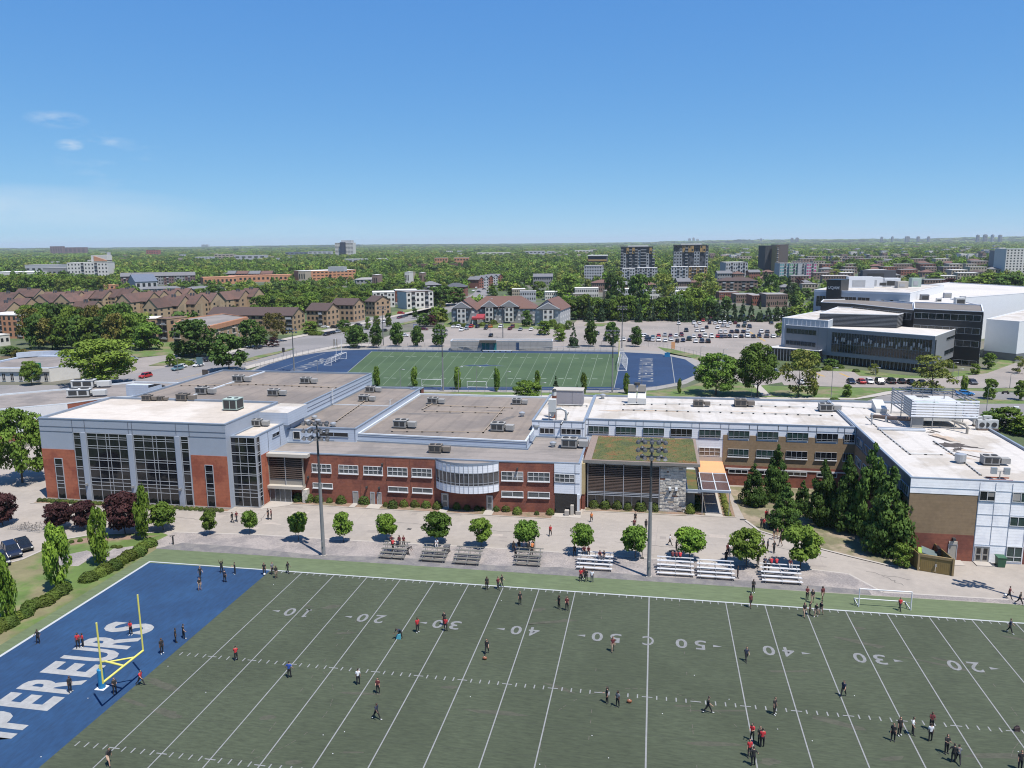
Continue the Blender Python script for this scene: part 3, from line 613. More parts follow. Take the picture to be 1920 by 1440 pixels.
F.win(X(-94.3), X(-86.8), .3, 12.1, glass=GLASS, frame=MUL, hs=rows, vs=[X(x) for x in (-92.45, -90.75, -90.1, -88.3)])
F.win(X(-85.5), X(-78.0), .3, 12.1, glass=GLASS, frame=MUL, hs=rows, vs=[X(x) for x in (-83.7, -82.0, -81.3, -79.6)])
F.win(X(-76.75), X(-75.5), .3, 12.1, glass=GLASS, frame=MUL, hs=rows)
for x0, x1 in ((-101.0, -99.6), (-72.7, -71.4)): F.win(X(x0), X(x1), .3, 7.4, glass=GLASS, frame=MUL, hs=[6.3, 6.0, 4.3, 3.5, 3.0, 2.2], base=.06)
for x0, x1 in ((-95.5, -94.4), (-86.7, -85.6), (-77.9, -76.85)):
    F.panel('pilaster', X(x0)+.1, X(x1)-.1, 0, 12.2, GRM, .30)
for x in (-95.0, -86.2, -77.4):
    g = MB(); F.slab(g, X(x)-.15, X(x)+.15, 3.0, 3.35, .3, .75, STEEL); F.slab(g, X(x)-.03, X(x)+.03, 2.9, 3.2, .25, .4, STEEL); g.build('wall_lamp', t)
g = MB(); g.box(-103.45, 21.9, 0, -68.7, 22.0, .28, TANL); g.build('plinth', t)
# raised part to the east behind + stair tower
g = MB(); g.prism([(-68.7, 33.5), (-63.4, 33.5), (-63.4, 41.5), (-68.7, 41.5)], 11.8, 14.0, GRL, ROOFW); g.build('plant_room', t)
t2 = shell('stair_tower', 'narrow glazed corner tower with black panes beside the orange brick wall', [(-68.69, 23.4), (-64.3, 23.4), (-64.3, 41.8), (-68.69, 41.8)], 12.2, GRL, ROOFC, par=.2, cap=CAPM)
F = Face(t2, (-68.69, 23.4), (-64.3, 23.4))
tr = [11.0, 10.7, 9.4, 9.0, 7.6, 7.15, 5.8, 5.5, 3.95, 3.05, 2.5, 1.75]
F.win(.08, 4.3, .15, 11.95, frame=MUL, hs=tr, vs=[1.5, 2.9])
F = Face(t2, (-64.3, 23.4), (-64.3, 41.8))
F.win(.1, 1.25, .15, 11.95, frame=MUL, hs=tr, vs=[.35]); F.panel('brick_panel', 1.4, 4.3, 0, 8.6, BRO, .06)
F.win(5.8, 8.3, 10.55, 11.15, frame=GRM, nx=2); F.lines('panel_joint', [], [(4.3, 8.6, 12), (8.6, 8.6, 12), (12.6, 9, 12)], JOINT)
F.panel('wall_notice', 3.0, 3.5, 2.1, 2.5, TANL, .1)
# ---------- big grey-roofed sports hall behind
t = shell('sports_hall', 'large flat grey roofed hall with blue grey siding behind the glazed gymnasium', [(-104, 43.2), (-65.6, 43.2), (-65.6, 81.5), (-104, 81.5)], 13.2, GRL, ROOFG, cap=CAPM)
F = Face(t, (-65.6, 43.2), (-65.6, 81.5)); F.lines('panel_joint', [12.2, 11.5], [], JOINT, w=.08)
g = MB(); g.box(-93, 43.6, 12.86, -92.6, 81.2, 13.1, CAPW); g.build('roof_divider', t)
t = shell('connecting_wing', 'strip of flat grey roof between the two larger roofs with slit window', [(-65.6, 35), (-60.6, 35), (-60.6, 36.9), (-52.2, 36.9), (-52.2, 77), (-65.6, 77)], 10.8, GRL, ROOFG, cap=CAPM)
F = Face(t, (-65.6, 35), (-60.6, 35)); F.win(2.4, 3.6, 9.0, 10.3, frame=FRW)
F = Face(t, (-60.6, 36.9), (-52.2, 36.9)); F.win(1.5, 6.9, 9.2, 9.9, frame=GRM, nx=2); F.lines('panel_joint', [], [(.2, 8.5, 10.7), (8.2, 8.5, 10.7)], JOINT)
g = MB(); g.box(-65.4, 57.5, 10.46, -52.5, 57.7, 10.62, CAPW); g.build('roof_divider', t)
t = shell('middle_wing', 'wide low flat grey roof with pale siding edge and pipes laid across it', [(-52.2, 37.8), (-21.3, 36.6), (-21.3, 76), (-52.2, 76)], 9.7, GRL, ROOFG, cap=CAPW)
F = Face(t, (-52.2, 37.8), (-21.3, 36.6)); F.lines('panel_joint', [9.2], [(31.0, 8.5, 9.6)], JOINT)
t = shell('back_wall_wing', 'small red brick end wall under the blue grey siding at the back', [(-54.5, 76.01), (-52.2, 76.01), (-52.2, 79), (-54.5, 79)], 10.6, BR, ROOFG)
# ---------- front red brick block
t = shell('brick_block', 'long two storey red brick front with flat grey roof and a bowed window', [(-65.4, 27.9), (-34.9, 27.9), (-24.4, 27.9), (-15.4, 28.4), (-11.3, 28.4), (-11.3, 45.5), (-21.2, 45.5), (-21.2, 36.4), (-52.3, 37.7), (-60.5, 36.7), (-60.5, 34.9), (-65.4, 34.9)], 8.5, BR, ROOFG2, par=.25, cap=CAPM)
F = Face(t, (-65.4, 27.9), (-24.4, 27.9)); X = lambda x: x+65.4
up = [(-56.6, -53.3), (-51.8, -48.5), (-47.4, -44.2), (-43.2, -39.9), (-39.0, -35.7), ]
for a, b in up: F.win(X(a), X(b), 5.3, 6.6, 4, 2, GLASSL, FRW, sill=FRW)
for a, b in ((-56.6, -53.2), (-43.2, -39.9), (-39.0, -35.7)): F.win(X(a), X(b), 2.55, 3.25, 2, 1, GLASSL, FRW, sill=FRW)
for a, b in ((-49.5, -48.7), (-46.4, -45.8), (-45.2, -44.6)): F.door(X(a), X(b), 2.1)
F.lines('brick_joint', [], [(X(x), 0, 8.2) for x in (-48.2, -43.6, -39.4)], mat('brick_joint', (.13, .05, .035), .9), w=.04, d=.02)
for x, z in ((-57.4, 4.2), (-44.1, 7.0), (-47.0, 2.9), (-44.8, 2.9)):
    g = MB(); F.slab(g, X(x)-.12, X(x)+.12, z, z+.3, 0, .5, HVD); F.slab(g, X(x)-.05, X(x)+.05, z-.3, z, 0, .12, HVD); g.build('wall_lamp', t)
# bowed bay
g = MB(); n_ = 14; bow = []; bx0, bx1 = -34.9, -24.4; sag = 2.3
for k in range(n_+1):
    x = bx0+(bx1-bx0)*k/n_; q = (k/n_*2-1); bow.append((x, 27.85-sag*(1-q*q)**.8 if abs(q) < 1 else 27.85))
def bowring(g, z0, z1, m, d=0):
    P_ = bow; ctr = Vector((-29.6, 32))
    for a, b in zip(P_, P_[1:]):
        a = Vector(a); b = Vector(b); a2 = a+(a-ctr).normalized()*d; b2 = b+(b-ctr).normalized()*d
        g.add([(a2.x, a2.y, z0), (b2.x, b2.y, z0), (b2.x, b2.y, z1), (a2.x, a2.y, z1)], [(0, 1, 2, 3)], m)
bowring(g, 6.85, 8.45, WHM); bowring(g, 3.45, 4.75, WHM)
pts = [(a[0], a[1]) for a in bow]; g.sheet(pts+[(-24.4, 27.95), (-34.9, 27.95)], 3.45, CAPM); g.sheet(pts+[(-24.4, 27.95), (-34.9, 27.95)], 8.3, ROOFG2)
bowring(g, 8.2, 8.55, CAPM, .06)
bay = g.build('bow_front', t)
g = MB(); bowring(g, 4.75, 6.85, mat('bow_glass', (.085, .085, .09), .1, var=.6, scale=.5, spec=.7), -.05); wb = g.build('window', t)
g = MB()
for a in bow: g.box(a[0]-.04, a[1]-.05, 3.5, a[0]+.04, a[1]+.05, 8.2, MUL)
for z in (4.75, 5.15, 6.85):
    bowring(g, z-.04, z+.04, MUL, .05)
g.build('frame', wb)
F2 = Face(t, (-34.9, 27.9), (-24.4, 27.9)); F2.door(.9, 1.9, 2.5, STEEL, glass=GLASSL); F2.door(8.5, 9.4, 2.5, STEEL, glass=GLASSL)
F = Face(t, (-24.4, 27.9), (-15.4, 28.4)); X = lambda x: x+24.4
for a, b in ((-23.9, -20.5), (-19.6, -16.2)):
    F.win(X(a), X(b), 5.35, 6.7, 4, 2, GLASSL, FRW, sill=FRW); F.win(X(a), X(b), 2.6, 3.4, 2, 1, GLASSL, FRW, sill=FRW)
g = MB(); F.slab(g, 2.95, 3.2, 7.2, 7.5, 0, .5, HVD); g.build('wall_lamp', t)
F = Face(t, (-15.4, 28.4), (-11.3, 28.4))
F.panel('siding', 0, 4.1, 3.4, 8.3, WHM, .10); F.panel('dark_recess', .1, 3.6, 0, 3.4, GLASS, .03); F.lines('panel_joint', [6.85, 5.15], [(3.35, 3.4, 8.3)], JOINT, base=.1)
F.win(.15, 3.2, 5.35, 6.6, 4, 2, GLASSL, FRW, base=.10)
g = MB(); F.slab(g, 3.7, 4.1, 0.3, 3.4, -.1, .3, CAPW); F.slab(g, 3.5, 4.3, 0, .6, -.2, .5, G_CONC); g.build('column', t)
F = Face(t, (-11.3, 28.4), (-11.3, 45.5)); F.panel('siding', 0, 6, 2.6, 8.3, WHM, .08)
g = MB(); g.box(-13.6, 27.2, 0, -12.9, 28.0, .9, G_CONC); g.box(-12.7, 27.6, 0, -12.2, 28.1, 1.7, TANL); s_ = solo(g, 'concrete_block', 'broken pale concrete blocks beside the white column of the dark passage', 'block')
# ---------- west entrance with wood louvres
t = thing('entrance_screen', 'slatted screen over the west entrance with tan canopies and glass doors', 'entrance', (-61, 27.5, 0))
F = Face(t, (-64.25, 27.2), (-57.6, 27.2))
g = MB(); g.box(-64.3, 26.6, 7.95, -56.9, 28.5, 8.5, TANL); g.build('upper_canopy', t)
g = MB(); g.box(-64.3, 26.3, 2.45, -58.0, 27.9, 2.95, TANL); g.build('lower_canopy', t)
g = MB(); F.slab(g, 0.05, 6.2, 4.0, 7.95, -.5, -.4, GLASS); g.build('glazing', t)
for k in range(11):
    g = MB(); z = 4.15+k*.35; F.slab(g, .1, 6.15, z, z+.13, -.12, .10, LOUV); g.build('slat', t)
g = MB(); F.slab(g, .0, .12, 2.95, 7.95, -.4, .14, TAN); F.slab(g, 6.15, 6.27, 2.95, 7.95, -.4, .14, TAN); F.slab(g, 3.0, 3.08, 2.95, 7.95, -.13, .13, MUL); F.slab(g, .12, 6.15, 2.95, 3.95, -.35, -.05, TAN); g.build('frame', t)
F.win(.2, 4.0, .05, 2.4, glass=GLASSL, frame=MUL, vs=[1.1, 2.0, 2.9], base=.3, name='door')
g = MB(); g.prism([(-58.3, 26.9), (-57.4, 26.9), (-57.4, 27.89), (-58.3, 27.89)], 0, 2.3, STONE); g.build('stone_pier', t)
# ---------- classroom range with white roof
t = shell('classroom_link', 'white roofed block with white siding and two black windows above the grey roof', [(-21.7, 45.6), (-12.15, 45.6), (-12.15, 71), (-21.7, 71)], 11.3, WHM, ROOFW, cap=CAPM)
F = Face(t, (-21.7, 45.6), (-12.15, 45.6)); F.win(1.5, 4.0, 8.95, 9.9, 3, 1, GLASS, FRW); F.win(5.4, 8.9, 8.95, 9.9, 4, 1, GLASS, FRW)
F.lines('panel_joint', [10.1], [(1.3, 10.1, 11.1), (4.2, 8.6, 11.1), (5.2, 8.6, 11.1), (7.3, 10.1, 11.1), (9.2, 8.6, 11.1)], JOINT)
t = shell('classroom_range', 'long white roofed range, white siding over brown brick with rows of green glazed windows', [(-12.1, 48), (34.5, 48), (34.5, 71), (-12.1, 71)], 11.4, WHM, ROOFW, cap=CAPM)
F = Face(t, (-12.1, 48), (34.5, 48)); X = lambda x: x+12.1
F.panel('brown_brick', X(12.4), 46.58, 3.7, 8.3, BRN, .10); F.panel('red_brick_base', X(12.4), 46.58, 0, 3.7, BR, .12)
for a, b in ((12.4, 13.2), (16.9, 18.1), (21.8, 23.1), (26.8, 28.0), (31.7, 32.6)): F.panel('brown_pier', X(a), X(b), 8.3, 9.25, BRN, .101)
wl = [(-11.6, -7.9), (-6.6, -3.0), (-1.7, 2.0), (3.2, 6.9), (8.2, 11.9), (13.3, 16.8), (18.2, 21.7), (23.2, 26.7), (28.1, 31.6), (32.7, 34.3)]
for i, (a, b) in enumerate(wl):
    F.win(X(a), X(b), 8.7, 10.05, vs=[X(a)+(b-a)*k/4 for k in (1, 2, 3)], hs=[9.0], glass=GLASSG if i not in (3, 8, 9) else GLASS, frame=MUL, base=.05 if i < 5 else .10, fw=.03, mw=.05)
    if i >= 5: F.win(X(a), X(b), 5.35, 6.7, vs=[X(a)+(b-a)*k/4 for k in (1, 2, 3)], hs=[5.65], glass=GLASSG if i < 7 else GLASS, frame=MUL, base=.11, sill=FRW, fw=.03, mw=.05)
F.win(X(8.3), X(11.9), 5.35, 6.7, 4, 2, mat('tan_blind', (.20, .15, .11), .5), FRW)
F.panel('low_panel', X(8.2), X(12.35), 3.6, 5.1, TANL, .1)
F.lines('panel_joint', [10.35, 8.35], [(X(a)+o, 8.4 if o == 0 else 10.35, 11.2) for a, b in wl for o in (0, (b-a))], JOINT, s1=X(12.4))
F.lines('panel_joint', [10.35], [(X(a)+o, 10.35, 11.2) for a, b in wl[5:] for o in (0, (b-a))], JOINT, s0=X(12.4))
g = MB(); F.slab(g, X(13), 46.5, 3.05, 3.25, .1, .25, FRW); g.build('string_course', t)
for a in (13.6, 18.6, 23.6, 28.6): F.win(X(a), X(a)+3.2, 2.3, 2.9, 3, 1, GLASS, FRW, base=.12)
# ---------- glazed hall under the planted roof
t = thing('planted_roof_hall', 'low hall with planted green and rust roof, wood slats and pale stone wall', 'building', (-1.7, 40, 0))
g = MB(); g.box(-10.9, 31.2, 7.85, 7.55, 47.85, 8.3, mat('fascia', (.24, .225, .20), .7)); g.build('roof', t)
g = MB(); g.box(-10.9, 31.2, 8.3, 7.55, 47.85, 8.34, mat('roof_gravel', (.26, .20, .17), 1, var=.2, scale=4)); g.build('roof_gravel', t)
SED = bpy.data.materials.new('sedum'); SED.use_nodes = True; T_ = SED.node_tree; N_ = T_.nodes; L_ = T_.links
geo = N_.new('ShaderNodeNewGeometry'); n1 = N_.new('ShaderNodeTexNoise'); n1.inputs['Scale'].default_value = .33; n1.inputs['Detail'].default_value = 9; n1.inputs['Roughness'].default_value = .78
L_.new(geo.outputs['Position'], n1.inputs['Vector']); cr = N_.new('ShaderNodeValToRGB'); L_.new(n1.outputs['Fac'], cr.inputs[0]); e = cr.color_ramp.elements
e[0].position = .34; e[0].color = (.055, .065, .030, 1); e[1].position = .66; e[1].color = (.15, .060, .028, 1)
for p_, c_ in ((.42, (.050, .064, .024, 1)), (.49, (.072, .082, .026, 1)), (.54, (.095, .080, .030, 1)), (.59, (.125, .072, .026, 1))): q = e.new(p_); q.color = c_
L_.new(cr.outputs[0], N_['Principled BSDF'].inputs['Base Color']); N_['Principled BSDF'].inputs['Roughness'].default_value = 1
v = []; f = []; nx, ny = 150, 120; r2 = np.random.RandomState(3); hgt = r2.rand(ny+1, nx+1)
for j in range(ny+1):
    for i in range(nx+1): v.append((-9.7+16.8*i/nx, 31.7+15.4*j/ny, 8.36+.16*hgt[j, i]*(0 if i in (0, nx) or j in (0, ny) else 1)))
for j in range(ny):
    for i in range(nx): o = j*(nx+1)+i; f.append((o, o+1, o+nx+2, o+nx+1))
g = MB(); g.add(v, f, SED); g.build('sedum_planting', t)['kind'] = 'stuff'
g = MB(); g.box(-10.6, 32.3, 0, 5.4, 47.9, 7.84, mat('dark_wall', (.09, .085, .08), .8)); g.build('wall', t)
F = Face(t, (-10.6, 32.3), (5.4, 32.3)); X = lambda x: x+10.6
g = MB(); F.slab(g, .3, X(1.3), .1, 7.5, 0, .06, mat('hall_glass', (.05, .048, .045), .1, var=.7, scale=.4, spec=.7)); w = g.build('glazing', t)
g = MB()
for x in (.3, 3.0, 6.1, 9.0, 11.85): F.slab(g, x-.05, x+.05, .1, 7.6, .05, .5, MUL)
for x in (1.6, 4.5, 7.5, 10.4): F.slab(g, x-.03, x+.03, .1, 2.3, .05, .12, MUL)
F.slab(g, .3, 11.9, 2.25, 2.37, .04, .44, MUL); F.slab(g, .3, 11.9, 7.45, 7.6, .04, .2, MUL); g.build('frame', w)
for k in range(17):
    z = 2.55+k*.24 if k < 9 else 4.75+(k-9)*.30
    g = MB(); F.slab(g, .38, 11.8, z, z+.10, .28, .46, LOUV if k > 1 else MUL); g.build('slat', t)
# stone wall with projecting stones
g = MB(); F.slab(g, X(1.35), X(5.45), 0, 7.6, -.1, .35, STONEJ); r3 = random.Random(5); z = .02
while z < 7.45:
    h = r3.uniform(.16, .34); h = min(h, 7.58-z); x = X(1.35)
    while x < X(5.45)-.05:
        w_ = min(r3.uniform(.3, 1.0), X(5.45)-x); c_ = r3.choice([STONE]*6+[mat('stone_light', (.60, .58, .54), .95, var=.2, scale=3), mat('stone_tan', (.40, .33, .26), .95, var=.2, scale=3)]+([mat('stone_rust', (.22, .11, .07), .95, var=.2, scale=3)] if r3.random() < .12 else []))
        F.slab(g, x+.01, x+w_-.01, z+.01, z+h-.01, .3, .36+r3.random()*.14, c_); x += w_
    z += h
g.build('stone_wall', t)
for x in (2.75, 3.75):
    g = MB(); F.slab(g, X(x), X(x)+.38, 3.75, 4.15, .4, 1.0, CAPW); F.slab(g, X(x)+.1, X(x)+.28, 3.2, 3.75, .4, .6, HVD); g.build('wall_lamp', t)
g = MB(); g.box(-11.2, 30.8, 2.6, -10.7, 32.4, 7.8, mat('yellow_side', (.42, .33, .18), .8)); g.box(-11.2, 30.9, 0, -10.7, 32.4, 2.6, BR); g.build('side_wall', t)
g = MB(); g.box(5.46, 34, 0, 7.0, 46.5, 2.9, mat('concrete_panel', (.26, .25, .235), .8)); g.box(5.46, 33.3, 2.9, 8.0, 46.5, 3.2, CAPW); g.build('side_bay', t)
g = MB(); g.sheet([(5.9, 34.4), (7.6, 34.4), (7.6, 45.8), (5.9, 45.8)], 3.24, SED); g.build('sedum_strip', t)
# entrance canopy: orange panel and rust glass on a steel frame
t = thing('entrance_canopy', 'steel canopy of rust coloured glass panes leading to an orange panel at the main doors', 'canopy', (10.2, 36, 0))
g = MB(); g.box(8.0, 40.7, 4.15, 12.4, 47.9, 4.3, ORANGE); g.build('orange_panel', t)
for i, (a, b) in enumerate(((8.1, 10.1), (10.3, 12.25))):
    for (c, d) in ((31.3, 35.6), (35.9, 40.5)): g = MB(); g.box(a, c, 4.18, b, d, 4.22, RUST); g.build('pane', t)
g = MB()
for x in (7.95, 10.15, 12.3): g.box(x-.07, 31.1, 4.1, x+.07, 40.69, 4.3, CAPW)
for y in (31.1, 35.7, 40.5): g.box(7.9, y-.09, 4.08, 12.4, y+.09, 4.28, CAPW)
g.box(5.5, 31.0, 3.85, 12.4, 31.2, 4.18, CAPM); g.box(12.15, 31.05, 0, 12.27, 31.17, 3.9, STEEL); g.box(8.0, 31.05, 0, 8.12, 31.17, 3.9, STEEL); g.build('steel_frame', t)
# ---------- east wing
t = shell('east_wing', 'tall wing with stained white roof, bright white panels and brown brick over red brick', [(34.5, 18), (56.3, 18), (56.3, 71.2), (34.51, 71.2)], 11.5, mat('blue_siding', (.10, .13, .17), .5, var=.05, stripes=(1, 3.0, .25)), ROOFW, cap=CAPM)
F = Face(t, (34.5, 18), (56.3, 18)); X = lambda x: x-34.5
F.panel('brown_brick', .0, X(43.0), 3.72, 9.35, BRN, .06); F.panel('red_brick_base', .0, X(43.0), 0, 3.72, BR, .07)
F.panel('white_upper', .0, X(43.05), 9.35, 11.3, WHB, .10); F.panel('white_panels', X(43.05), X(49.2), 0, 11.3, WHB, .08); F.panel('red_brick_side', X(49.2), 21.8, 0, 8.6, BR, .07); F.panel('white_upper', X(49.2), 21.8, 8.6, 11.3, WHB, .08)
F.lines('panel_joint', [10.2], [], mat('joint_light', (.45, .48, .53), .6), s0=0, s1=X(43.05), base=.1, w=.05)
F.lines('panel_joint', [10.1, 8.5, 6.8, 5.2, 2.5], [(X(43.1), 0, 11.2), (X(45.05), 2.5, 11.2), (X(47.1), 0, 11.2), (X(49.1), 0, 11.2)], MATS['joint_light'], s0=X(43.05), s1=X(49.2), base=.08, w=.05)
F.win(X(43.2), X(45.0), 8.75, 10.0, 2, 1, GLASS, FRW, base=.09, fw=.05); F.win(X(47.2), X(49.2), 8.75, 10.0, 2, 1, GLASSG, FRW, base=.09, fw=.05)
F.win(X(47.2), X(49.1), 5.4, 6.6, 2, 1, GLASSG, FRW, base=.09, fw=.05); F.win(X(47.2), X(49.0), .4, 2.4, vs=[X(48.1)], hs=[1.0], glass=GLASSG, frame=FRW, base=.09, fw=.08)
F.win(X(51), X(54), 5.4, 6.6, 3, 1, GLASSG, FRW, base=.08)
F.door(X(43.3), X(45.0), 2.2, mat('door_beige', (.42, .38, .32), .6), leafs=2, glass=GLASS, base=.09); F.door(X(40.0), X(40.95), 2.25, mat('door_tan', (.40, .37, .32), .6), base=.07)
g = MB(); F.slab(g, X(39.95), X(41), 2.36, 2.75, .07, .18, TANL); F.slab(g, X(40.3), X(40.65), 2.95, 3.3, .05, .5, HVD); g.build('lamp', t)
g = MB(); g.box(43.1, 16.4, 0.01, 45.3, 17.9, .12, G_CONC); g.box(40, 16.1, 0.01, 41.6, 17.9, .1, G_CONC); g.build('doorstep', t)
F = Face(t, (34.51, 47.9), (34.5, 18.0)); F.panel('brown_brick', 0, 29.8, 3.7, 8.3, BRN, .06); F.panel('red_brick_base', 0, 29.8, 0, 3.7, BR, .07)
for k in range(6): F.win(1.5+k*4.9, 5.0+k*4.9, 8.7, 10.0, 4, 1, GLASSG, GRM, base=.03, fw=.05); F.win(1.5+k*4.9, 5.0+k*4.9, 5.35, 6.7, 4, 1, GLASS, FRW, base=.07, fw=.05)
# ---------- far west wing, mostly hidden
WP = [tuple(P(*q, 7.6).xy) for q in ((-80, 780), (0, 767), (126, 756), (205, 745), (330, 738), (335, 717), (252, 715), (130, 728), (0, 739), (-80, 748))]
t = shell('west_wing', 'curved grey roofed wing with a bright white band above red brick at the left edge', WP, 7.6, BR, ROOFG2, cap=CAPW)
for a, b in ((WP[0], WP[1]), (WP[1], WP[2])):
    F = Face(t, a, b); F.panel('white_band', 0, F.L-.01, 4.4, 7.4, mat('white_panel', (.72, .72, .73), .5, var=.06), .08); F.panel('white_band', 0, F.L-.01, 1.6, 2.9, MATS['white_panel'], .08)
    for k in range(int(F.L/3.2)): F.win(.5+k*3.2, 3.2+k*3.2, 3.0, 4.3, 3, 1, GLASSG, FRW, base=.0)
g = MB(); a = P(238, 744, 7.3); b = P(284, 744, 7.3); w_ = b.x-a.x
for k in range(5): q0 = k*.314; q1 = q0+.314; g.add([(a.x+w_*u, a.y+8*math.sin(q), 7.3+3*math.cos(q)) for q, u in ((q0, 0), (q0, 1), (q1, 1), (q1, 0))], [(0, 1, 2, 3)], CAPW)
g.box(a.x, a.y-.1, 7.3, b.x, a.y, 10.3, GRL); g.box(b.x, a.y, 7.3, b.x+.1, a.y+5, 9.6, GRL); solo(g, 'roof_hatch', 'pale curved roof hatch behind the gymnasium', 'roof hatch')
# ================================================================ things standing on the roofs
def hvac_proto(m, label, w=2.1, d=1.6, h=1.05, tail=True):
    t = thing('rooftop_unit', label, 'rooftop unit', group=None); g = MB(); g.box(-w/2, -d/2, .25, w/2, d/2, .25+h, m); g.box(-w/2-.06, -d/2-.06, .25+h, w/2+.06, d/2+.06, .33+h, m); g.build('cabinet', t)
    g = MB(); g.box(-w/2+.18, -d/2-.03, .45, -.08, -d/2, .1+h, HVD); g.box(.08, -d/2-.03, .45, w/2-.18, -d/2, .1+h, HVD); g.box(w/2, -d/2+.2, .45, w/2+.03, d/2-.2, .1+h, HVD); g.build('grille', t)
    g = MB(); g.box(-w/2, -d/2, 0, w/2, d/2, .25, HVD); g.build('curb', t)
    for x in (-w/4, w/4): g = MB(); g.tube([(x, 0, .33+h), (x, 0, .43+h)], .42, HVD, 12); g.build('fan', t)
    if tail: g = MB(); g.box(w/2+.3, -d/2+.3, .3, w/2+1.5, d/2-.2, .3+h*.75, m); g.box(w/2+.03, -.3, .6, w/2+.31, .3, 1.1, m); g.build('duct_box', t)
    return freeze(t)
UG = hvac_proto(HV, ''); UGG = hvac_proto(HVG, '', 2.8, 2.6, 1.9, False)
def onroof(proto, x, y, z, rz, label, sc=1.0, mats=None): place(proto, (x, y, z), rz, label, 'rooftop units on the school roofs', sc, mats)
def Q(px_, py_, z): q = P(px_, py_, z); return q.x, q.y
for (x, y, z, sc, lab) in [(448, 716, 12.85, 1.1, 'grey roof unit at the back of the large hall roof'), (380, 739, 12.85, 1.1, 'grey roof unit left of centre on the large hall roof'), (574, 719, 12.85, 1.0, 'grey roof unit at the back right of the large hall roof'), (514, 742, 12.85, 1.0, 'grey roof unit near the front of the large hall roof'),
    (695, 735, 10.45, .95, 'grey roof unit at the far end of the connecting roof'), (683, 752, 10.45, .95, 'pair of weathered roof fans in the middle of the connecting roof'), (812, 757, 9.35, 1.0, 'grey roof unit at the back of the wide middle roof'), (752, 802, 9.35, 1.15, 'grey roof unit at the front left of the wide middle roof'), (934, 808, 9.35, 1.15, 'grey roof unit at the front right of the wide middle roof'), (969, 758, 9.35, .9, 'grey roof unit at the back right of the wide middle roof'),
    (817, 848, 8.25, 1.0, 'dark weathered roof unit near the front edge above the bowed window'), (1068, 839, 8.25, 1.25, 'large pale roof unit next to the planted roof'), (344, 751, 14.15, 1.0, 'dark hooded unit at the back of the cream roof'), (277, 751, 14.15, .8, 'small peaked hood unit at the back left of the cream roof'), (301, 751, 14.15, .6, 'small brown vent box between the hooded units'),
    (481, 799, 12.0, .9, 'beige roof unit on the stair tower roof'), (530, 773, 12.0, .8, 'small unit at the back of the stair tower roof'), (1309, 762, 11.05, .9, 'dark brown roof unit near the middle of the long white roof'), (1388, 762, 11.05, 1.05, 'dark framed roof unit on the long white roof'), (1547, 771, 11.05, 1.1, 'double grey condenser at the right end of the long white roof'),
    (1855, 871, 11.15, 1.0, 'tall grey condenser standing on the stained east roof')]:
    a, b = Q(x, y, z); onroof(UG, a, b, z, rng.uniform(-.05, .05), lab, sc, {'hvac_paint': mat('hvac_brown', (.20, .17, .14), .7, var=.15)} if x in (817, 344, 277, 301, 1309, 1388) else None)
a, b = Q(438, 768, 14.15); onroof(UGG, a, b, 14.15, 0, 'pale green air handler near the right edge of the cream roof', .95)
# west wing units
for (x, y, lab, sc) in ((158, 727, 'large white air handler with a dark base on the west wing roof', 1.7), (150, 744, 'long white duct housing on the west wing roof', 1.6)):
    a, b = Q(x, y, 7.3); onroof(UG, a, b, 7.3, .3, lab, (sc*1.5, sc*.9, sc*.9), {'hvac_paint': HVL})
# boiler stack with pipe on classroom link
a, b = Q(1036, 788, 11.05); t = thing('dust_collector', 'white vented boiler stack with bent silver pipes on the white roof', 'exhaust stack', (a, b, 11.0))
g = MB(); g.box(a-.7, b-.5, 12.7, a+.65, b+.7, 15.0, HVL); g.build('filter_box', t); g = MB(); g.tube([(a-.03, b+.1, 11.7), (a-.03, b+.1, 12.7)], [.22, .6], HVL, 10); g.build('hopper', t)
g = MB()
for x, y in ((-.65, -.45), (.6, -.45), (.6, .65), (-.65, .65)): g.box(a+x-.05, b+y-.05, 11, a+x+.05, b+y+.05, 12.7, STEEL)
g.build('legs', t)
g = MB(); g.tube([(a+.6, b, 13.2), (a+1.6, b, 13.3), (a+2.3, b, 13.0), (a+2.5, b, 12.5), (a+2.5, b, 11.1)], .22, GALV, 10); g.build('pipe', t)
g = MB(); g.box(a-.4, b+2.2, 11, a+.4, b+2.9, 15.2, BR); g.tube([(a, b+2.55, 15.2), (a, b+2.55, 16.0)], .4, HVL, 10); g.tube([(a, b+2.55, 16.0), (a, b+2.55, 16.4)], [.45, .3], HVD, 10); g.build('chimney', t)
a, b = Q(1066, 757, 11.05); g = MB(); g.box(a-3, b-1.6, 11.1, a+3, b+1.6, 14.0, mat('violet_grey', (.33, .31, .33), .6, var=.06)); g.box(a-3.1, b-1.7, 14.0, a+3.1, b+1.7, 14.15, TANL); g.box(a+.9, b-1.65, 11.3, a+.94, b-1.6, 13.8, JOINT); solo(g, 'plant_cabin', 'grey plant cabin with flat lid at the back of the white roof', 'plant cabin')
a, b = Q(1194, 757, 11.05); t = thing('air_intake', 'pale twin intake hood with a dark cap on the long white roof', 'intake hood', (a, b, 11.05))
g = MB()
for s in (-1, 1): g.prism([(a+s*.95-.85, b-1.2), (a+s*.95+.85, b-1.2), (a+s*.95+.85, b+1.2), (a+s*.95-.85, b+1.2)], 11.2, [12.4, 12.4, 13.6, 13.6], HVL)
g.build('hood', t); g = MB()
for s in (-1, 1): g.box(a+s*.95-.8, b+.2, 13.5, a+s*.95+.8, b+1.1, 14.8, TAN)
g.build('intake', t); g = MB(); g.tube([(a, b+.6, 14.8), (a, b+.6, 15.3)], .6, HVD, 10); g.build('cap', t)
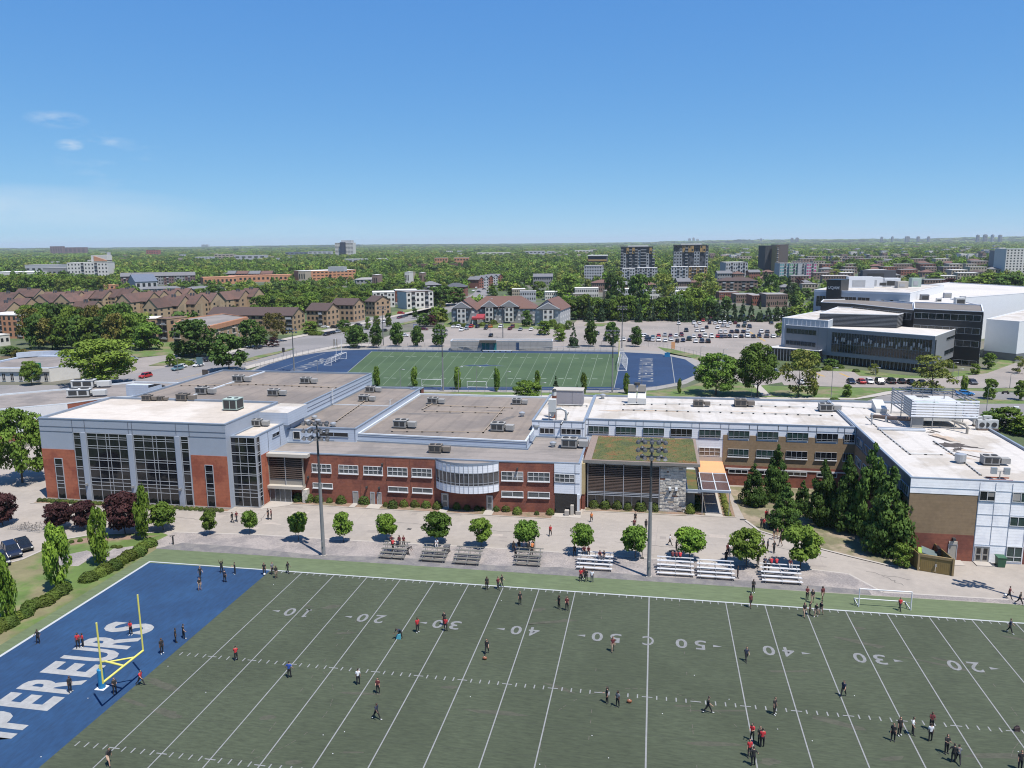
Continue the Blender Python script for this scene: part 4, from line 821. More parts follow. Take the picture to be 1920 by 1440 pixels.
# louvred screen on stilts on the east wing
t = thing('louvred_screen', 'large white slatted plant screen on stilts on the east roof', 'plant screen', (48, 54, 11.1))
x0, x1, y0, y1, zb, zt = 43.6, 54.2, 49.5, 61.5, 13.2, 16.2
SLAT_LIT = mat('slat_sunlit', (1.1, 1.1, 1.12), .4); SLAT_SHD = mat('slat_shaded', (.27, .31, .37), .45, metal=.2)  # one slat material, lightened on the sunlit front and greyed on shaded sides
for k in range(7):
    z = zb+k*.45
    g = MB(); g.prism([(x0, y0-.04), (x1, y0-.04), (x1, y0+.06), (x0, y0+.06)], z, z+.25, SLAT_LIT); g.build('slat', t)
    g = MB(); g.box(x0-.05, y0+.07, z, x0+.03, y1, z+.18, SLAT_SHD); g.build('slat', t)
    if k > 3:
        g = MB(); g.box(x1-.03, y0+.07, z, x1+.05, y1, z+.15, SLAT_SHD); g.build('slat', t); g = MB(); g.box(x0, y1-.05, z, x1, y1+.03, z+.15, SLAT_SHD); g.build('slat', t)
g = MB()
for x in (x0+.15, (2*x0+x1)/3, (x0+2*x1)/3, x1-.15):
    for y in (y0+.15, (y0+y1)/2, y1-.15): g.box(x-.07, y-.07, 11.1, x+.07, y+.07, zt, STEEL)
for x in (x0+.15, x1-.15): g.box(x-.06, y0, 13.0, x+.06, y1, 13.15, STEEL)
for y in (y0+.15, y1-.15): g.box(x0, y-.06, 12.98, x1, y+.06, 13.16, STEEL)
g.build('steel_frame', t)
g = MB(); g.box(x0+1.2, y0+1.5, 12.2, x1-2.0, y1-3.5, 15.3, HVL); g.box(x0+1.4, y0+1.8, 15.3, x0+5, y0+3.2, 15.34, HVG); g.box(x0+3.0, y1-5.2, 15.3, x0+5.0, y1-3.8, 15.36, HVD); g.box(x0+.4, y0+.4, 11.1, x0+2.2, y0+2, 12.9, HV); g.build('chiller', t)
g = MB(); g.tube([(x0-4.5, y0+7, 11.6), (x0-1, y0+2.5, 12.2), (x0+.5, y0+1.5, 12.4)], .35, LOUV, 8); g.tube([(50, 49, 12.8), (51.5, 47.2, 12.6), (51.6, 46.6, 12.2), (51.6, 46.6, 11.1)], .22, TAN, 8); g.build('pipe', t)
for (x, y, w, d, h, m, nm, lab, cat) in [(1648, 771, 1.9, 3.4, 1.9, HVL, 'duct_housing', 'white sloping duct housing west of the plant screen', 'duct'), (1690, 807, 7.4, .9, .35, CAPW, 'beam', 'pale metal beam lying on the east roof in front of the screen', 'beam'), (1800, 868, 1.5, 1.5, 1.5, GALV, 'round_vent', 'round silver vent on the east roof', 'vent')]:
    a, b = Q(x, y, 11.15); g = MB()
    if nm == 'round_vent': g.tube([(a, b, 11.15), (a, b, 11.5), (a, b, 11.5), (a, b, 12.5), (a, b, 12.6)], [.55, .55, .75, .75, .4], m, 16)
    elif nm == 'beam': g.box(a-w/2, b-d/2, 11.2, a+w/2, b+d/2, 11.5, m); g.box(a-w/2, b-.1, 11.5, a+w/2, b+.1, 11.62, GRM)
    else: g.prism([(a-w/2, b-d/2), (a+w/2, b-d/2), (a+w/2, b+d/2), (a-w/2, b+d/2)], 11.2, [12.0, 12.0, 13.1, 13.1], m)
    solo(g, nm, lab, cat)
for k, (x, y) in enumerate(((1839, 806), (1848, 806), (1862, 806), (1832, 799), (1850, 798))):
    a, b = Q(x, y, 11.15); t = thing('condenser', 'small white condenser, %s in the cluster right of the plant screen' % ORD[k], 'condenser', (a, b, 11.15), group='small condensers by the plant screen')
    g = MB(); g.box(a-.65, b-.3, 11.45, a+.65, b+.35, 12.9, HVL); g.build('cabinet', t); g = MB(); g.tube([(a, b-.31, 12.1), (a, b-.36, 12.1)], .42, HVD, 14); g.build('fan', t); g = MB(); g.box(a-.7, b-.5, 11.15, a+.7, b-.35, 11.4, LOUV); g.box(a-.7, b+.3, 11.15, a+.7, b+.45, 11.4, LOUV); g.build('skid', t)
for k, (x, y, z, h, m, lab) in enumerate([(1634, 797, 11.15, 1.9, GALV, 'tall thin vent pipe on the east roof near the brick corner'), (1662, 791, 11.15, .8, GALV, 'stubby silver vent beside the duct housing'), (1578, 773, 11.15, 0, None, '')]):
    if not m: continue
    a, b = Q(x, y, z); g = MB(); g.tube([(a, b, z), (a, b, z+h), (a, b, z+h)], [.13 if h > 1 else .3, .13 if h > 1 else .3, .35 if h > 1 else .5], m, 10); g.tube([(a, b, z+h), (a, b, z+h+.25)], [.3, .2], m, 10); solo(g, 'vent_pipe', lab, 'vent pipe')
for k, (x, y) in enumerate(((577, 795), (596, 794), (590, 787), (625, 800))): 
    a, b = Q(x, y, 10.45); g = MB(); g.tube([(a, b, 10.45), (a, b, 10.8), (a, b, 10.8), (a, b, 11.15), (a, b, 11.3)], [.3, .3, .55, .55, .2], GALV, 12); solo(g, 'roof_ventilator', 'round silver ventilator, %s of those at the front of the connecting roof' % ORD[k], 'ventilator', 'silver roof ventilators')
for k, (x, y, z) in enumerate(((979, 781, 9.35), (1037, 838, 8.25), (1005, 805, 11.1), (1130, 747, 11.1), (1129, 746, 11.1))):
    if k == 4: continue
    a, b = Q(x, y, z); g = MB(); g.tube([(a, b, z), (a, b, z+.5), (a, b, z+.5), (a, b, z+.85), (a, b, z+1.0)], [.35, .35, .6, .6, .2], GALV, 12); solo(g, 'roof_ventilator', ['squat silver ventilator near the right edge of the middle roof', 'small silver ventilator beside the large pale unit on the front roof', 'small ventilator on the left edge of the white link roof', 'small silver ventilator at the back left of the long white roof'][k], 'ventilator', 'silver roof ventilators')
a, b = Q(1754, 972-63, 11.15); 
t = thing('small_condenser', 'pair of tilted antenna boxes on timber sleepers at the front of the east roof', 'antenna', (46.2, 19.8, 11.15)); g = MB()
for s in (-1, 1): g.prism([(46.2+s*.8-.35, 19.7), (46.2+s*.8+.35, 19.7), (46.2+s*.8+.35, 20.1), (46.2+s*.8-.35, 20.1)], 11.9, 12.8, GALV)
g.build('panels', t); g = MB(); g.tube([(46.2, 19.9, 11.2), (46.2, 19.9, 12.3)], .07, STEEL, 6); g.tube([(45.4, 19.9, 12.3), (47, 19.9, 12.3)], .05, STEEL, 6); g.build('mast', t); g = MB(); g.box(44.7, 19.2, 11.16, 47.6, 19.35, 11.3, BRO); g.box(44.7, 20.4, 11.16, 47.6, 20.55, 11.3, BRO); g.build('sleepers', t)
# gas lines on blocks
def gasline(pts, z, label, col=None, step=1.7):
    t = thing('gas_pipe', label, 'pipe', (pts[0][0], pts[0][1], z)); g = MB(); g.tube([(a, b, z+.22) for a, b in pts], .07, col or mat('pipe_tan', (.42, .33, .24), .6), 6); g.build('pipe', t); g = MB()
    for (a, b), (c, d) in zip(pts, pts[1:]):
        n = max(1, int(math.hypot(c-a, d-b)/step))
        for k in range(n+1): x = a+(c-a)*k/n; y = b+(d-b)*k/n; g.box(x-.16, y-.12, z, x+.16, y+.12, z+.17, HVD)
    g.build('pipe_blocks', t)
zz = 9.35
gasline([Q(700+35, 810, zz), Q(906, 812, zz), Q(945, 765, zz)], zz, 'thin gas pipe along the front of the middle roof turning back', None, 2.6)
gasline([Q(792, 769, zz), Q(815, 756, zz)], zz, 'short yellowish gas pipe running to the back unit on the middle roof')
gasline([Q(800, 761, zz), Q(960, 766, zz)], zz, 'thin gas pipe crossing the back of the middle roof', None, 2.6)
gasline([Q(796, 772, zz), Q(940, 776, zz)], zz, 'second thin gas pipe across the middle of the middle roof', None, 2.6)
gasline([Q(631, 791, 10.45), Q(672, 762, 10.45), Q(690, 749, 10.45)], 10.45, 'gas pipe running back along the connecting roof')
gasline([Q(480, 722, 12.85), Q(630, 728, 12.85)], 12.85, 'gas pipe crossing the large hall roof')
gasline([Q(340, 724, 12.85), Q(480, 722, 12.85)], 12.85, 'gas pipe along the left half of the large hall roof')
zz = 11.1
gasline([Q(1168, 769, zz), Q(1250, 771, zz), Q(1560, 780, zz)], zz, 'line of pipe and black blocks along the long white roof', HVL, 1.9)
gasline([Q(1170, 759, zz), Q(1300, 758, zz), Q(1560, 766, zz)], zz, 'rear line of pipe on the long white roof', HVL, 2.4)
gasline([Q(1065, 775, zz), Q(1052, 797, zz)], zz, 'dotted pipe run on the white link roof', HVL, .8)
gasline([Q(1045, 760, zz), Q(1100, 762, zz)], zz, 'short pipe run in front of the plant cabin', HVL, 1.0)
gasline([Q(1624, 783, zz), Q(1660, 816, zz), Q(1706, 853, zz)], zz, 'pipe run along the west side of the east roof', HVL, 1.4)
gasline([Q(1706, 853, zz), Q(1765, 854, zz)], zz, 'short pipe joining the two long runs on the east roof', HVL)
gasline([Q(1751, 829, zz), Q(1800, 862, zz), Q(1838, 892, zz)], zz, 'white pipe run past the round vent on the east roof', HVL, 1.0)
gasline([Q(1577, 763, zz), Q(1665, 770, zz)], zz, 'pipe run behind the duct housing on the east roof', HVL)
g = MB(); STN = mat('soot_stain', (.075, .062, .055), .95, var=.6, scale=1.6); ST2 = mat('rust_stain', (.50, .40, .31), .95, var=.3, scale=.8)
def blotch(g, px_, py_, z, a, b, ang, m, seed, k=26):
    c = P(px_, py_, z); r = random.Random(seed); pts = []
    for i in range(k): t_ = 2*math.pi*i/k; q = 1+r.uniform(-.4, .3); pts.append((c.x+a*q*math.cos(t_)*math.cos(ang)-b*q*math.sin(t_)*math.sin(ang), c.y+a*q*math.cos(t_)*math.sin(ang)+b*q*math.sin(t_)*math.cos(ang)))
    g.sheet(pts, z, m)
zz = 11.16
for i, (x, y, a, b, an, m) in enumerate([(1800, 855, 2.2, .5, -.9, ST2), (1770, 820, 3, 1.0, -1.2, ST2), (1820, 845, 2.4, .6, -.3, ST2), (1784, 834, 2.4, 1.5, .1, STN), (1808, 837, 2.6, .6, -.2, STN), (1765, 822, 2.6, .4, 2.0, STN), (1752, 808, 1.2, .3, 2.1, STN), (1812, 852, 3, .25, 2.2, STN), (1796, 842, 1.6, .5, .9, STN), (1745, 810, .8, .4, .2, STN)]): blotch(g, x, y, zz+.004*i, a, b, an, m, i)
zz = 11.06
for i, (x, y, a, b, an, m) in enumerate([(1205, 768, 2.0, .7, 0, STN), (1150, 770, 3, .5, 0, ST2), (1225, 770, 6, .5, 0, ST2), (1330, 771, 7, .45, 0, ST2), (1420, 773, 7, .5, 0, ST2), (1490, 776, 5, .4, 0, ST2), (1620, 770, 4, .6, 0, ST2)]): blotch(g, x, y, zz+.004*i, a, b, an, m, 20+i)
struct('roof_stains', g)
g = MB(); zz = 9.36
for i, (x, y, a, b, an) in enumerate([(780, 776, 3.5, .6, .05), (840, 775, 2.5, .4, .1), (950, 785, 3, .7, 1.2), (930, 770, 2, .4, .1)]): blotch(g, x, y, zz+.004*i, a, b, an, mat('dark_patch', (.16, .145, .135), .95, var=.2), 60+i)
g.sheet([P(842, 777, 0).xy, P(843, 777, 0).xy, P(843, 778, 0).xy], -5, HVD); struct('roof_patches', g)
# roof ladders
for (x, y, z, h, lab) in ((624, 757, 10.8, 3.2, 'white access ladder up the siding of the large hall'), (732, 770, 9.4, 2.3, 'white access ladder between the connecting roof and the middle roof')):
    a, b = Q(x, y, z); t = thing('roof_ladder', lab, 'ladder', (a, b, z)); g = MB()
    for s in (-.25, .25): g.tube([(a, b+s, z), (a, b+s, z+h)], .04, FRW, 6)
    g.build('rail', t); g = MB()
    for k in range(int(h/.3)): g.tube([(a, b-.25, z+.2+k*.3), (a, b+.25, z+.2+k*.3)], .025, FRW, 5)
    for s in (-.4, .4): g.tube([(a+.1, b+s, z+h), (a+.5, b+s, z+h+.1)], .03, FRW, 5)
    g.build('rung', t)
# ================================================================ the town behind
OCC = []           # plan outlines already built on: (minx, miny, maxx, maxy) or polygons
def occ(poly, m=1.5):
    OCC.append(outset(poly if sum(poly[i][0]*poly[(i+1) % len(poly)][1]-poly[(i+1) % len(poly)][0]*poly[i][1] for i in range(len(poly))) > 0 else poly[::-1], m))
def inside(p, poly):
    c = False; n = len(poly)
    for i in range(n):
        a, b = poly[i], poly[i-1]
        if (a[1] > p[1]) != (b[1] > p[1]) and p[0] < (b[0]-a[0])*(p[1]-a[1])/(b[1]-a[1])+a[0]: c = not c
    return c
def boxof(poly): return min(q[0] for q in poly), min(q[1] for q in poly), max(q[0] for q in poly), max(q[1] for q in poly)
def W_(n, c, **k): return mat(n, c, .85, var=.08, scale=.5, **k)
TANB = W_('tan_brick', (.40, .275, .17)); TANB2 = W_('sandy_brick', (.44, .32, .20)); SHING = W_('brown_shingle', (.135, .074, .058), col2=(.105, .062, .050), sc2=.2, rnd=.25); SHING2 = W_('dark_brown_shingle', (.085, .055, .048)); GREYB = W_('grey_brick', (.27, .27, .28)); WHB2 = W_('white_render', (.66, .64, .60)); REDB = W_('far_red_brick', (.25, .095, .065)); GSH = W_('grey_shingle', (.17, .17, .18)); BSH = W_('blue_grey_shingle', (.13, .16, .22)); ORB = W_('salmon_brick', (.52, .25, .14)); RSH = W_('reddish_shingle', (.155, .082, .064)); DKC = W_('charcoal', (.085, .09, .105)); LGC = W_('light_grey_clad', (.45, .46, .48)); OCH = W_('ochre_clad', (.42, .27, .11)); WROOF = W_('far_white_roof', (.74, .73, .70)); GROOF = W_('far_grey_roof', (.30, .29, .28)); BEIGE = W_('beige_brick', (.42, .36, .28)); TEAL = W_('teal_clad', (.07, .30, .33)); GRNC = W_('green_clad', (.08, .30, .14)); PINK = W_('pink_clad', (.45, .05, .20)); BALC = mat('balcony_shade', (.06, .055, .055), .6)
WIN = mat('house_window', (.03, .035, .04), .15, var=.3, scale=.3, spec=.6)
def bb(label, xl, yl, xr, yr, ytop, depth, floors=3, cols=6, wall=TANB, roof=GROOF, kind='flat', cat='building', name='building', group=None, ww=.5, wh=.5, side='R', sidecols=2, rise=3.0, trim=None, win=WIN, balc=(), zlow=.6, overh=.5, chim=0, h=None, gapcols=()):
    if yl < 524: yr = yl-.009*(xr-xl)
    A = P(xl, yl); B = P(xr, yr); h = h or HT(xl, yl, ytop)
    if kind != 'flat': h -= rise
    u = (B-A); u.z = 0; L = u.length; u.normalize(); n = Vector((-u.y, u.x, 0))
    if n.y < 0: n = -n
    C0 = (A+B)/2+n*depth/2
    rz = math.atan2(u.y, u.x); t = thing(name, label, cat, (C0.x, C0.y, 0), rz, group)
    occ([tuple((A)[:2]), tuple(B[:2]), tuple((B+n*depth)[:2]), tuple((A+n*depth)[:2])])
    X0, X1, Y0, Y1 = -L/2, L/2, -depth/2, depth/2
    g = MB(); g.box(X0, Y0, 0, X1, Y1, h, wall); g.build('wall', t)
    if kind == 'flat':
        g = MB(); g.box(X0-.15, Y0-.15, h, X1+.15, Y1+.15, h+.35, trim or wall); g.build('parapet', t); g = MB(); g.box(X0+.25, Y0+.25, h+.3, X1-.25, Y1-.25, h+.38, roof); g.build('roof', t)
    elif kind == 'gable':
        o = overh; g = MB(); g.add([(X0-o, Y0-o, h-.2), (X1+o, Y0-o, h-.2), (X1+o, 0, h+rise), (X0-o, 0, h+rise), (X0-o, Y1+o, h-.2), (X1+o, Y1+o, h-.2)], [(0, 1, 2, 3), (3, 2, 5, 4)], roof)
        g.add([(X0-o, Y0-o, h-.5), (X1+o, Y0-o, h-.5), (X1+o, Y0-o, h-.2), (X0-o, Y0-o, h-.2)], [(0, 1, 2, 3)], roof); r_ = g.build('roof', t)
        for x in (X0, X1): g = MB(); g.add([(x, Y0, h-.02), (x, Y1, h-.02), (x, 0, h+rise-.15)], [(0, 1, 2)], wall); g.build('gable', t)
    elif kind == 'gablef':      # gable towards the viewer
        o = overh; g = MB(); g.add([(X0-o, Y0-o, h-.2), (0, Y0-o, h+rise), (0, Y1+o, h+rise), (X0-o, Y1+o, h-.2), (X1+o, Y0-o, h-.2), (X1+o, Y1+o, h-.2)], [(0, 1, 2, 3), (1, 4, 5, 2)], roof); r_ = g.build('roof', t)
        g = MB(); g.add([(X0, Y0, h-.02), (X1, Y0, h-.02), (0, Y0, h+rise-.2)], [(0, 1, 2)], wall); g.build('gable', t)
    elif kind == 'hip':
        o = overh; r0 = min(depth/2, L/2)*.95; g = MB(); g.add([(X0-o, Y0-o, h-.1), (X1+o, Y0-o, h-.1), (X1+o, Y1+o, h-.1), (X0-o, Y1+o, h-.1), (X0+r0, 0, h+rise), (X1-r0, 0, h+rise)], [(0, 1, 5, 4), (1, 2, 5), (2, 3, 4, 5), (3, 0, 4)], roof); r_ = g.build('roof', t)
    for k in range(chim):
        x = X0+L*(k+.5)/chim; g = MB()
        for s in (-.9, .9): g.box(x+s-.4, -1.3, h+rise*.6, x+s+.4, -.5, h+rise+.9, DKC)
        g.build('chimney', r_ if kind != 'flat' else t)
    if floors:
        fh = (h-zlow)/floors; cw = L/cols
        for f in range(floors):
            for c in range(cols):
                if c in gapcols: continue
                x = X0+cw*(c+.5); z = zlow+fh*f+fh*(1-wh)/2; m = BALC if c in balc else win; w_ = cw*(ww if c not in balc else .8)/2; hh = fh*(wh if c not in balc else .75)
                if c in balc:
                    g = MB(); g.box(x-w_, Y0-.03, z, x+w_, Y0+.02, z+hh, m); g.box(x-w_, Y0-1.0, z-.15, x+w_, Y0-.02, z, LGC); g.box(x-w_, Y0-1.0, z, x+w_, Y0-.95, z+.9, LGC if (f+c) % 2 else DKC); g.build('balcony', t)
                else:
                    g = MB(); g.box(x-w_, Y0-.05, z, x+w_, Y0+.02, z+hh, m); g.build('window', t)
        if sidecols:
            xs = X1 if side == 'R' else X0; sg = 1 if side == 'R' else -1; cw = depth/sidecols
            for f in range(floors):
                for c in range(sidecols):
                    y = Y0+cw*(c+.5); z = zlow+fh*f+fh*(1-wh)/2; w_ = min(.9, cw*ww/2); g = MB(); g.box(xs-.02*sg, y-w_, z, xs+.05*sg, y+w_, z+fh*wh, win); g.build('window', t)
    return t
# --- tan blocks with brown roofs along the boulevard
bb('long tan brick apartment block with dark brown roof and arched bays at the boulevard', 392, 620, 550, 622, 577, 14, 3, 12, TANB, SHING2, 'gable', cat='apartment block', rise=3.4, sidecols=3, balc=(0, 5, 11), chim=0)
bb('tan brick block with brown roof, second of the boulevard row from the left', 576, 613, 614, 614, 569, 13, 3, 5, TANB, SHING2, 'gable', cat='apartment block', rise=3.4, sidecols=3, balc=(3,))
bb('tan brick block with brown roof and cream balconies, third of the boulevard row', 622, 603, 664, 604, 560, 13, 3, 5, TANB, SHING2, 'gable', cat='apartment block', rise=3.2, sidecols=3, balc=(0,))
bb('tan brick block with brown roof, last of the boulevard row beside the white block', 686, 592, 704, 593, 555, 14, 3, 3, TANB, SHING2, 'gable', cat='apartment block', rise=3.0, sidecols=3)
# --- flat roofed one with an orange trim
t = shell('apartment_block', 'low flat roofed tan block with an orange trim, half behind the round tree', [tuple(P(327, 648)[:2]), tuple(P(393, 652)[:2]), tuple(P(466, 630)[:2]), tuple(P(420, 622)[:2]), tuple(P(345, 634)[:2])], 9.3, TANB, ROOFG2, cat='apartment block', cap=ORB, capw=.5)
occ([tuple(P(*q)[:2]) for q in ((327, 648), (393, 652), (466, 630), (420, 622), (345, 634))])
A, B = P(393, 652), P(466, 630); F = Face(t, A, B)
F.panel('trim', 0, F.L, 7.2, 9.2, ORB, .5)
for f in range(3):
    for k in range(7):
        s = 1+k*(F.L-2)/7
        if k % 3 == 1: F.panel('balcony', s, s+3.2, .6+f*2.6, .9+f*2.6, TANL, 1.0); F.win(s, s+3, 1+f*2.6, 2.6+f*2.6, glass=WIN, frame=FRW)
        else: F.win(s+.6, s+2, 1.3+f*2.6, 2.5+f*2.6, glass=WIN, frame=FRW)
F = Face(t, P(327, 648), P(393, 652))
for f in range(3): F.panel('balcony', .3, 4.5, .6+f*2.6, .9+f*2.6, TANL, .8); F.win(.5, 3.8, 1+f*2.6, 2.6+f*2.6, glass=WIN, frame=FRW)
bb('salmon brick block with tall recessed bays and a white roof edge at the left border', -30, 634, 45, 635, 591, 16, 4, 8, ORB, WROOF, 'flat', cat='apartment block', ww=.45, wh=.6, balc=(3, 7), trim=WHB2)
bb('small white flat roofed building at the left border below the salmon block', -20, 652, 20, 647, 632, 9, 1, 4, WHB2, WHB2, 'flat', wh=.4)
bb('low block with bright white roof hidden behind the maples', 205, 640, 297, 637, 601, 14, 3, 7, TANB, WROOF, 'flat', cat='apartment block', trim=TANB)
bb('dark balconied end of the tan block between the maples', 298, 640, 316, 641, 598, 12, 3, 2, TANB, SHING, 'flat', cat='apartment block', balc=(0, 1))
# --- brown roofed terrace houses
th = [  # xl, xr, ybase, ytop, kind
 (-12, 22, 584, 549, 'gable'), (24, 66, 576, 542, 'gable'), (-10, 20, 590, 562, 'gable'), (18, 44, 592, 560, 'gable'), (-14, 10, 600, 567, 'gable'), (60, 95, 585, 552, 'gablef'), (74, 112, 580, 548, 'gable'), (103, 134, 586, 551, 'gablef'),
 (112, 140, 580, 547, 'gable'), (138, 166, 579, 546, 'gable'), (166, 194, 579, 545, 'gable'), (194, 218, 578, 543, 'gable'), (216, 242, 578, 541, 'gable'), (130, 170, 600, 566, 'gable'),
 (219, 248, 592, 551, 'gablef'), (248, 277, 590, 549, 'gable'), (268, 296, 582, 546, 'gable'), (296, 322, 580, 544, 'gable'), (320, 348, 578, 541, 'gable'),
 (270, 298, 604, 560, 'gablef'), (298, 336, 600, 556, 'gable'), (336, 368, 598, 553, 'gable'), (366, 397, 594, 550, 'gable'), (403, 426, 586, 547, 'gablef'), (426, 450, 584, 545, 'gable'), (450, 476, 582, 541, 'gable')]
for k, (xl, xr, yb, yt, kd) in enumerate(th):
    row = 'front' if yb >= 590 else ('middle' if yb > 580 else 'back')
    w = (P(xr, yb)-P(xl, yb)).length
    same = sorted([q for q in th if ('front' if q[2] >= 590 else ('middle' if q[2] > 580 else 'back')) == row], key=lambda q: q[0]); i = same.index((xl, xr, yb, yt, kd))
    bb('brown roofed terrace house%s, %s in the %s row' % (' with gable end' if kd == 'gablef' else '', ORD[i], row), xl, yb, xr, yb+.4, yt, 15 if kd == 'gable' else 13, 3, 3, TANB2 if k % 3 else TANB, SHING, kd, cat='house', name='terrace_house', group='brown roofed terrace houses', rise=5.2, sidecols=2, overh=.35, chim=(1 if kd == 'gable' and k % 4 != 3 else 0))
for k, (x, y) in enumerate(((345, 607), (376, 606), (412, 596))):
    A = P(x, y); g = MB(); g.box(A.x-1.6, A.y-1, 0, A.x+1.6, A.y+1, 9.5, TANB2); g.prism([(A.x-1.6, A.y-1), (A.x+1.6, A.y-1), (A.x+1.6, A.y+1), (A.x-1.6, A.y+1)], 9.5, [9.5, 11.2, 11.2, 9.5], TANB2); g.box(A.x-.5, A.y-1.05, 3, A.x+.5, A.y-.98, 4.5, WIN); g.box(A.x-.5, A.y-1.05, 6, A.x+.5, A.y-.98, 7.5, WIN)
    solo(g, 'stair_turret', 'tan stair turret, %s of the three in front of the terrace houses' % ORD[k], 'stair tower', 'tan stair turrets')
# --- the restaurant at the left
t = shell('restaurant', 'low white restaurant with a blue grey curved roof edge behind the shade tree', [tuple(P(*q)[:2]) for q in ((-30, 714), (0, 716), (45, 716), (95, 716), (118, 713), (150, 708), (150, 690), (60, 690), (35, 693), (-10, 704))], 4.6, WHB2, ROOFG2, cat='building', cap=GRL, capw=.9, par=.5)
occ([tuple(P(*q)[:2]) for q in ((-30, 714), (95, 716), (150, 708), (150, 690), (60, 690))], 3)
F = Face(t, P(0, 716), P(95, 716))
for k in range(6): F.win(1+k*F.L/6, F.L/6*(k+1)-.8, .4, 2.8, 2, 2, GLASS, FRW)
F.panel('fascia', 0, F.L, 3.4, 4.5, WHB2, .5); F.panel('green_sign', F.L-5, F.L-2.6, 2.9, 6.3, mat('green_sign', (.02, .20, .11), .5), .9)
g = MB(); F.slab(g, F.L-4.6, F.L-3.0, 4.4, 5.4, .9, .93, FRW); F.slab(g, F.L-4.3, F.L-3.3, 4.65, 5.15, .93, .96, MATS['green_sign']); g.build('sign_mark', t)
g = MB()
for k in range(9):
    a = k/8; x0_, y0_ = P(34+a*100, 694-4*math.sin(a*2.4)).xy; x1_, y1_ = P(34+(a+.125)*100, 694-4*math.sin((a+.125)*2.4)).xy
    g.prism([(x0_, y0_), (x1_, y1_), (x1_, y1_+1), (x0_, y0_+1)], 4.4, 6.2, GRL)
g.build('curved_screen', t)
for k, (x, y) in enumerate(((10, 672), (40, 668), (75, 660), (110, 664))):
    g = MB(); A = P(x, y); g.box(A.x-7, A.y-.5, 0, A.x+7, A.y, .7, TANB2); solo(g, 'garden_wall', 'tan terrace wall behind the restaurant, %s of four' % ORD[k], 'wall', 'tan garden walls')
# --- blocks round the bend of the boulevard
bb('white three storey block with cream balconies next to the red walled one', 700, 577, 741, 576, 549, 16, 3, 6, WHB2, WROOF, 'flat', cat='apartment block', balc=(1, 3), trim=WHB2)
bb('dark glazed block with a thin pale roof between the two white blocks', 742, 571, 783, 570, 545, 14, 3, 5, REDB, WROOF, 'flat', balc=(2, 3, 4), cat='apartment block', trim=LGC)
bb('cream three storey block with a red eaves band and balconies', 763, 580, 813, 577, 548, 14, 3, 6, WHB2, GROOF, 'flat', cat='apartment block', balc=(1, 4), trim=RSH, sidecols=2)
bb('grey roofed block behind the white ones, dark front', 795, 552, 828, 551, 528, 14, 3, 6, DKC, GSH, 'hip', cat='house', rise=3, balc=(1, 3))
bb('dark roofed block with brick end wall above the residence', 832, 556, 872, 556, 531, 14, 3, 6, REDB, DKC, 'hip', cat='house', rise=3)
for k in range(5): bb('brick and white townhouse, %s in the row on the side street' % ORD[k], 898+k*9, 541-k*2.2, 907+k*9, 540-k*2.2, 519-k*1.3, 12, 3, 2, REDB if k % 2 == 0 else LGC, GSH, 'gablef', cat='house', name='townhouse', group='red and white townhouses', rise=2.6)
# --- grey residence with the brown roof
t = bb('long grey three storey residence with a brown hipped roof and red entrance awning', 880, 606, 1005, 606, 557, 18, 3, 14, GREYB, RSH, 'hip', cat='building', name='residence', rise=6.2, ww=.42, wh=.42, win=FRW, gapcols=(3, 4), zlow=.9)
bb('gabled left wing of the grey residence with white barge boards', 847, 609, 893, 609, 562, 24, 3, 4, GREYB, RSH, 'gablef', cat='building', name='residence_wing', rise=5.5, ww=.42, wh=.42, win=FRW)
bb('gabled right wing of the grey residence beside the car park', 1003, 611, 1050, 612, 561, 26, 3, 4, LGC, RSH, 'gablef', cat='building', name='residence_wing', rise=5.5, ww=.42, wh=.42, win=FRW, sidecols=5)
for (x, y, w) in ((866, 609.5, 8), (1028, 612, 9), (955, 606.5, 8), (918, 606.5, 7)):
    A = P(x, y); h = 9.2; g = MB(); g.add([(A.x-w*.7, A.y-.5, h), (A.x, A.y-.5, h+3.4), (A.x+w*.7, A.y-.5, h), (A.x+w*.7-.5, A.y-.5, h-.2), (A.x, A.y-.5, h+2.9), (A.x-w*.7+.5, A.y-.5, h-.2)], [(0, 1, 4, 5), (1, 2, 3, 4)], FRW)
    g.add([(A.x-w*.7, A.y-.5, h), (A.x, A.y-.5, h+3.4), (A.x, A.y+4, h+3.4), (A.x-w*.7, A.y+4, h)], [(0, 1, 2, 3)], RSH); g.add([(A.x, A.y-.5, h+3.4), (A.x+w*.7, A.y-.5, h), (A.x+w*.7, A.y+4, h), (A.x, A.y+4, h+3.4)], [(0, 1, 2, 3)], RSH); g.add([(A.x-w*.7+.5, A.y-.45, h-.2), (A.x+w*.7-.5, A.y-.45, h-.2), (A.x, A.y-.45, h+2.9)], [(0, 1, 2)], GREYB)
    g.box(A.x-w*.3, A.y-.6, 1.0, A.x+w*.3, A.y-.2, 8.6, WHB2)
    for f in range(3):
        for q in (-.15, .15): g.box(A.x+w*q-.6, A.y-.7, 1.6+f*2.7, A.x+w*q+.6, A.y-.6, 3.0+f*2.7, WIN)
    solo(g, 'dormer_bay', {866: 'white window bay on the left gabled wing of the residence', 1028: 'white window bay on the right gabled wing of the residence', 955: 'white window bay in the middle right of the residence front', 918: 'white window bay beside the red awning of the residence'}[x], 'window bay')
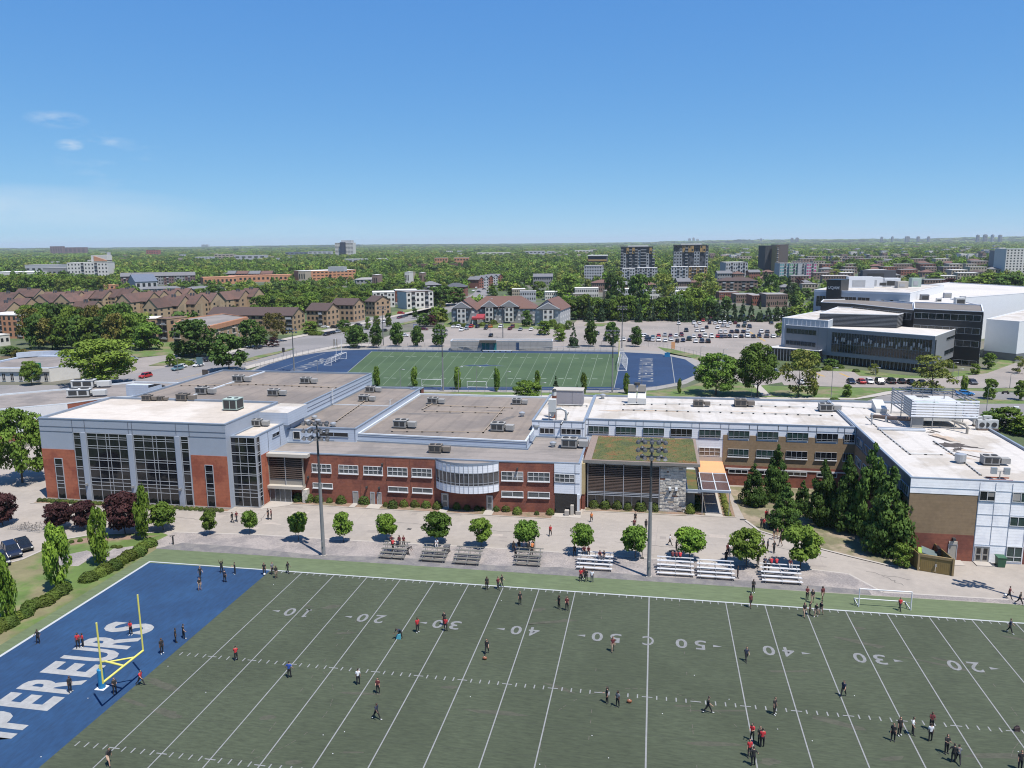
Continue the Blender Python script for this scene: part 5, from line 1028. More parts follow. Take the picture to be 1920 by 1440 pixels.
g = MB(); A = P(897, 609); g.prism([(A.x-3.2, A.y-2), (A.x+3.2, A.y-2), (A.x+3.2, A.y+3), (A.x-3.2, A.y+3)], 3.0, [4.0, 4.0, 5.6, 5.6], mat('red_awning', (.34, .04, .05), .6)); g.box(A.x-3, A.y-1.8, 0, A.x-2.7, A.y-1.5, 3, FRW); g.box(A.x+2.7, A.y-1.8, 0, A.x+3, A.y-1.5, 3, FRW); solo(g, 'awning', 'red awning over the entrance of the grey residence', 'awning')
# --- further away, left half
bb('white four storey apartment house with an orange stair head on its roof', 128, 521, 204, 517, 493, 20, 4, 12, WHB2, WHB2, 'flat', cat='apartment block', ww=.4, wh=.45, balc=(4, 8), side='L', trim=WHB2)
A = P(185, 520.5); g = MB(); g.box(A.x-13, A.y+5, 22, A.x+12, A.y+16, 31, WHB2); g.prism([(A.x-8, A.y+4), (A.x+12, A.y+4), (A.x+12, A.y+16), (A.x-8, A.y+16)], 23, [30, 24, 24, 30], ORB); g.box(A.x+6, A.y+14, 24, A.x+9, A.y+18, 35, LGC); o = solo(g, 'rooftop_stair_block', 'orange and white stair head on the roof of the white apartment house', 'stair head')
bb('pale grey industrial hall left of the white apartments', 48, 513, 112, 510, 497, 30, 1, 6, LGC, GROOF, 'flat', wh=.2)
bb('long white roofed shed behind the trees at the far left', -20, 521, 88, 515, 511, 40, 0, 1, WHB2, WROOF, 'flat')
bb('grey roofed low hall beside the white apartments', 82, 520, 124, 518, 503, 25, 1, 5, GREYB, GROOF, 'flat', wh=.2)
for k in range(7): bb('grey roofed townhouse with white gables, %s in the long row' % ORD[k], 228+k*20, 538-k*.9, 247+k*20, 537.5-k*.9, 512-k*.3, 14, 3, 4, GREYB if k % 2 else W_('plum_brick', (.19, .12, .12)), GSH, 'gable', cat='house', name='townhouse', group='grey roofed townhouses', rise=3.5, balc=(1,))
bb('blue grey house with a steep roof and white gable before the grey row', 255, 543, 296, 541, 515, 18, 1, 4, LGC, BSH, 'gable', cat='house', rise=7)
bb('long low grey roofed bungalow in front of the blue grey house', 268, 550, 340, 548, 538, 10, 1, 8, GREYB, GSH, 'hip', cat='house', rise=2)
bb('long low grey roofed bungalow with white fascia', 352, 549, 424, 546, 538, 10, 1, 8, WHB2, GSH, 'hip', cat='house', rise=2)
bb('long flat salmon brick school building, nearer half', 382, 534, 445, 532, 521, 22, 1, 8, ORB, ORB, 'flat', wh=.4); bb('long flat salmon brick school building, farther half', 430, 530, 548, 527, 518, 20, 1, 14, ORB, ORB, 'flat', wh=.4)
bb('salmon coloured small house between the trees left of the grey row', 198, 552, 224, 550, 536, 12, 2, 3, ORB, ORB, 'flat', cat='house')
for k in range(4): bb('plum roofed house, %s in the row above the salmon school' % ORD[k], 420+k*23, 521-k*.4, 441+k*23, 520.7-k*.4, 508, 14, 2, 4, W_('plum_brick', (.19, .12, .12)), RSH if k % 2 else GSH, 'gable', cat='house', name='townhouse', group='plum roofed townhouses', rise=3.5)
bb('red brick three storey office with a white roof and penthouse', 578, 527, 668, 523, 509, 34, 3, 12, ORB, WROOF, 'flat', cat='office building', ww=.6, wh=.35)
A = P(630, 526.5); g = MB(); g.box(A.x-12, A.y+6, 11, A.x+8, A.y+16, 16.5, LGC); solo(g, 'roof_penthouse', 'grey penthouse on the white roof of the red office', 'penthouse')
bb('grey flat house in the trees right of the red office', 668, 532, 712, 531, 521, 14, 1, 6, GREYB, GROOF, 'hip', cat='house', rise=2)
bb('white and black tower standing alone on the skyline', 629, 483, 663, 482, 455.5, 45, 11, 6, WHB2, WROOF, 'flat', cat='tower', name='office_tower', ww=.9, wh=.4, sidecols=0)
A = P(642, 482.88); g = MB(); g.box(A.x-3, A.y-9, 0, A.x+15, A.y-4, 50, W_('blue_black', (.02, .03, .06))); g.box(A.x-5, A.y+8, 48, A.x+30, A.y+30, 56, LGC); solo(g, 'tower_core', 'blue black glass strip up the front of the skyline tower', 'facade strip')
HAZED = W_('hazed_brick', (.20, .13, .125))  # brick tone dulled to brown so the colour itself carries distance haze
for k, (xl, xr, yb, yt, wl, rf, lb) in enumerate([(95, 118, 478, 462, HAZED, GROOF, 'brown brick slab on the skyline, left one of two'), (121, 161, 478, 464, HAZED, GROOF, 'long brown brick slab on the skyline, right one of two'), (275, 297, 481, 469, W_('bright_red_brick', (.34, .10, .07)), GROOF, 'bright red brick block in the distance'),
    (366, 397, 491, 482, LGC, WROOF, 'pale office with dark windows far off on the left'), (402, 438, 489, 477, BEIGE, WROOF, 'cream office block far off left of the tower'), (440, 498, 492, 479, LGC, WROOF, 'low pale works beside the cream office'), (535, 578, 481, 473, BSH, LGC, 'blue glass office, left part, left of the tower'), (578, 622, 481, 471.5, LGC, BSH, 'blue glass office, right part, left of the tower'),
    (643, 690, 494, 486, LGC, WROOF, 'white roofed warehouse below the tower, left half'), (704, 728, 492, 485, LGC, WROOF, 'white roofed warehouse below the tower, right half'), (815, 839, 498, 484, ORB, GROOF, 'orange brick flats, left one of the pair in the woods'), (851, 879, 498, 483.5, ORB, GROOF, 'orange brick flats, right one of the pair in the woods'),
    (894, 958, 482, 474, WHB2, WROOF, 'very long white warehouse in the woods'), (985, 1022, 481, 471, LGC, WROOF, 'grey works beyond the woods'), (1078, 1112, 477, 469.5, WHB2, WROOF, 'small white hall beyond the woods left of the twin towers'), (765, 815, 505, 496, RSH, RSH, 'low brown roofed terrace below the orange flats, left'), (816, 870, 505, 496, RSH, RSH, 'low brown roofed terrace below the orange flats, right'), (1026, 1040, 480, 471, LGC, WROOF, 'small pale works right of the grey ones')]):
    h = HT(xl, yb, yt); bb(lb, xl, yb, xr, yb, yt, 26, max(1, int(h/6)), 5, wl, rf, 'flat', ww=.6, wh=.4, sidecols=0)
# --- condominium towers and their neighbours
def condo(label, xl, xr, yb, yt, flip):
    A = P(xl, yb); B = P(xr, yb); h = HT(xl, yb, yt); L = (B-A).length; u = (B-A).normalized(); D = 22; t = thing('condo_tower', label, 'tower', ((A.x+B.x)/2, (A.y+B.y)/2+D/2, 0)); ox, oy = A.x, A.y
    occ([(ox, oy), (ox+L, oy), (ox+L, oy+D), (ox, oy+D)])
    n = 10; fh = h/n; cols = 12; cw = L/cols
    g = MB(); g.box(ox, oy, 0, ox+L, oy+D, h*.6, DKC); g.box(ox+(0 if flip else L*.0), oy+1, h*.6, ox+L*(.93 if not flip else 1), oy+D, h, DKC); g.build('wall', t)
    g = MB(); g.box(ox-.5, oy-.5, h, ox+L*.95, oy+D, h+1, DKC); g.box(ox+L*.2, oy+4, h+1, ox+L*.8, oy+D-4, h+2.2, WROOF); g.build('roof', t)
    r = random.Random(xl)
    pat = [r.choice(['b', 'w', 'w', 'o', 'd', 'b']) for _ in range(cols)]
    for c in range(cols):
        x0 = ox+cw*c; k = pat[c]
        if k in 'wo':
            g = MB(); z0 = fh*r.randint(0, 2); z1 = h-fh*r.randint(1, 2) if k == 'w' else h; g.box(x0+.2, oy-.3, z0 if k == 'w' else h-fh*2.2, x0+cw-.2, oy, z1, LGC if k == 'w' else OCH); g.build('cladding', t)
        for f in range(n):
            z = fh*f
            if k == 'b' or (f < 4 and c % 3 == 0): g = MB(); g.box(x0, oy-1.6, z+.1, x0+cw, oy-.05, z+.35, LGC); g.box(x0, oy-1.6, z+.35, x0+cw, oy-1.5, z+1.3, GREYB); g.box(x0+.4, oy-1.0, z+.35, x0+.9, oy-.2, z+.9, LGC); g.build('balcony', t)
            elif (f+c) % 2 == 0 or k == 'w': g = MB(); g.box(x0+cw*.25, oy-.4, z+.9, x0+cw*.75, oy-.29, z+fh-.6, WIN); g.build('window', t)
    return t
condo('dark apartment tower with white and ochre panels, left one of the twins', 1163, 1227, 519, 464, False)
condo('dark apartment tower with white and ochre panels, right one of the twins', 1262, 1327, 518, 460.5, True)
bb('low dark and white block at the foot of the left twin tower, left part', 1166, 527, 1190, 527, 504, 16, 4, 5, LGC, WROOF, 'flat', cat='apartment block', trim=DKC, balc=(2,)); bb('low dark and white block at the foot of the left twin tower, right part', 1194, 525, 1232, 525, 503, 16, 4, 8, LGC, WROOF, 'flat', cat='apartment block', trim=DKC, balc=(1, 3, 5))
bb('low block with ochre bays at the foot of the right twin tower, left part', 1258, 527, 1290, 527, 501, 16, 4, 6, LGC, WROOF, 'flat', cat='apartment block', trim=DKC, balc=(2, 4)); bb('low block with ochre bays at the foot of the right twin tower, right part', 1291, 526, 1325, 526, 501, 16, 4, 7, OCH, WROOF, 'flat', cat='apartment block', trim=DKC, balc=(1, 2, 4, 5))
bb('stepped pale block with terraces left of the twin towers', 1095, 527, 1128, 527, 499, 30, 5, 7, LGC, GROOF, 'flat', cat='apartment block', trim=DKC, sidecols=6); A = P(1101, 524); 
g = MB(); g.box(A.x, A.y+8, 20, A.x+22, A.y+28, 27, DKC); g.box(A.x-.4, A.y+7, 27, A.x+22.4, A.y+28.4, 28, WROOF); g.box(A.x, A.y+7.5, 21, A.x+22, A.y+7.9, 23, OCH); solo(g, 'setback_block', 'set back dark upper block on top of the stepped pale block', 'top storey')
bb('pale four storey block with a flat white roof right of the twin towers', 1360, 522, 1401, 522, 492.5, 26, 4, 9, LGC, WROOF, 'flat', cat='apartment block', trim=DKC, balc=(2, 5, 7))
bb('long brown roofed brick apartment house with cream balcony bands', 1346, 546, 1420, 546, 521, 16, 3, 10, W_('dusty_brick', (.24, .165, .135)), SHING2, 'hip', cat='apartment block', rise=2.5, balc=(1, 3, 6, 8))
bb('tall charcoal slab tower, dark glass front half', 1433, 510, 1453, 510, 461, 30, 13, 5, W_('slab_dark', (.045, .05, .06)), DKC, 'flat', cat='tower', name='slab_tower', ww=.5, wh=.4, sidecols=0, gapcols=(0, 1, 2)); bb('tall brown windowless slab joined to the charcoal tower', 1459, 510, 1476, 510, 459, 34, 0, 1, W_('slab_brown', (.12, .105, .105)), GROOF, 'flat', cat='tower', name='slab_tower'); bb('recess with ochre balconies between the two tall slabs', 1454, 511, 1458.5, 511, 461, 20, 13, 1, OCH, GROOF, 'flat', cat='tower', name='slab_recess', balc=(0,), sidecols=0)
for k, (xl, xr, m) in enumerate(((1461, 1478, TEAL), (1479, 1494, GRNC), (1495, 1511, LGC), (1511, 1530, PINK))): bb('%s panelled part of the colourful five storey block' % ['teal', 'green', 'white', 'pink'][k], xl, 523, xr-.3, 523, 494, 18, 5, 4, LGC, GROOF if k < 3 else GREYB, 'flat', cat='apartment block', win=m, ww=.7, wh=.5, trim=LGC, balc=(2,), sidecols=0)
bb('pale tower under construction with a green roof edge at the right border', 1883, 513, 1935, 511, 467, 24, 9, 8, WHB2, LGC, 'flat', cat='tower', name='unfinished_tower', trim=W_('mint', (.30, .48, .38)), ww=.45, wh=.5, sidecols=0); bb('grey scaffolded side wing of the pale tower at the right border', 1869, 512, 1882, 513, 470, 20, 8, 3, GREYB, LGC, 'flat', cat='tower', name='unfinished_tower_wing', win=W_('netting', (.20, .27, .25)), sidecols=0)
# skyline specks
for k, (x, w, yt, m) in enumerate([(1290, 6, 447, GREYB), (1298, 5, 445.5, GREYB), (1305, 6, 448, LGC), (1483, 6, 446, W_('far_brown', (.14, .12, .13))), (1492, 8, 445.6, W_('far_brown', (.14, .12, .13))), (1652, 6, 444, GREYB), (1672, 5, 443.5, GREYB), (1698, 14, 443.2, GREYB), (1720, 8, 443.4, GREYB), (1740, 6, 443.4, GREYB), (1832, 8, 440.5, GREYB), (1845, 12, 439.8, GREYB), (1860, 7, 440, LGC), (1874, 9, 440.6, GREYB), (1425, 5, 447, GREYB), (378, 3, 458.5, LGC), (384, 3, 458.5, LGC)]):
    yb = 457 if x > 1000 else 466; A = P(x, yb); B = P(x+w, yb); h = HT(x, yb, yt); g = MB(); g.box(A.x, A.y, 0, B.x, A.y+40, h*.98, m); g.box(A.x+(B.x-A.x)*.3, A.y+5, h*.98, A.x+(B.x-A.x)*.7, A.y+30, h*1.03, m)
    for f in range(1, 6): g.box(A.x+2, A.y-.6, h*f/6.3, B.x-2, A.y, h*f/6.3+h*.05, WIN)
    solo(g, 'distant_tower', 'tiny grey tower on the far skyline', 'tower', 'tiny towers on the far skyline')
# --- the houses among the trees on the right and in the middle
def rows(lst, nm, grp, lab, mats_, roofs, kinds, cat='house', n0=0):
    for k, (xl, xr, yb, yt, d) in enumerate(lst):
        bb(lab % ORD[k] if '%s' in lab else lab, xl, yb, xr, yb-.2, yt, d, 2 if yb > 500 else 1, max(3, int((xr-xl)/4)), mats_[k % len(mats_)], roofs[k % len(roofs)], kinds[k % len(kinds)], cat=cat, name=nm, group=grp, rise=2.4, ww=.5, wh=.45, sidecols=0)
rows([(1078, 1122, 560, 541, 13), (1135, 1150, 560, 546, 12), (1148, 1184, 562, 543, 14), (1208, 1236, 562, 546, 12), (960, 985, 556, 543, 12), (975, 1005, 566, 547, 12), (1022, 1046, 563, 548, 12), (1075, 1098, 566, 552, 12), (1258, 1288, 562, 547, 13), (1268, 1300, 556, 540, 12)], 'house', 'flat roofed houses behind the spruce belt', 'pale flat roofed house showing above the tree belt behind the car park', [WHB2, BEIGE, LGC], [WROOF, GROOF], ['flat'])
rows([(1000, 1036, 536, 514, 26), (1110, 1150, 548, 525, 14), (1150, 1176, 549, 528, 13), (1208, 1232, 548, 529, 13), (1270, 1294, 552, 522, 13), (1295, 1315, 545, 524, 12), (1345, 1372, 528, 508, 12), (1375, 1395, 528, 509, 12), (1404, 1425, 524, 506, 12)], 'house', 'pitched roof houses below the twin towers', 'pitched roof brick house among the trees below the twin towers', [GREYB, W_('dusty_brick', (.24, .165, .135)), REDB], [GSH, RSH], ['gable', 'hip'])
rows([(1348, 1385, 562, 549, 12), (1380, 1420, 568, 553, 16), (1410, 1450, 573, 555, 16), (1436, 1476, 576, 553, 18)], 'row_house', 'grey roofed row houses behind the right belt', 'long grey roofed row house with white edges behind the right spruces, %s', [REDB, W_('dusty_brick', (.24, .165, .135))], [GROOF], ['flat'])
rr_ = random.Random(21); lst = []
for yb, xs, xe, st in ((547, 1462, 1560, 44), (538, 1500, 1870, 58), (530, 1420, 1860, 62), (524, 1525, 1870, 50), (518, 1430, 1860, 56), (512, 1540, 1860, 52), (506, 1500, 1850, 60), (500, 1480, 1860, 66), (495, 1500, 1850, 62), (490, 1340, 1850, 90)):
    x = xs
    while x < xe:
        w = rr_.uniform(.45, .85)*st*(yb-450)/80; w = max(10, min(w, 60))
        if rr_.random() < .8 and not (1545 < x < 1700 and yb > 528): lst.append((x, x+w, yb+rr_.uniform(-1.5, 1.5), yb-6-(yb-452)*.085, 13))
        x += w+rr_.uniform(4, 26)
DB = W_('dusty_brick', (.24, .165, .135))
for (xl, xr, yb, yt, d) in lst:
    k = rr_.random()
    if k < .62: bb('long low flat roofed row house among the treetops on the right', xl, yb, xr, yb, yt, d, 2, max(3, int((xr-xl)/5)), rr_.choice([REDB, DB, DB, BEIGE]), rr_.choice([WROOF, GROOF, GROOF]), 'flat', cat='house', name='row_house', group='flat roofed row houses among the treetops', sidecols=0, trim=rr_.choice([WHB2, LGC, DB]))
    else: bb('low hipped roof house among the treetops on the right', xl, yb, xl+min(xr-xl, 22), yb, yt, 11, 1, 4, rr_.choice([REDB, DB, BEIGE, ORB]), rr_.choice([GSH, SHING2, RSH]), 'hip', cat='house', name='bungalow', group='hipped roof houses among the treetops', rise=2.4, sidecols=0)
lst = []
for (xa, xb, ya, yb, n_) in ((0, 240, 470, 500, 12), (300, 620, 470, 494, 10), (700, 1150, 464, 486, 34), (1330, 1900, 459, 490, 110), (560, 800, 528, 548, 5)):
    for _ in range(n_): x = rr_.uniform(xa, xb); y = rr_.uniform(ya, yb); lst.append((x, x+rr_.uniform(5, 13), y))
for (xl, xr, yb) in lst:
    wl = rr_.choice([WHB2, BEIGE, LGC, DB]); h = rr_.uniform(9, 13); bb('small pale roof poking out of the distant trees', xl, yb, xr, yb, 0, 16, 1, 3, wl, rr_.choice([WROOF, WROOF, GROOF, RSH]), 'flat', cat='house', name='distant_house', group='pale roofs in the distant trees', h=h, sidecols=0)
# ================================================================ university building on the right
def poly(*l): return [tuple(P(*q)[:2]) for q in l]
UG_ = mat('grey_panel', (.25, .262, .28), .5, var=.04, scale=.4); UGD = mat('grey_panel_dark', (.17, .18, .20), .5, var=.04); UWH = mat('uni_white', (.80, .81, .83), .5, var=.03); ULB = mat('pale_blue_wall', (.44, .49, .545), .5, var=.04)
UBK = mat('black_panel', (.016, .017, .02), .35); ULV = mat('louvre_dark', (.035, .038, .045), .5, stripes=(2, .55, .0)); ULS = mat('louvre_silver', (.42, .44, .47), .4, metal=.3); UGL = mat('uni_glass', (.018, .026, .03), .1, var=.6, scale=.25, spec=.7); UBR = roofmat('brown_roof', (.20, .175, .155), None, (.17, .15, .135), 0, 6, .05, .4, .05)
FR, FL, BR_, BL_ = Vector((88.5, 177.5)), Vector((47.5, 209.0)), Vector((102.5, 200.5)), Vector((62.0, 233.0))
t = shell('university_block', 'wide grey box with a tall glazed front and white roof edge raised over dark glass', [tuple(FL), tuple(FR), tuple(BR_), tuple(BL_)], 12.6, UG_, roofmat('uni_roof', (.62, .58, .54), None, (.56, .52, .48), 0, 5, .04, .4, .08), cat='building', cap=UWH, base=2.9, par=.4)
occ([tuple(FL), tuple(FR), tuple(BR_), tuple(BL_)], 4)
F = Face(t, FL, FR); L = F.L
F.win(L*.345, L*.985, 4.4, 11.2, nx=34, nz=1, glass=UGL, frame=UGD, hs=[7.3, 8.3], name='curtain_wall', mw=.12)
r = random.Random(4)
g = MB()
for k in range(42): s = L*.35+L*.63*k/42; z = r.choice([7.4, 8.2, 8.6]); F.slab(g, s, s+.45, z, z+1.3, .06, .2, ULS if k % 3 else UBK)
g.build('glass_fins', t)
F.win(L*.01, L*.23, 9.6, 11.3, 8, 1, UGL, UGD); F.win(L*.01, L*.23, 5.4, 6.9, 8, 1, UGL, UGD)
F.lines('panel_joint', [], [(L*.245, 3, 12.3), (L*.31, 3, 12.3)], UGD, w=.08)
F = Face(t, FR, BR_); F.win(F.L*.55, F.L*.95, 9.7, 10.6, 2, 1, UGL, UGD); F.win(F.L*.5, F.L*.95, 4.8, 6.3, 2, 1, UGL, UGD); F.win(0.1, 1.6, 4.4, 11.2, glass=UGL, frame=UGD)
ins = inset([tuple(FL), tuple(FR), tuple(BR_), tuple(BL_)], 2.2); g = MB(); g.prism(ins, 0, 2.95, UBK); g.build('base_wall', t)
F = Face(t, ins[0], ins[1])
for k in range(26): g = MB(); s = F.L*.25+F.L*.72*k/26; F.slab(g, s, s+.22, .1, 2.8, 0, .12, ULS); g.build('fin', t)
# entrance pavilion on the left
a = poly((1441, 676), (1550, 676), (1545, 658), (1462, 652)); t = shell('entrance_pavilion', 'low black glazed entrance pavilion at the left end of the grey box', [(40.8, 205.5), (57.5, 197.5), (60.5, 203), (47, 212)], 4.6, UBK, ROOFW, cap=UWH, cat='entrance')
occ([(40.8, 205.5), (57.5, 197.5), (60.5, 203), (47, 212)], 2)
F = Face(t, (40.8, 205.5), (57.5, 197.5))
for k in range(16): g = MB(); F.slab(g, .6+k*1.1, .75+k*1.1, .1, 4.2, 0, .14, ULS); g.build('fin', t)
# louvred penthouse
pp = [(50.5, 209.5), (68.8, 193.6), (79.5, 216), (62, 228)]
def PZ(x, y, z): q = P(x, y, z); return (q.x, q.y)
pz = 17.0; pp = [PZ(1537, 587, pz), PZ(1683, 590, pz), PZ(1715, 581, pz), PZ(1571, 575, pz)]
t = shell('louvred_penthouse', 'dark louvred plant room with a white roof on top of the grey box', pp, pz, ULV, ROOFW, cap=UWH, base=12.2, par=.3, cat='penthouse')
for (a, b) in ((pp[0], pp[1]), (pp[1], pp[2])):
    F = Face(t, a, b)
    for k in range(9): g = MB(); F.slab(g, 0, F.L, 12.9+k*.46, 12.96+k*.46, 0, .12, ULS); g.build('louvre', t)
# lower blue grey part behind left
q = 14.5; a = [PZ(1470, 592, q), PZ(1478, 606, q), PZ(1536, 598, q), PZ(1590, 578, q), PZ(1560, 574, q)]
t = shell('rear_block', 'pale blue ribbed block with a white roof behind the left of the grey box', [(46.5, 211), (60.5, 200.5), (76, 236), (66, 243)], 15.0, ULB, ROOFW, cat='building', cap=UWH); occ([(46.5, 211), (60.5, 200.5), (76, 236), (66, 243)], 3)
F = Face(t, (46.5, 211), (60.5, 200.5))
for k in range(10): g = MB(); F.slab(g, .8+k*1.7, 1.0+k*1.7, 5, 14.5, 0, .1, UWH); g.build('rib', t)
# dark glass block
D = [(90.5, 207), (108.8, 195.5), (119.5, 226), (100, 240)]
t = shell('glass_block', 'black and glass four storey block with a brown roof behind the grey box', D, 19.0, UBK, UBR, cat='building', cap=UWH); occ(D, 4)
F = Face(t, D[0], D[1])
for z in (2.2, 6.6, 11.0, 15.4): F.win(.3, F.L-.6, z+.2 if z > 3 else .3, z+2.2 if z > 3 else 2.0, 9, 1, UGL, ULS)
F = Face(t, D[1], D[2])
for k in range(9): F.win(.3, 3.6, .6+k*2.0, 2.2+k*2.0, 2, 1, UGL, ULS)
F.panel('white_side', 4.4, F.L, 3.5, 18.9, UWH, .1)
t = shell('brown_roof_block', 'long brown roofed block joining the black glass block and the white tower wing', [(66, 243), (76, 236), (90.4, 207.1), (99.9, 240), (84, 262), (70, 258)], 18.5, UBK, UBR, cat='building', cap=UWH); occ([(66, 243), (90.4, 207.1), (99.9, 240), (84, 262)], 4)
F = Face(t, (76, 236), (90.4, 207.1)); F.win(.5, F.L-1, 14.8, 17.2, 14, 1, UGL, ULS)
# white boxes at the right
E_ = [(119.6, 226.2), (122.0, 219.5), (128.5, 214.0), (175, 262), (150, 300), (119, 262)]
t = shell('white_hall', 'smooth white hall on a grey plinth at the right border', [(119.5, 220.5), (127.0, 212.0), (190, 262), (170, 292)], 14.2, UWH, ROOFW, cat='building', cap=UWH); occ([(119.5, 220.5), (127.0, 212.0), (190, 262), (170, 292)], 5)
for a, b in (((119.5, 220.5), (127, 212)), ((127, 212), (190, 262))): F = Face(t, a, b); F.panel('plinth', 0, F.L, 0, 2.6, UGD, .08)
t = shell('back_hall', 'very large white roofed hall filling the right background of the campus', [(100, 240), (119.6, 226.2), (121, 262), (200, 330), (165, 395), (84, 290)], 18.8, UWH, roofmat('uni_roof2', (.62, .585, .55), None, (.56, .53, .49), 0, 8, .03, .35, .04), cat='building', cap=UWH); occ([(100, 240), (119.6, 226.2), (200, 330), (165, 395), (84, 290)], 5)
q = 19.0
for k, (x, y) in enumerate(((1733, 560), (1776, 556), (1760, 563), (1799, 568), (1805, 560))):
    a, b = PZ(x, y, q); g = MB(); s = [1.5, 1.4, .9, 1.7, 1.0][k]; g.box(a-s, b-s*.8, 18.5, a+s, b+s*.8, 18.5+s*1.5, [UGD, LGC, HVL, HVL, LGC][k]); g.box(a-s*.8, b-s*.8-.05, 18.8, a+s*.8, b-s*.8, 18.2+s*1.3, HVD if k != 1 else HV); solo(g, 'rooftop_unit', 'boxy unit on the huge white roof, %s of five' % ORD[sorted([1733, 1776, 1760, 1799, 1805]).index(x)], 'rooftop unit', 'units on the huge white roof')
# white wing with the black tower
q = 22.0; W1 = [PZ(1527, 543, q), PZ(1707, 549, q), PZ(1770, 534, q), PZ(1600, 530, q)]
W1 = [(W1[0][0], W1[0][1]), (W1[1][0], W1[1][1]), (W1[2][0], W1[2][1]), (W1[3][0], W1[3][1])]
t = shell('white_wing', 'white university wing with a ribbon of windows and machines on its roof', W1, 22.0, UWH, ROOFW, cat='building', cap=UWH); occ(W1, 4)
F = Face(t, W1[0], W1[1]); F.panel('blue_face', 0, F.L, 0, 21.2, ULB, .05); L = F.L
for (a, b) in ((.03, .13), (.30, .46), (.48, .60)): 
    F.win(L*a, L*b, 15, 19.4, max(2, int((b-a)*30)), 1, UGL, ULS, base=.05); F.win(L*a, L*b, 10, 13.2, max(2, int((b-a)*30)), 1, UGL, ULS, base=.05)
for a in (.72, .81, .90): 
    for z in (11, 14, 17): F.win(L*a, L*a+1.2, z, z+1.8, 1, 1, UGL, ULS, base=.05)
T0 = F.A+F.u*L*.145; T1 = F.A+F.u*L*.30; g = MB(); g.prism([T0-F.n*8, T0+F.n*1.2, T1+F.n*1.2, T1-F.n*8], 0, 26.5, UBK); t3 = solo(g, 'sign_tower', 'black tower bearing the white letters UQAM', 'tower')
v, f = text_mesh('UQAM', .012, .92); x0 = min(a[0] for a in v); x1 = max(a[0] for a in v); y0 = min(a[1] for a in v); y1 = max(a[1] for a in v); sc = (T1-T0).length*.80/(x1-x0); g = MB()
base = T0+F.u*(T1-T0).length*.10+F.n*1.24
g.add([(base.x+F.u.x*(a[0]-x0)*sc, base.y+F.u.y*(a[0]-x0)*sc, 22.3+(a[1]-y0)*sc) for a in v], f, FRW); o = g.build('lettering', None); o.parent = t3; o.data.transform(Matrix.Translation(-t3.location))
for k, (x, y, w, h, m) in enumerate(((1612, 538, 5.5, 5, UWH), (1636, 536, 3.6, 4.5, UWH), (1655, 536, 3, 3, LGC), (1670, 536, 3.4, 4.0, UWH), (1690, 538, 2.2, 3, TANL), (1715, 536, 2, 4, HVG), (1645, 527, 8, 6, DKC))):
    a, b = PZ(x, y, q); g = MB(); g.box(a-w, b-2.5, 21.6, a+w, b+2.5, 21.6+h, m); g.box(a-w*.7, b-2.6, 22.3, a+w*.3, b-2.5, 21.2+h*.8, HVD if k in (2, 3, 6) else LGC); solo(g, 'rooftop_machine', 'rooftop machine, %s behind the black sign tower' % ORD[k], 'rooftop unit', 'machines on the white wing')
bb('dark hip roofed pavilion behind the huge white roof', 1793, 552, 1826, 550, 534, 16, 1, 5, GREYB, W_('slate', (.07, .075, .09)), 'hip', rise=3.5)
# ================================================================ vegetation
LG = foliage('leaves_green', (.075, .130, .026), (.125, .190, .036), .22)
LD = foliage('leaves_dark', (.050, .094, .026), (.088, .140, .034), .15, tone=(.10, .14, .03))
LF = foliage('leaves_bright', (.095, .175, .028), (.155, .24, .038), .2)
LY = foliage('leaves_yellow', (.12, .16, .035), (.20, .21, .06), .3, tone=(.30, .24, .06))
LP = foliage('leaves_purple', (.038, .014, .020), (.070, .024, .030), .2, .15, tone=(.09, .03, .03))
LB = foliage('leaves_bronze', (.09, .085, .025), (.15, .11, .04), .2, .2)
LS = foliage('needles', (.020, .042, .022), (.040, .066, .032), .2, .05, tone=(.06, .08, .05))
LU = foliage('hedge_leaves', (.030, .055, .014), (.065, .095, .022), .2, .1)
BARK = mat('bark', (.10, .075, .055), .95, var=.25, scale=4)
def leafmesh(name, pts, nrm, size, m, seed):
    r = np.random.RandomState(seed); n = len(pts); a = np.cross(nrm, r.randn(n, 3)); a /= np.linalg.norm(a, axis=1)[:, None]+1e-9; b = np.cross(nrm, a)
    s = (size*(.6+.8*r.rand(n)))[:, None]*.5; k = .75+.5*r.rand(n)[:, None]; bend = nrm*s*.35
    v = np.stack([pts-a*s-bend, pts-b*s*k*.8, pts+a*s-bend, pts+b*s*k*.8+bend*.3], 1).reshape(-1, 3)
    me = bpy.data.meshes.new(name); me.vertices.add(4*n); me.vertices.foreach_set('co', v.astype('f4').ravel()); me.loops.add(4*n); me.loops.foreach_set('vertex_index', np.arange(4*n, dtype='i4')); me.polygons.add(n); me.polygons.foreach_set('loop_start', np.arange(0, 4*n, 4, dtype='i4')); me.polygons.foreach_set('loop_total', np.full(n, 4, 'i4'))
    me.materials.append(m); me.update(calc_edges=True); me.validate(); return me
ENV = {'round': lambda t: np.sqrt(np.clip(1-((t-.52)/.50)**2, 0, 1))*(1.0), 'oval': lambda t: np.clip(np.sin(np.pi*np.clip(t, 0, 1)**.75), 0, 1)**.6, 'cone': lambda t: np.clip(1-t, 0, 1)**.72*np.clip(t*7+.45, 0, 1), 'column': lambda t: np.clip(np.sin(np.pi*np.clip(t*.96+.03, 0, 1)), 0, 1)**.5, 'spruce': lambda t: np.clip(1-t, 0, 1)**.95*np.clip(t*9+.5, 0, 1), 'wide': lambda t: np.sqrt(np.clip(1-((t-.42)/.6)**2, 0, 1)), 'ball': lambda t: np.sqrt(np.clip(1-((t-.5)/.5)**2, 0, 1))}
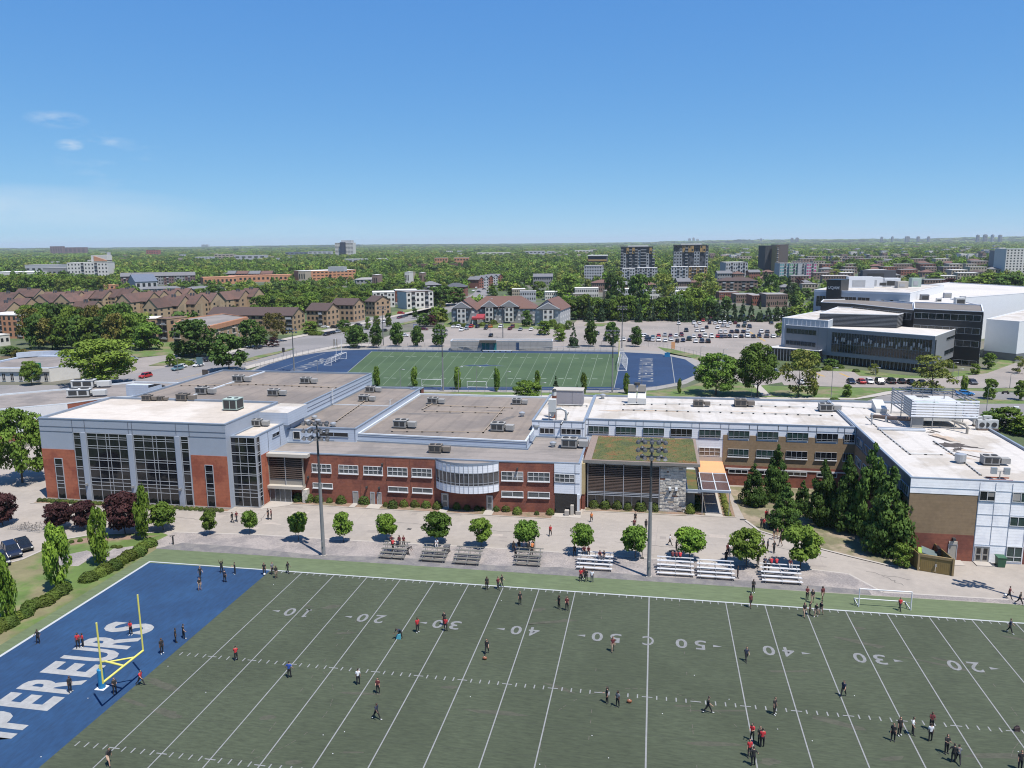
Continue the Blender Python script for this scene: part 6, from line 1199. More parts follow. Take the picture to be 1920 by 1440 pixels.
def tree_proto(kind, nblob, nleaf, leaf, m, seed, z0=.25, ragged=.22, name='broadleaf_tree', brad=.17, trunk=.022, limbs=6):
    """a tree of height 1 and crown width 1, scaled when it is planted"""
    r = np.random.RandomState(seed); t = thing(name, '', 'tree'); env = ENV[kind]
    tt = r.rand(nblob)**(1.0 if kind not in ('cone', 'spruce') else 1.35); tt[0] = .93
    ang = r.rand(nblob)*2*np.pi; rad = env(tt)*.5*np.sqrt(r.uniform(.12, 1, nblob)); z = z0+(1-z0)*tt
    br = brad*(.65+.6*r.rand(nblob)); rad = np.maximum(0, np.minimum(rad, env(tt)*.5-br*.55*(1-ragged)))
    c = np.stack([rad*np.cos(ang), rad*np.sin(ang), z*1.0], 1); c[:, 2] = np.minimum(c[:, 2], 1-br*.5*(.5 if kind in ('cone', 'spruce') else 1)*.8)
    br = br*np.clip(env(tt)+.25, .35, 1)
    w = br**2; w /= w.sum(); idx = r.choice(nblob, nleaf, p=w); d = r.randn(nleaf, 3); d /= np.linalg.norm(d, axis=1)[:, None]
    d[:, 2] = np.where(r.rand(nleaf) < .35, np.abs(d[:, 2]), d[:, 2])
    rr0 = br[idx]*(.55+.5*r.rand(nleaf)**.6); asp = .8 if kind in ('column',) else .55
    p = c[idx]+d*rr0[:, None]*np.array([1, 1, asp]); lay = (kind == 'spruce')
    if lay: q = np.hypot(p[:, 0], p[:, 1]); p[:, 2] = np.maximum(.02, p[:, 2]-q*.25)
    p[:, :2] *= .5/np.percentile(np.hypot(p[:, 0], p[:, 1]), 97); p[:, 2] /= np.percentile(p[:, 2], 99.5)
    nr = d+r.randn(nleaf, 3)*.45+np.array([0, 0, .35]); nr /= np.linalg.norm(nr, axis=1)[:, None]
    me = leafmesh('crown', p, nr, np.full(nleaf, leaf), m, seed+1); o = bpy.data.objects.new('crown', me); C.objects.link(o); o.parent = t
    g = MB(); rs = random.Random(seed); top = z0+(1-z0)*.62
    g.tube([(0, 0, -.01), (.004, .003, z0*.6), (-.005, .005, (z0+top)/2), (0, 0, top)], [trunk, trunk*.8, trunk*.5, trunk*.15], BARK, 7)
    for k in range(limbs):
        a = 2*math.pi*(k+rs.random()*.5)/limbs; zz_ = z0*.85+(top-z0)*.5*rs.random(); e = .30*float(env(np.array([.4]))[0])*(1 if kind not in ('column',) else .6)
        g.tube([(0, 0, zz_), (math.cos(a)*e*.5, math.sin(a)*e*.5, zz_+.11), (math.cos(a)*e, math.sin(a)*e, zz_+.24)], [trunk*.45, trunk*.28, trunk*.08], BARK, 5)
    g.build('trunk', t); return freeze(t)
near = {k: [] for k in ('street', 'maple', 'linden', 'poplar', 'shade')}
for s in range(6): near['street'].append(tree_proto(('round', 'oval')[s % 2], 46+5*s, 3200+200*s, .08, (LG, LF)[s == 2], 100+s, .25+.02*s, .5+.03*s, 'street_tree', .19+.005*s, .018))
for s in range(2): near['maple'].append(tree_proto('round', 56, 4600, .075, LP, 130+s, .17, .5, 'purple_maple', .20, .02))
for s in range(3): near['linden'].append(tree_proto('cone', 95, 8500, .050, LD, 140+s, .05, .5, 'pyramidal_tree', .15, .02))
for s in range(3): near['poplar'].append(tree_proto('column', 44, 2600, .085, LF, 150+s, .12, .8, 'column_tree', .20, .03, 5))
for s in range(3): near['shade'].append(tree_proto('wide', 80, 7000, .045, LG, 160+s, .20, .6, 'shade_tree', .14, .022, 9))
mid = {'oval': [tree_proto('oval', 70, 2800, .085, LD, 200+s, .10, .5, 'oval_tree', .21, .02) for s in range(3)],
       'wide': [tree_proto('wide', 60, 2000, .085, LG, 210+s, .10, .6, 'broadleaf_tree', .16, .02) for s in range(4)],
       'dark': [tree_proto('wide', 60, 2000, .085, LD, 220+s, .10, .6, 'dark_broadleaf_tree', .16, .02) for s in range(3)],
       'yellow': [tree_proto('wide', 34, 1500, .06, LY, 230+s, .14, .6, 'pale_leaved_tree', .15, .02) for s in range(2)],
       'bronze': [tree_proto('wide', 40, 1700, .06, LB, 240+s, .12, .6, 'bronze_tree', .16, .02) for s in range(1)],
       'purple': [tree_proto('wide', 30, 1000, .09, LP, 245+s, .12, .6, 'purple_tree', .16, .02) for s in range(1)],
       'spruce': [tree_proto('spruce', 60, 2000, .075, LS, 250+s, .03, .7, 'spruce', .13, .02, 0) for s in range(3)],
       'slim': [tree_proto('column', 40, 1300, .12, LG, 260+s, .06, .6, 'slim_tree', .22, .03, 3) for s in range(2)]}
def plant(proto, x, y, h, w, label, group, cat='tree'):
    proto['category'] = cat; place(proto, (x, y, 0), rng.uniform(0, 6.28), label, group, (w, w, h))
def T(proto, x, yb, yt, wpx, label, group, cat='tree'):
    q = P(x, yb); d = (q-Vector((CX, CY, CZ))).dot(fwd); plant(proto, q.x, q.y, HT(x, yb, yt), wpx*d/FPX*1.05, label, group, cat); TREED.append((q.x, q.y))
TREED = []
st = [(394, 1003, 959, 26), (469, 1001, 959, 28), (560, 1014, 963, 33), (644, 1017, 962, 32), (726, 1013, 966, 38), (820, 1019, 961, 47), (902, 1026, 974, 40), (988, 1030, 977, 45), (1091, 1040, 984, 41), (1191, 1046, 989, 48), (1292, 1050, 992, 53), (1399, 1062, 993, 57), (1500, 1066, 989, 65)]
for k, (x, yb, yt, w) in enumerate(st): T(near['street'][(k*5) % 6], x, yb, yt, w, 'small round crowned street tree on the gravel kerb, %s of the row' % ORD[k], 'street trees along the gravel strip')
for k, (x, yb, yt, w) in enumerate([(5, 985, 928, 50), (111, 992, 944, 46), (158, 992, 941, 43), (235, 1001, 926, 64)]): T(near['maple'][k % 2], x, yb, yt, w, 'purple leaved maple by the car park kerb, %s of four' % ORD[k], 'purple maples')
T(near['street'][1], 306, 994, 944, 46, 'round green tree right of the largest purple maple', 'round green trees on the kerb')
for k, (x, yb, yt, w) in enumerate([(17, 1172, 1040, 36), (112, 1108, 985, 44), (190, 1060, 953, 33), (271, 1012, 913, 30)]): T(near['poplar'][k % 3], x, yb, yt, w, 'bright green columnar tree on the west lawn, %s of four' % ORD[k], 'columnar trees on the west lawn')
for k, (x, yb, yt, w) in enumerate([(1412, 947, 872, 46), (1455, 938, 836, 47), (1473, 990, 915, 60), (1504, 960, 903, 34), (1540, 984, 865, 58), (1584, 994, 858, 62), (1629, 1006, 838, 76), (1664, 1036, 878, 90)]): T(near['linden'][k % 3], x, yb, yt, w, 'dark pyramidal tree beside the east wing, %s of the group' % ORD[k], 'pyramidal trees by the east wing')
T(near['shade'][0], 42, 905, 768, 92, 'spreading bright tree with white light behind it left of the gymnasium', 'large shade trees')
T(near['shade'][1], 185, 724, 638, 128, 'large broad shade tree beside the boulevard above the west wing', 'large shade trees')
T(near['shade'][2], 60, 722, 677, 36, 'small dark tree in front of the restaurant', 'large shade trees')
T(near['shade'][0], 1342, 740, 664, 76, 'leafy maple behind the long white roof, left of the path', 'campus shade trees'); T(near['shade'][2], 1420, 744, 646, 76, 'tall leafy maple behind the white roof, right of the path', 'campus shade trees')
T(mid['yellow'][0], 1497, 744, 657, 66, 'pale leaved tree on the lawn left of the parked row', 'pale leaved trees'); T(mid['yellow'][1], 1746, 734, 666, 74, 'pale leaved tree in front of the grey university box', 'pale leaved trees')
T(near['shade'][1], 988, 755, 714, 50, 'round bush tree rising behind the grey roof near the boiler stack', 'campus shade trees')
for k, (x, yb, yt, w) in enumerate([(707, 724, 687, 13), (778, 726, 688, 13), (858, 730, 688, 14), (931, 734, 690, 12), (1007, 728, 695, 11), (1094, 738, 699, 12), (1175, 738, 700, 12), (1274, 738, 710, 8)]): T(mid['slim'][k % 2], x, yb, yt, w, 'slim upright young tree along the far field fence, %s of the row' % ORD[k], 'slim trees on the verge')
T(mid['spruce'][0], 1042, 740, 706, 15, 'small brownish spruce on the verge beside the boiler stack', 'spruces'); T(mid['spruce'][1], 1082, 741, 722, 8, 'tiny spruce on the verge right of the plant cabin', 'spruces')
for k, (x, yb, yt, w) in enumerate([(668, 652, 610, 40), (706, 652, 608, 22), (745, 650, 605, 25), (782, 650, 611, 23), (824, 650, 608, 26), (1108, 650, 602, 24), (1147, 650, 604, 28), (1192, 650, 612, 21)]): T(mid['oval'][k % 3], x, yb, yt, w, 'dark dense egg shaped tree behind the far field, %s of eight' % ORD[k], 'oval trees behind the far field')
T(mid['spruce'][2], 1075, 651, 608, 20, 'dark spruce among the oval trees behind the grandstand', 'spruces')
for (x, yb, yt, w, k, lb) in [(1020, 628, 602, 26, 'wide', 'small tree at the car park corner by the residence'), (1050, 640, 617, 22, 'wide', 'small round tree on the car park island'), (1066, 618, 601, 12, 'wide', 'little tree beside the residence wing'), (988, 612, 582, 20, 'dark', 'tree in front of the residence right wing'), (1588, 744, 721, 18, 'wide', 'young tree on the lawn before the parked row'), (1527, 743, 719, 9, 'slim', 'thin young tree beside the lawn lamp'), (1637, 702, 682, 18, 'yellow', 'young yellowish tree before the grey box glass base'), (1806, 735, 704, 14, 'slim', 'narrow young tree beside the blue car'), (1855, 748, 711, 24, 'wide', 'young tree on the roadside verge right of the blue car'), (1913, 750, 714, 22, 'wide', 'young tree at the right border by the road'), (1827, 702, 682, 16, 'wide', 'small tree by the black glass block'), (1854, 692, 662, 22, 'wide', 'small tree between the black glass block and the white hall'), (1911, 700, 668, 24, 'yellow', 'pale tree at the right border below the white hall'),
    (1498, 690, 655, 28, 'wide', 'tree in front of the entrance pavilion, left'), (1522, 690, 660, 30, 'wide', 'tree in front of the entrance pavilion, right'), (1556, 690, 673, 26, 'dark', 'low round tree before the grey box corner'), (1461, 632, 605, 18, 'wide', 'small round tree at the corner of the university'), (321, 687, 664, 17, 'wide', 'small round yellow green tree on the corner island'), (1690, 1062, 1020, 34, 'wide', 'light green bush tree beside the wooden enclosure'),
    (366, 668, 600, 78, 'dark', 'large round dark maple by the boulevard in front of the flat roofed block'), (430, 695, 627, 66, 'dark', 'large maple overhanging the boulevard'), (470, 652, 600, 44, 'dark', 'dark tree right of the boulevard maples'), (281, 656, 606, 46, 'wide', 'round tree on the corner lawn left of the round maple'), (515, 640, 587, 46, 'bronze', 'bronze leaved tree before the long tan block'), (489, 650, 612, 26, 'dark', 'dark tree left of the bronze tree'), (582, 626, 603, 30, 'wide', 'low tree before the second tan block'), (645, 618, 600, 26, 'dark', 'low bush tree before the third tan block'), (690, 618, 595, 12, 'wide', 'young street tree on the far side of the boulevard, left'), (706, 612, 592, 14, 'wide', 'young street tree on the far side of the boulevard, right'), (729, 612, 587, 13, 'wide', 'young tree on the boulevard corner'), (778, 597, 578, 10, 'dark', 'young tree on the green corner'), (795, 612, 587, 28, 'dark', 'dark bush tree left of the bare pinkish one'), (808, 612, 590, 24, 'purple', 'bare pinkish brown tree between green ones'), (813, 608, 585, 18, 'wide', 'green tree right of the pinkish one'), (832, 602, 580, 20, 'wide', 'tree against the residence left wing'), (770, 574, 562, 12, 'dark', 'conical shrub before the red eaved block'), (829, 585, 564, 18, 'yellow', 'yellow green tree by the residence road'), (20, 668, 650, 34, 'dark', 'dark tree beside the restaurant terrace'), (42, 686, 655, 34, 'bronze', 'olive tree behind the restaurant'), (95, 682, 661, 26, 'wide', 'small tree on the restaurant terrace, left'), (120, 680, 660, 26, 'wide', 'small tree on the restaurant terrace, right'), (512, 650, 632, 24, 'purple', 'pinkish flowering tree beside the boulevard'), (1885, 808, 765, 60, 'wide', 'wide bush tree behind the east wing by the road sign'), (1918, 815, 780, 50, 'wide', 'bush at the right border behind the east wing'), (1858, 800, 772, 40, 'dark', 'dark bush behind the roof condensers')]:
    T(mid[k][rng.randrange(len(mid[k]))], x, yb, yt, w, lb, 'single trees round the campus')
# clumps: woods of individual trees
def clump(lst, kinds, lab, grp):
    for k, (x, yb, yt, w) in enumerate(lst): kd = kinds[k % len(kinds)]; T(mid[kd][rng.randrange(len(mid[kd]))], x, yb, yt, w, lab, grp)
cl_ = []
for row, (yb, yt) in enumerate(((634, 572), (646, 572), (655, 588))):
    for k in range(9): cl_.append((56+k*24+row*9+rng.uniform(-5, 5), yb+rng.uniform(-2, 2), yt+rng.uniform(-4, 9)+(18 if k > 7 else 0), rng.uniform(34, 48)))
clump(cl_, ['wide', 'dark', 'wide', 'dark', 'bronze'], 'tall tree in the dense wood between the salmon block and the terrace houses', 'trees of the wood by the restaurant')
bl = []; x = 1072
while x < 1345:
    bl.append((x, 600+rng.uniform(-1, 1), 556+rng.uniform(-4, 7), rng.uniform(26, 38))); x += rng.uniform(10, 17)
bl = [b for b in bl if not (1204 < b[0] < 1232)]
clump(bl, ['wide', 'dark', 'wide', 'wide'], 'leafy tree in the belt along the back of the car park', 'leafy trees behind the car park')
sp = [(x, 603+rng.uniform(-1, 1), 562+rng.uniform(-5, 8), rng.uniform(14, 20)) for x in (1104, 1128, 1168, 1198, 1220, 1262, 1283, 1296, 1318, 1345, 1360, 1376, 1392, 1408, 1424, 1440, 1456, 1470)]
for x, yb, yt, w in sp: T(mid['spruce'][rng.randrange(3)], x, yb, yt, w, 'dark spruce in the belt along the back of the car park', 'spruces behind the car park')
for x, yb, yt, w, k in [(1146, 566, 512, 24, 'dark'), (1158, 572, 520, 26, 'dark'), (1197, 582, 515, 44, 'dark'), (1246, 580, 513, 52, 'yellow'), (1300, 584, 540, 44, 'wide'), (1318, 568, 512, 56, 'yellow'), (1282, 590, 545, 34, 'wide'), (1160, 542, 508, 22, 'yellow'), (1434, 552, 510, 28, 'spruce'), (1447, 556, 514, 26, 'dark'), (1478, 560, 520, 24, 'spruce'), (1512, 562, 540, 22, 'dark'), (1500, 572, 552, 18, 'wide'), (1066, 552, 518, 36, 'wide'), (1010, 556, 528, 30, 'wide'), (1045, 560, 532, 28, 'dark'), (940, 530, 515, 34, 'wide'), (962, 545, 524, 26, 'dark'), (1405, 552, 538, 26, 'purple'), (1468, 536, 518, 22, 'dark'), (1497, 540, 520, 24, 'purple'), (1565, 523, 505, 30, 'yellow'), (830, 574, 536, 42, 'dark'), (852, 572, 538, 40, 'dark'), (816, 566, 538, 26, 'wide'), (1855, 552, 512, 70, 'wide'), (1890, 556, 516, 70, 'dark'), (1830, 552, 524, 44, 'yellow'), (1912, 548, 520, 60, 'wide'), (1780, 545, 522, 34, 'purple'), (1752, 530, 512, 34, 'wide')]:
    T(mid[k][rng.randrange(len(mid[k]))], x, yb, yt, w, 'large tree standing above the roofs behind the car park belt' if x < 1750 else 'large tree behind the huge white roof', 'big trees among the houses' if x < 1750 else 'trees behind the huge white roof')
ml = []
for (xa, xb, yb, yt, st_) in ((480, 700, 585, 556, 15), (470, 690, 574, 545, 15), (380, 700, 560, 536, 17), (480, 560, 598, 574, 17), (0, 200, 556, 520, 13), (0, 200, 546, 516, 15), (700, 800, 556, 532, 15)):
    x = xa
    while x < xb: ml.append((x+rng.uniform(-4, 4), yb+rng.uniform(-2, 2), yt+rng.uniform(-3, 6), rng.uniform(20, 32))); x += st_
ml = [m for m in ml if not any(inside(tuple(P(m[0], m[1]).xy), q) for q in OCC)]
clump(ml, ['wide', 'wide', 'dark', 'yellow', 'wide', 'wide'], 'bushy tree in the green band behind the boulevard blocks', 'trees behind the boulevard blocks')
# shrubs
def ball_proto(m, seed, name='shrub', n=900, leaf=.09):
    r = np.random.RandomState(seed); t = thing(name, '', 'shrub'); d = r.randn(n, 3); d /= np.linalg.norm(d, axis=1)[:, None]; d[:, 2] = np.abs(d[:, 2])*1.0-.12
    p = d*np.array([.5, .5, .78])*(.86+.16*r.rand(n))[:, None]*(1+.10*np.sin(d[:, 0:1]*7+seed)*np.cos(d[:, 1:2]*6)); p[:, 2] = np.clip(p[:, 2]+.12, 0, 1)
    me = leafmesh('foliage', p, d+r.randn(n, 3)*.3, np.full(n, leaf), m, seed); o = bpy.data.objects.new('foliage', me); C.objects.link(o); o.parent = t
    g = MB()
    for k in range(3): a = k*2.1; g.tube([(0, 0, -.02), (math.cos(a)*.12, math.sin(a)*.12, .25), (math.cos(a)*.3, math.sin(a)*.3, .5)], [.03, .02, .01], BARK, 5)
    g.build('stem', t); return freeze(t)
SB = [ball_proto(LU, 300+s) for s in range(3)]; SY = ball_proto(LY, 310); SH = [ball_proto(foliage('bush_leaves', (.045, .075, .016), (.085, .125, .03), .25), 320+s, 'bush', 1500, .085) for s in range(2)]
def shrub(p, x, y, h, w, lab, grp): p['category'] = 'shrub'; place(p, (x, y, 0), rng.uniform(0, 6), lab, grp, (w, w, h))
ball = [(557, 941, 19), (577, 942, 19), (595, 943, 16), (617, 943, 11), (638, 945, 18), (682, 946, 21), (735, 954, 17), (756, 951, 15), (777, 951, 16), (798, 953, 16), (819, 955, 16), (856, 955, 15), (875, 957, 11), (894, 958, 10), (905, 958, 8), (930, 959, 12), (948, 960, 14), (969, 965, 15), (1031, 966, 13), (722, 950, 9), (1006, 966, 8)]
for k, (x, yb, w) in enumerate(sorted(ball)):
    q = P(x, yb); s = w/9.9; shrub(SB[k % 3], q.x, q.y+s*.3, s*.95, s*1.08, 'clipped round shrub before the red brick front, %s' % ORD[k], 'clipped shrubs before the brick block')
for k, (x, yb, w) in enumerate([(1113, 953, 16), (1134, 955, 17), (1157, 955, 17), (1177, 957, 14), (1201, 959, 18), (1227, 959, 16), (1294, 964, 15)]):
    q = P(x, yb); s = w/9.7; shrub(SB[k % 3], q.x, q.y+s*.3, s*.95, s*1.08, 'clipped round shrub before the planted roof hall, %s' % ORD[k], 'clipped shrubs before the slatted hall')
for k in range(9): shrub(SB[k % 3], 6.4+(k % 2)*1.1, 32.2+k*.9, 1.2, 1.4, 'dark round shrub left of the entrance path, %s nearest' % ['first', 'second', 'third', 'fourth', 'fifth', 'sixth', 'seventh', 'eighth', 'ninth'][k], 'dark shrubs by the entrance path')
for k in range(9): shrub(SY, 12.1, 31.6+k*1.35, .9, 1.15, 'yellow green shrub right of the entrance path, %s nearest' % ['first', 'second', 'third', 'fourth', 'fifth', 'sixth', 'seventh', 'eighth', 'ninth'][k], 'yellow shrubs by the entrance path')
for k in range(44):
    x = -103.8+k*.9
    if -69 < x: break
    shrub(SB[k % 3], x, 20.6+rng.uniform(-.1, .1), .75, .95, 'small clipped shrub at the foot of the gymnasium front', 'low shrubs along the gymnasium')
def hedge(pts, w, h, step, lab, grp):
    for (a, b) in zip(pts, pts[1:]):
        a = Vector(a); b = Vector(b); n = int((b-a).length/step)
        for k in range(n): q = a.lerp(b, k/n); shrub(SH[rng.randrange(2)], q.x+rng.uniform(-.35, .35), q.y+rng.uniform(-.3, .3), h*rng.uniform(.75, 1.15), w*rng.uniform(.8, 1.2), lab, grp)
hedge([(-72.0, 4.9), (-71.8, -2), (-72.4, -7.6)], 2.2, 1.5, 1.0, 'bush in the hedge between the lawn and the upper end zone', 'bushes of the upper hedge')
hedge([(-73.6, -10.2), (-73.2, -16), (-73.6, -22.5), (-73.6, -30)], 2.2, 1.5, 1.05, 'bush in the hedge between the lawn and the lower end zone', 'bushes of the lower hedge')
hedge([(-84.5, 4.4), (-80.5, 6.2)], .8, .5, 1.4, 'low plant in the kerbside bed', 'low bedding plants'); hedge([(-78, 3.5), (-74.5, 4.5)], .9, .5, 1.2, 'low plant in the kerbside bed', 'low bedding plants')
for k, (x, y, w, h) in enumerate([(1500, 694, 3, 1.5), (1530, 696, 3, 1.4), (1552, 694, 3.5, 2), (1476, 690, 3, 1.6), (1575, 690, 3, 1.5), (1770, 700, 3, 2), (1745, 706, 3, 1.4), (1605, 697, 2.5, 1.2), (1785, 690, 3, 2.2), (1565, 752, 3, 1.2), (640, 622, 5, 2.5), (652, 622, 5, 2.5), (590, 628, 6, 2.4), (600, 628, 6, 2.2), (925, 608, 5, 3), (905, 611, 4, 2.5), (870, 612, 6, 2), (855, 610, 6, 2.5), (345, 684, 8, 2), (335, 680, 5, 2), (1035, 612, 6, 5), (1050, 618, 6, 4), (1022, 610, 6, 5)]):
    q = P(x, y); shrub(SH[k % 2], q.x, q.y, h, w, 'garden bush near the %s' % ('university building' if x > 1400 else 'residence' if x > 800 else 'boulevard blocks'), 'garden bushes')
# --- the far woods: one mass of trees out to the horizon
def stuff_proto(kind, n, leaf, m, seed, nb):
    r = np.random.RandomState(seed); env = ENV[kind]; tt = r.rand(nb); ang = r.rand(nb)*2*np.pi; rad = env(tt)*.5*np.sqrt(r.rand(nb))*.8
    c = np.stack([rad*np.cos(ang), rad*np.sin(ang), .12+.75*tt], 1); idx = r.randint(0, nb, n); d = r.randn(n, 3); d /= np.linalg.norm(d, axis=1)[:, None]; p = c[idx]+d*np.array([.2, .2, .15]); p[:, 2] = np.clip(p[:, 2], 0, 1.1)
    o = bpy.data.objects.new('far_tree_shape', leafmesh('far_tree_shape', p, d+r.randn(n, 3)*.35+np.array([0, 0, .3]), np.full(n, leaf), m, seed)); return o
FC2 = bpy.data.collections.new('far_tree_shapes')
FG = foliage('far_leaves', (.095, .155, .032), (.155, .22, .045), .2); FD = foliage('far_leaves_dark', (.05, .09, .028), (.09, .14, .036), .2, tone=(.12, .16, .04))
for s, (m, kd) in enumerate([(FG, 'wide'), (FG, 'round'), (FD, 'wide'), (FD, 'round'), (FG, 'wide'), (LF, 'wide'), (FD, 'spruce'), (LY, 'wide')]): FC2.objects.link(stuff_proto(kd, 230, .16, m, 400+s, 26))
def gn_mass(name, pts, scl, coll, kind='stuff'):
    me = bpy.data.meshes.new(name); me.from_pydata(pts, [], []); a = me.attributes.new('s', 'FLOAT_VECTOR', 'POINT'); a.data.foreach_set('vector', np.array(scl, 'f4').ravel())
    o = bpy.data.objects.new(name, me); C.objects.link(o); ng = bpy.data.node_groups.new(name, 'GeometryNodeTree'); ng.interface.new_socket('Geometry', in_out='INPUT', socket_type='NodeSocketGeometry'); ng.interface.new_socket('Geometry', in_out='OUTPUT', socket_type='NodeSocketGeometry')
    N = ng.nodes; L = ng.links; i = N.new('NodeGroupInput'); q = N.new('NodeGroupOutput'); ip = N.new('GeometryNodeInstanceOnPoints'); ci = N.new('GeometryNodeCollectionInfo'); ci.inputs['Collection'].default_value = coll; ci.inputs['Separate Children'].default_value = True; ci.inputs['Reset Children'].default_value = True
    at = N.new('GeometryNodeInputNamedAttribute'); at.data_type = 'FLOAT_VECTOR'; at.inputs['Name'].default_value = 's'
    rv = N.new('FunctionNodeRandomValue'); rv.data_type = 'FLOAT_VECTOR'; rv.inputs[0].default_value = (0, 0, 0); rv.inputs[1].default_value = (0, 0, 6.28)
    ip.inputs['Pick Instance'].default_value = True; L.new(i.outputs[0], ip.inputs['Points']); L.new(ci.outputs[0], ip.inputs['Instance']); L.new(at.outputs[0], ip.inputs['Scale']); L.new(rv.outputs[0], ip.inputs['Rotation']); L.new(ip.outputs[0], q.inputs[0])
    md = o.modifiers.new('mass', 'NODES'); md.node_group = ng; o['kind'] = kind; return o
def front(q):          # open ground kept before a house so that it shows between the trees
    c = Vector((sum(a[0] for a in q)/len(q), sum(a[1] for a in q)/len(q))); d = Vector((CX, CY))-c; n = d.length; d.normalize(); L = min(220, max(14, n*.12)) if n > 380 else 0
    s = Vector((-d.y, d.x)); w = max(abs((Vector(a)-c).dot(s)) for a in q)*.92
    return [tuple(c-s*w), tuple(c+s*w), tuple(c+s*w+d*L), tuple(c-s*w+d*L)]
BOX = [(boxof(q), q) for q in OCC]
BOX += [(boxof(f_), f_) for f_ in (front(q) for q in OCC)]
NOGO = [px(l) for l in ([(0, 748), (250, 700), (480, 650), (640, 617), (720, 599), (800, 580), (872, 560), (890, 545), (902, 532), (945, 520), (950, 528), (905, 570), (760, 612), (640, 650), (400, 720), (0, 820)], [(640, 652), (700, 640), (740, 622), (800, 614), (835, 606), (1065, 612), (1082, 597), (1500, 597), (1500, 720), (640, 720)])]
NB = [(boxof([tuple(v.xy) for v in q]), [tuple(v.xy) for v in q]) for q in NOGO]
def free(x, y):
    for (b, q) in BOX+NB:
        if b[0] < x < b[2] and b[1] < y < b[3] and inside((x, y), q): return False
    return True
vis = []        # keep sight lines to the buildings and streets that the photograph shows open
r9 = random.Random(99); pts = []; sc = []
def scatter(d0, d1, n, h0, h1, w0, w1, az0=-46, az1=28, dens=None):
    for _ in range(n):
        a = R(r9.uniform(az0, az1)); d = math.sqrt(r9.uniform(d0*d0, d1*d1)); x = CX+math.sin(a)*d; y = CY+math.cos(a)*d
        if dens and r9.random() > dens(x, y, math.degrees(a), d): continue
        if not free(x, y): continue
        pts.append((x, y, -.2)); h = r9.uniform(h0, h1); w = r9.uniform(w0, w1); sc.append((w, w, h))
def noise2(x, y, s): return .5+.25*math.sin(x/s+1.3*math.sin(y/s*.7))+.25*math.sin(y/s*1.3+1.7*math.sin(x/s*.6)+2)
def dn1(x, y, a, d):      # suburb: clearings between the trees; woods in the middle left
    v = noise2(x, y, 60)
    if -40 < a < 1 and d > 800: return .98
    if a > 1: return .45 if v > .35 else .22
    return .42 if v > .4 else .2
scatter(400, 1100, 5200, 6, 11, 7, 12, dens=dn1)
scatter(1100, 2600, 21000, 6, 16, 8, 20, dens=lambda x, y, a, d: (.96 if a < 1.5 else .62) if noise2(x, y, 170) > .17 else .3)
scatter(2600, 6000, 17000, 8, 14, 26, 46, dens=lambda x, y, a, d: .95)
scatter(6000, 16500, 15000, 8, 20, 80, 150)
gn_mass('far_trees', pts, sc, FC2)['label'] = 'distant mass of green suburban trees reaching the horizon'
bpy.data.objects['far_trees']['category'] = 'trees'
pts = []; sc = []
for az in range(-48, 30):
    for k in range(16):
        a = R(az+r9.random()); d = r9.uniform(11000, 16200); hh = 18+(26 if az > 0 else 10)*max(0, noise2(a*9000, 0, 700)-.2); pts.append((CX+math.sin(a)*d, CY+math.cos(a)*d, 0)); sc.append((r9.uniform(350, 700),)*2+(hh*r9.uniform(.8, 1.6)*(1+max(0, az)/22),))
gn_mass('horizon_woods', pts, sc, FC2); bpy.data.objects['horizon_woods']['label'] = 'blue green wooded rise along the horizon'; bpy.data.objects['horizon_woods']['category'] = 'trees'
# ================================================================ cars
def paint(n, c, m=.3): return mat('paint_'+n, c, .28, metal=m, var=.02, spec=.5)
CARC = {'white': paint('white', (.72, .72, .72), 0), 'black': paint('black', (.012, .012, .014), 0), 'navy': paint('navy', (.015, .022, .05), .1), 'grey': paint('grey', (.11, .115, .125)), 'silver': paint('silver', (.42, .44, .46)), 'red': paint('red', (.42, .03, .03), 0), 'dark red': paint('dark_red', (.12, .015, .02), .1), 'dark green': paint('dark_green', (.02, .045, .035), .1), 'blue': paint('blue', (.03, .20, .50), .1), 'orange': paint('orange', (.55, .20, .04), 0), 'teal': paint('teal', (.16, .27, .30))}
CGL = mat('car_glass', (.015, .018, .022), .06, var=.05, spec=.7); TYR = mat('tyre', (.02, .02, .02), .9); RIM = mat('rim', (.40, .40, .42), .35, metal=.6); HLM = mat('headlight', (.75, .75, .72), .15); TLM = mat('tail_light', (.30, .01, .01), .2); CTR = mat('car_trim', (.03, .03, .03), .6)
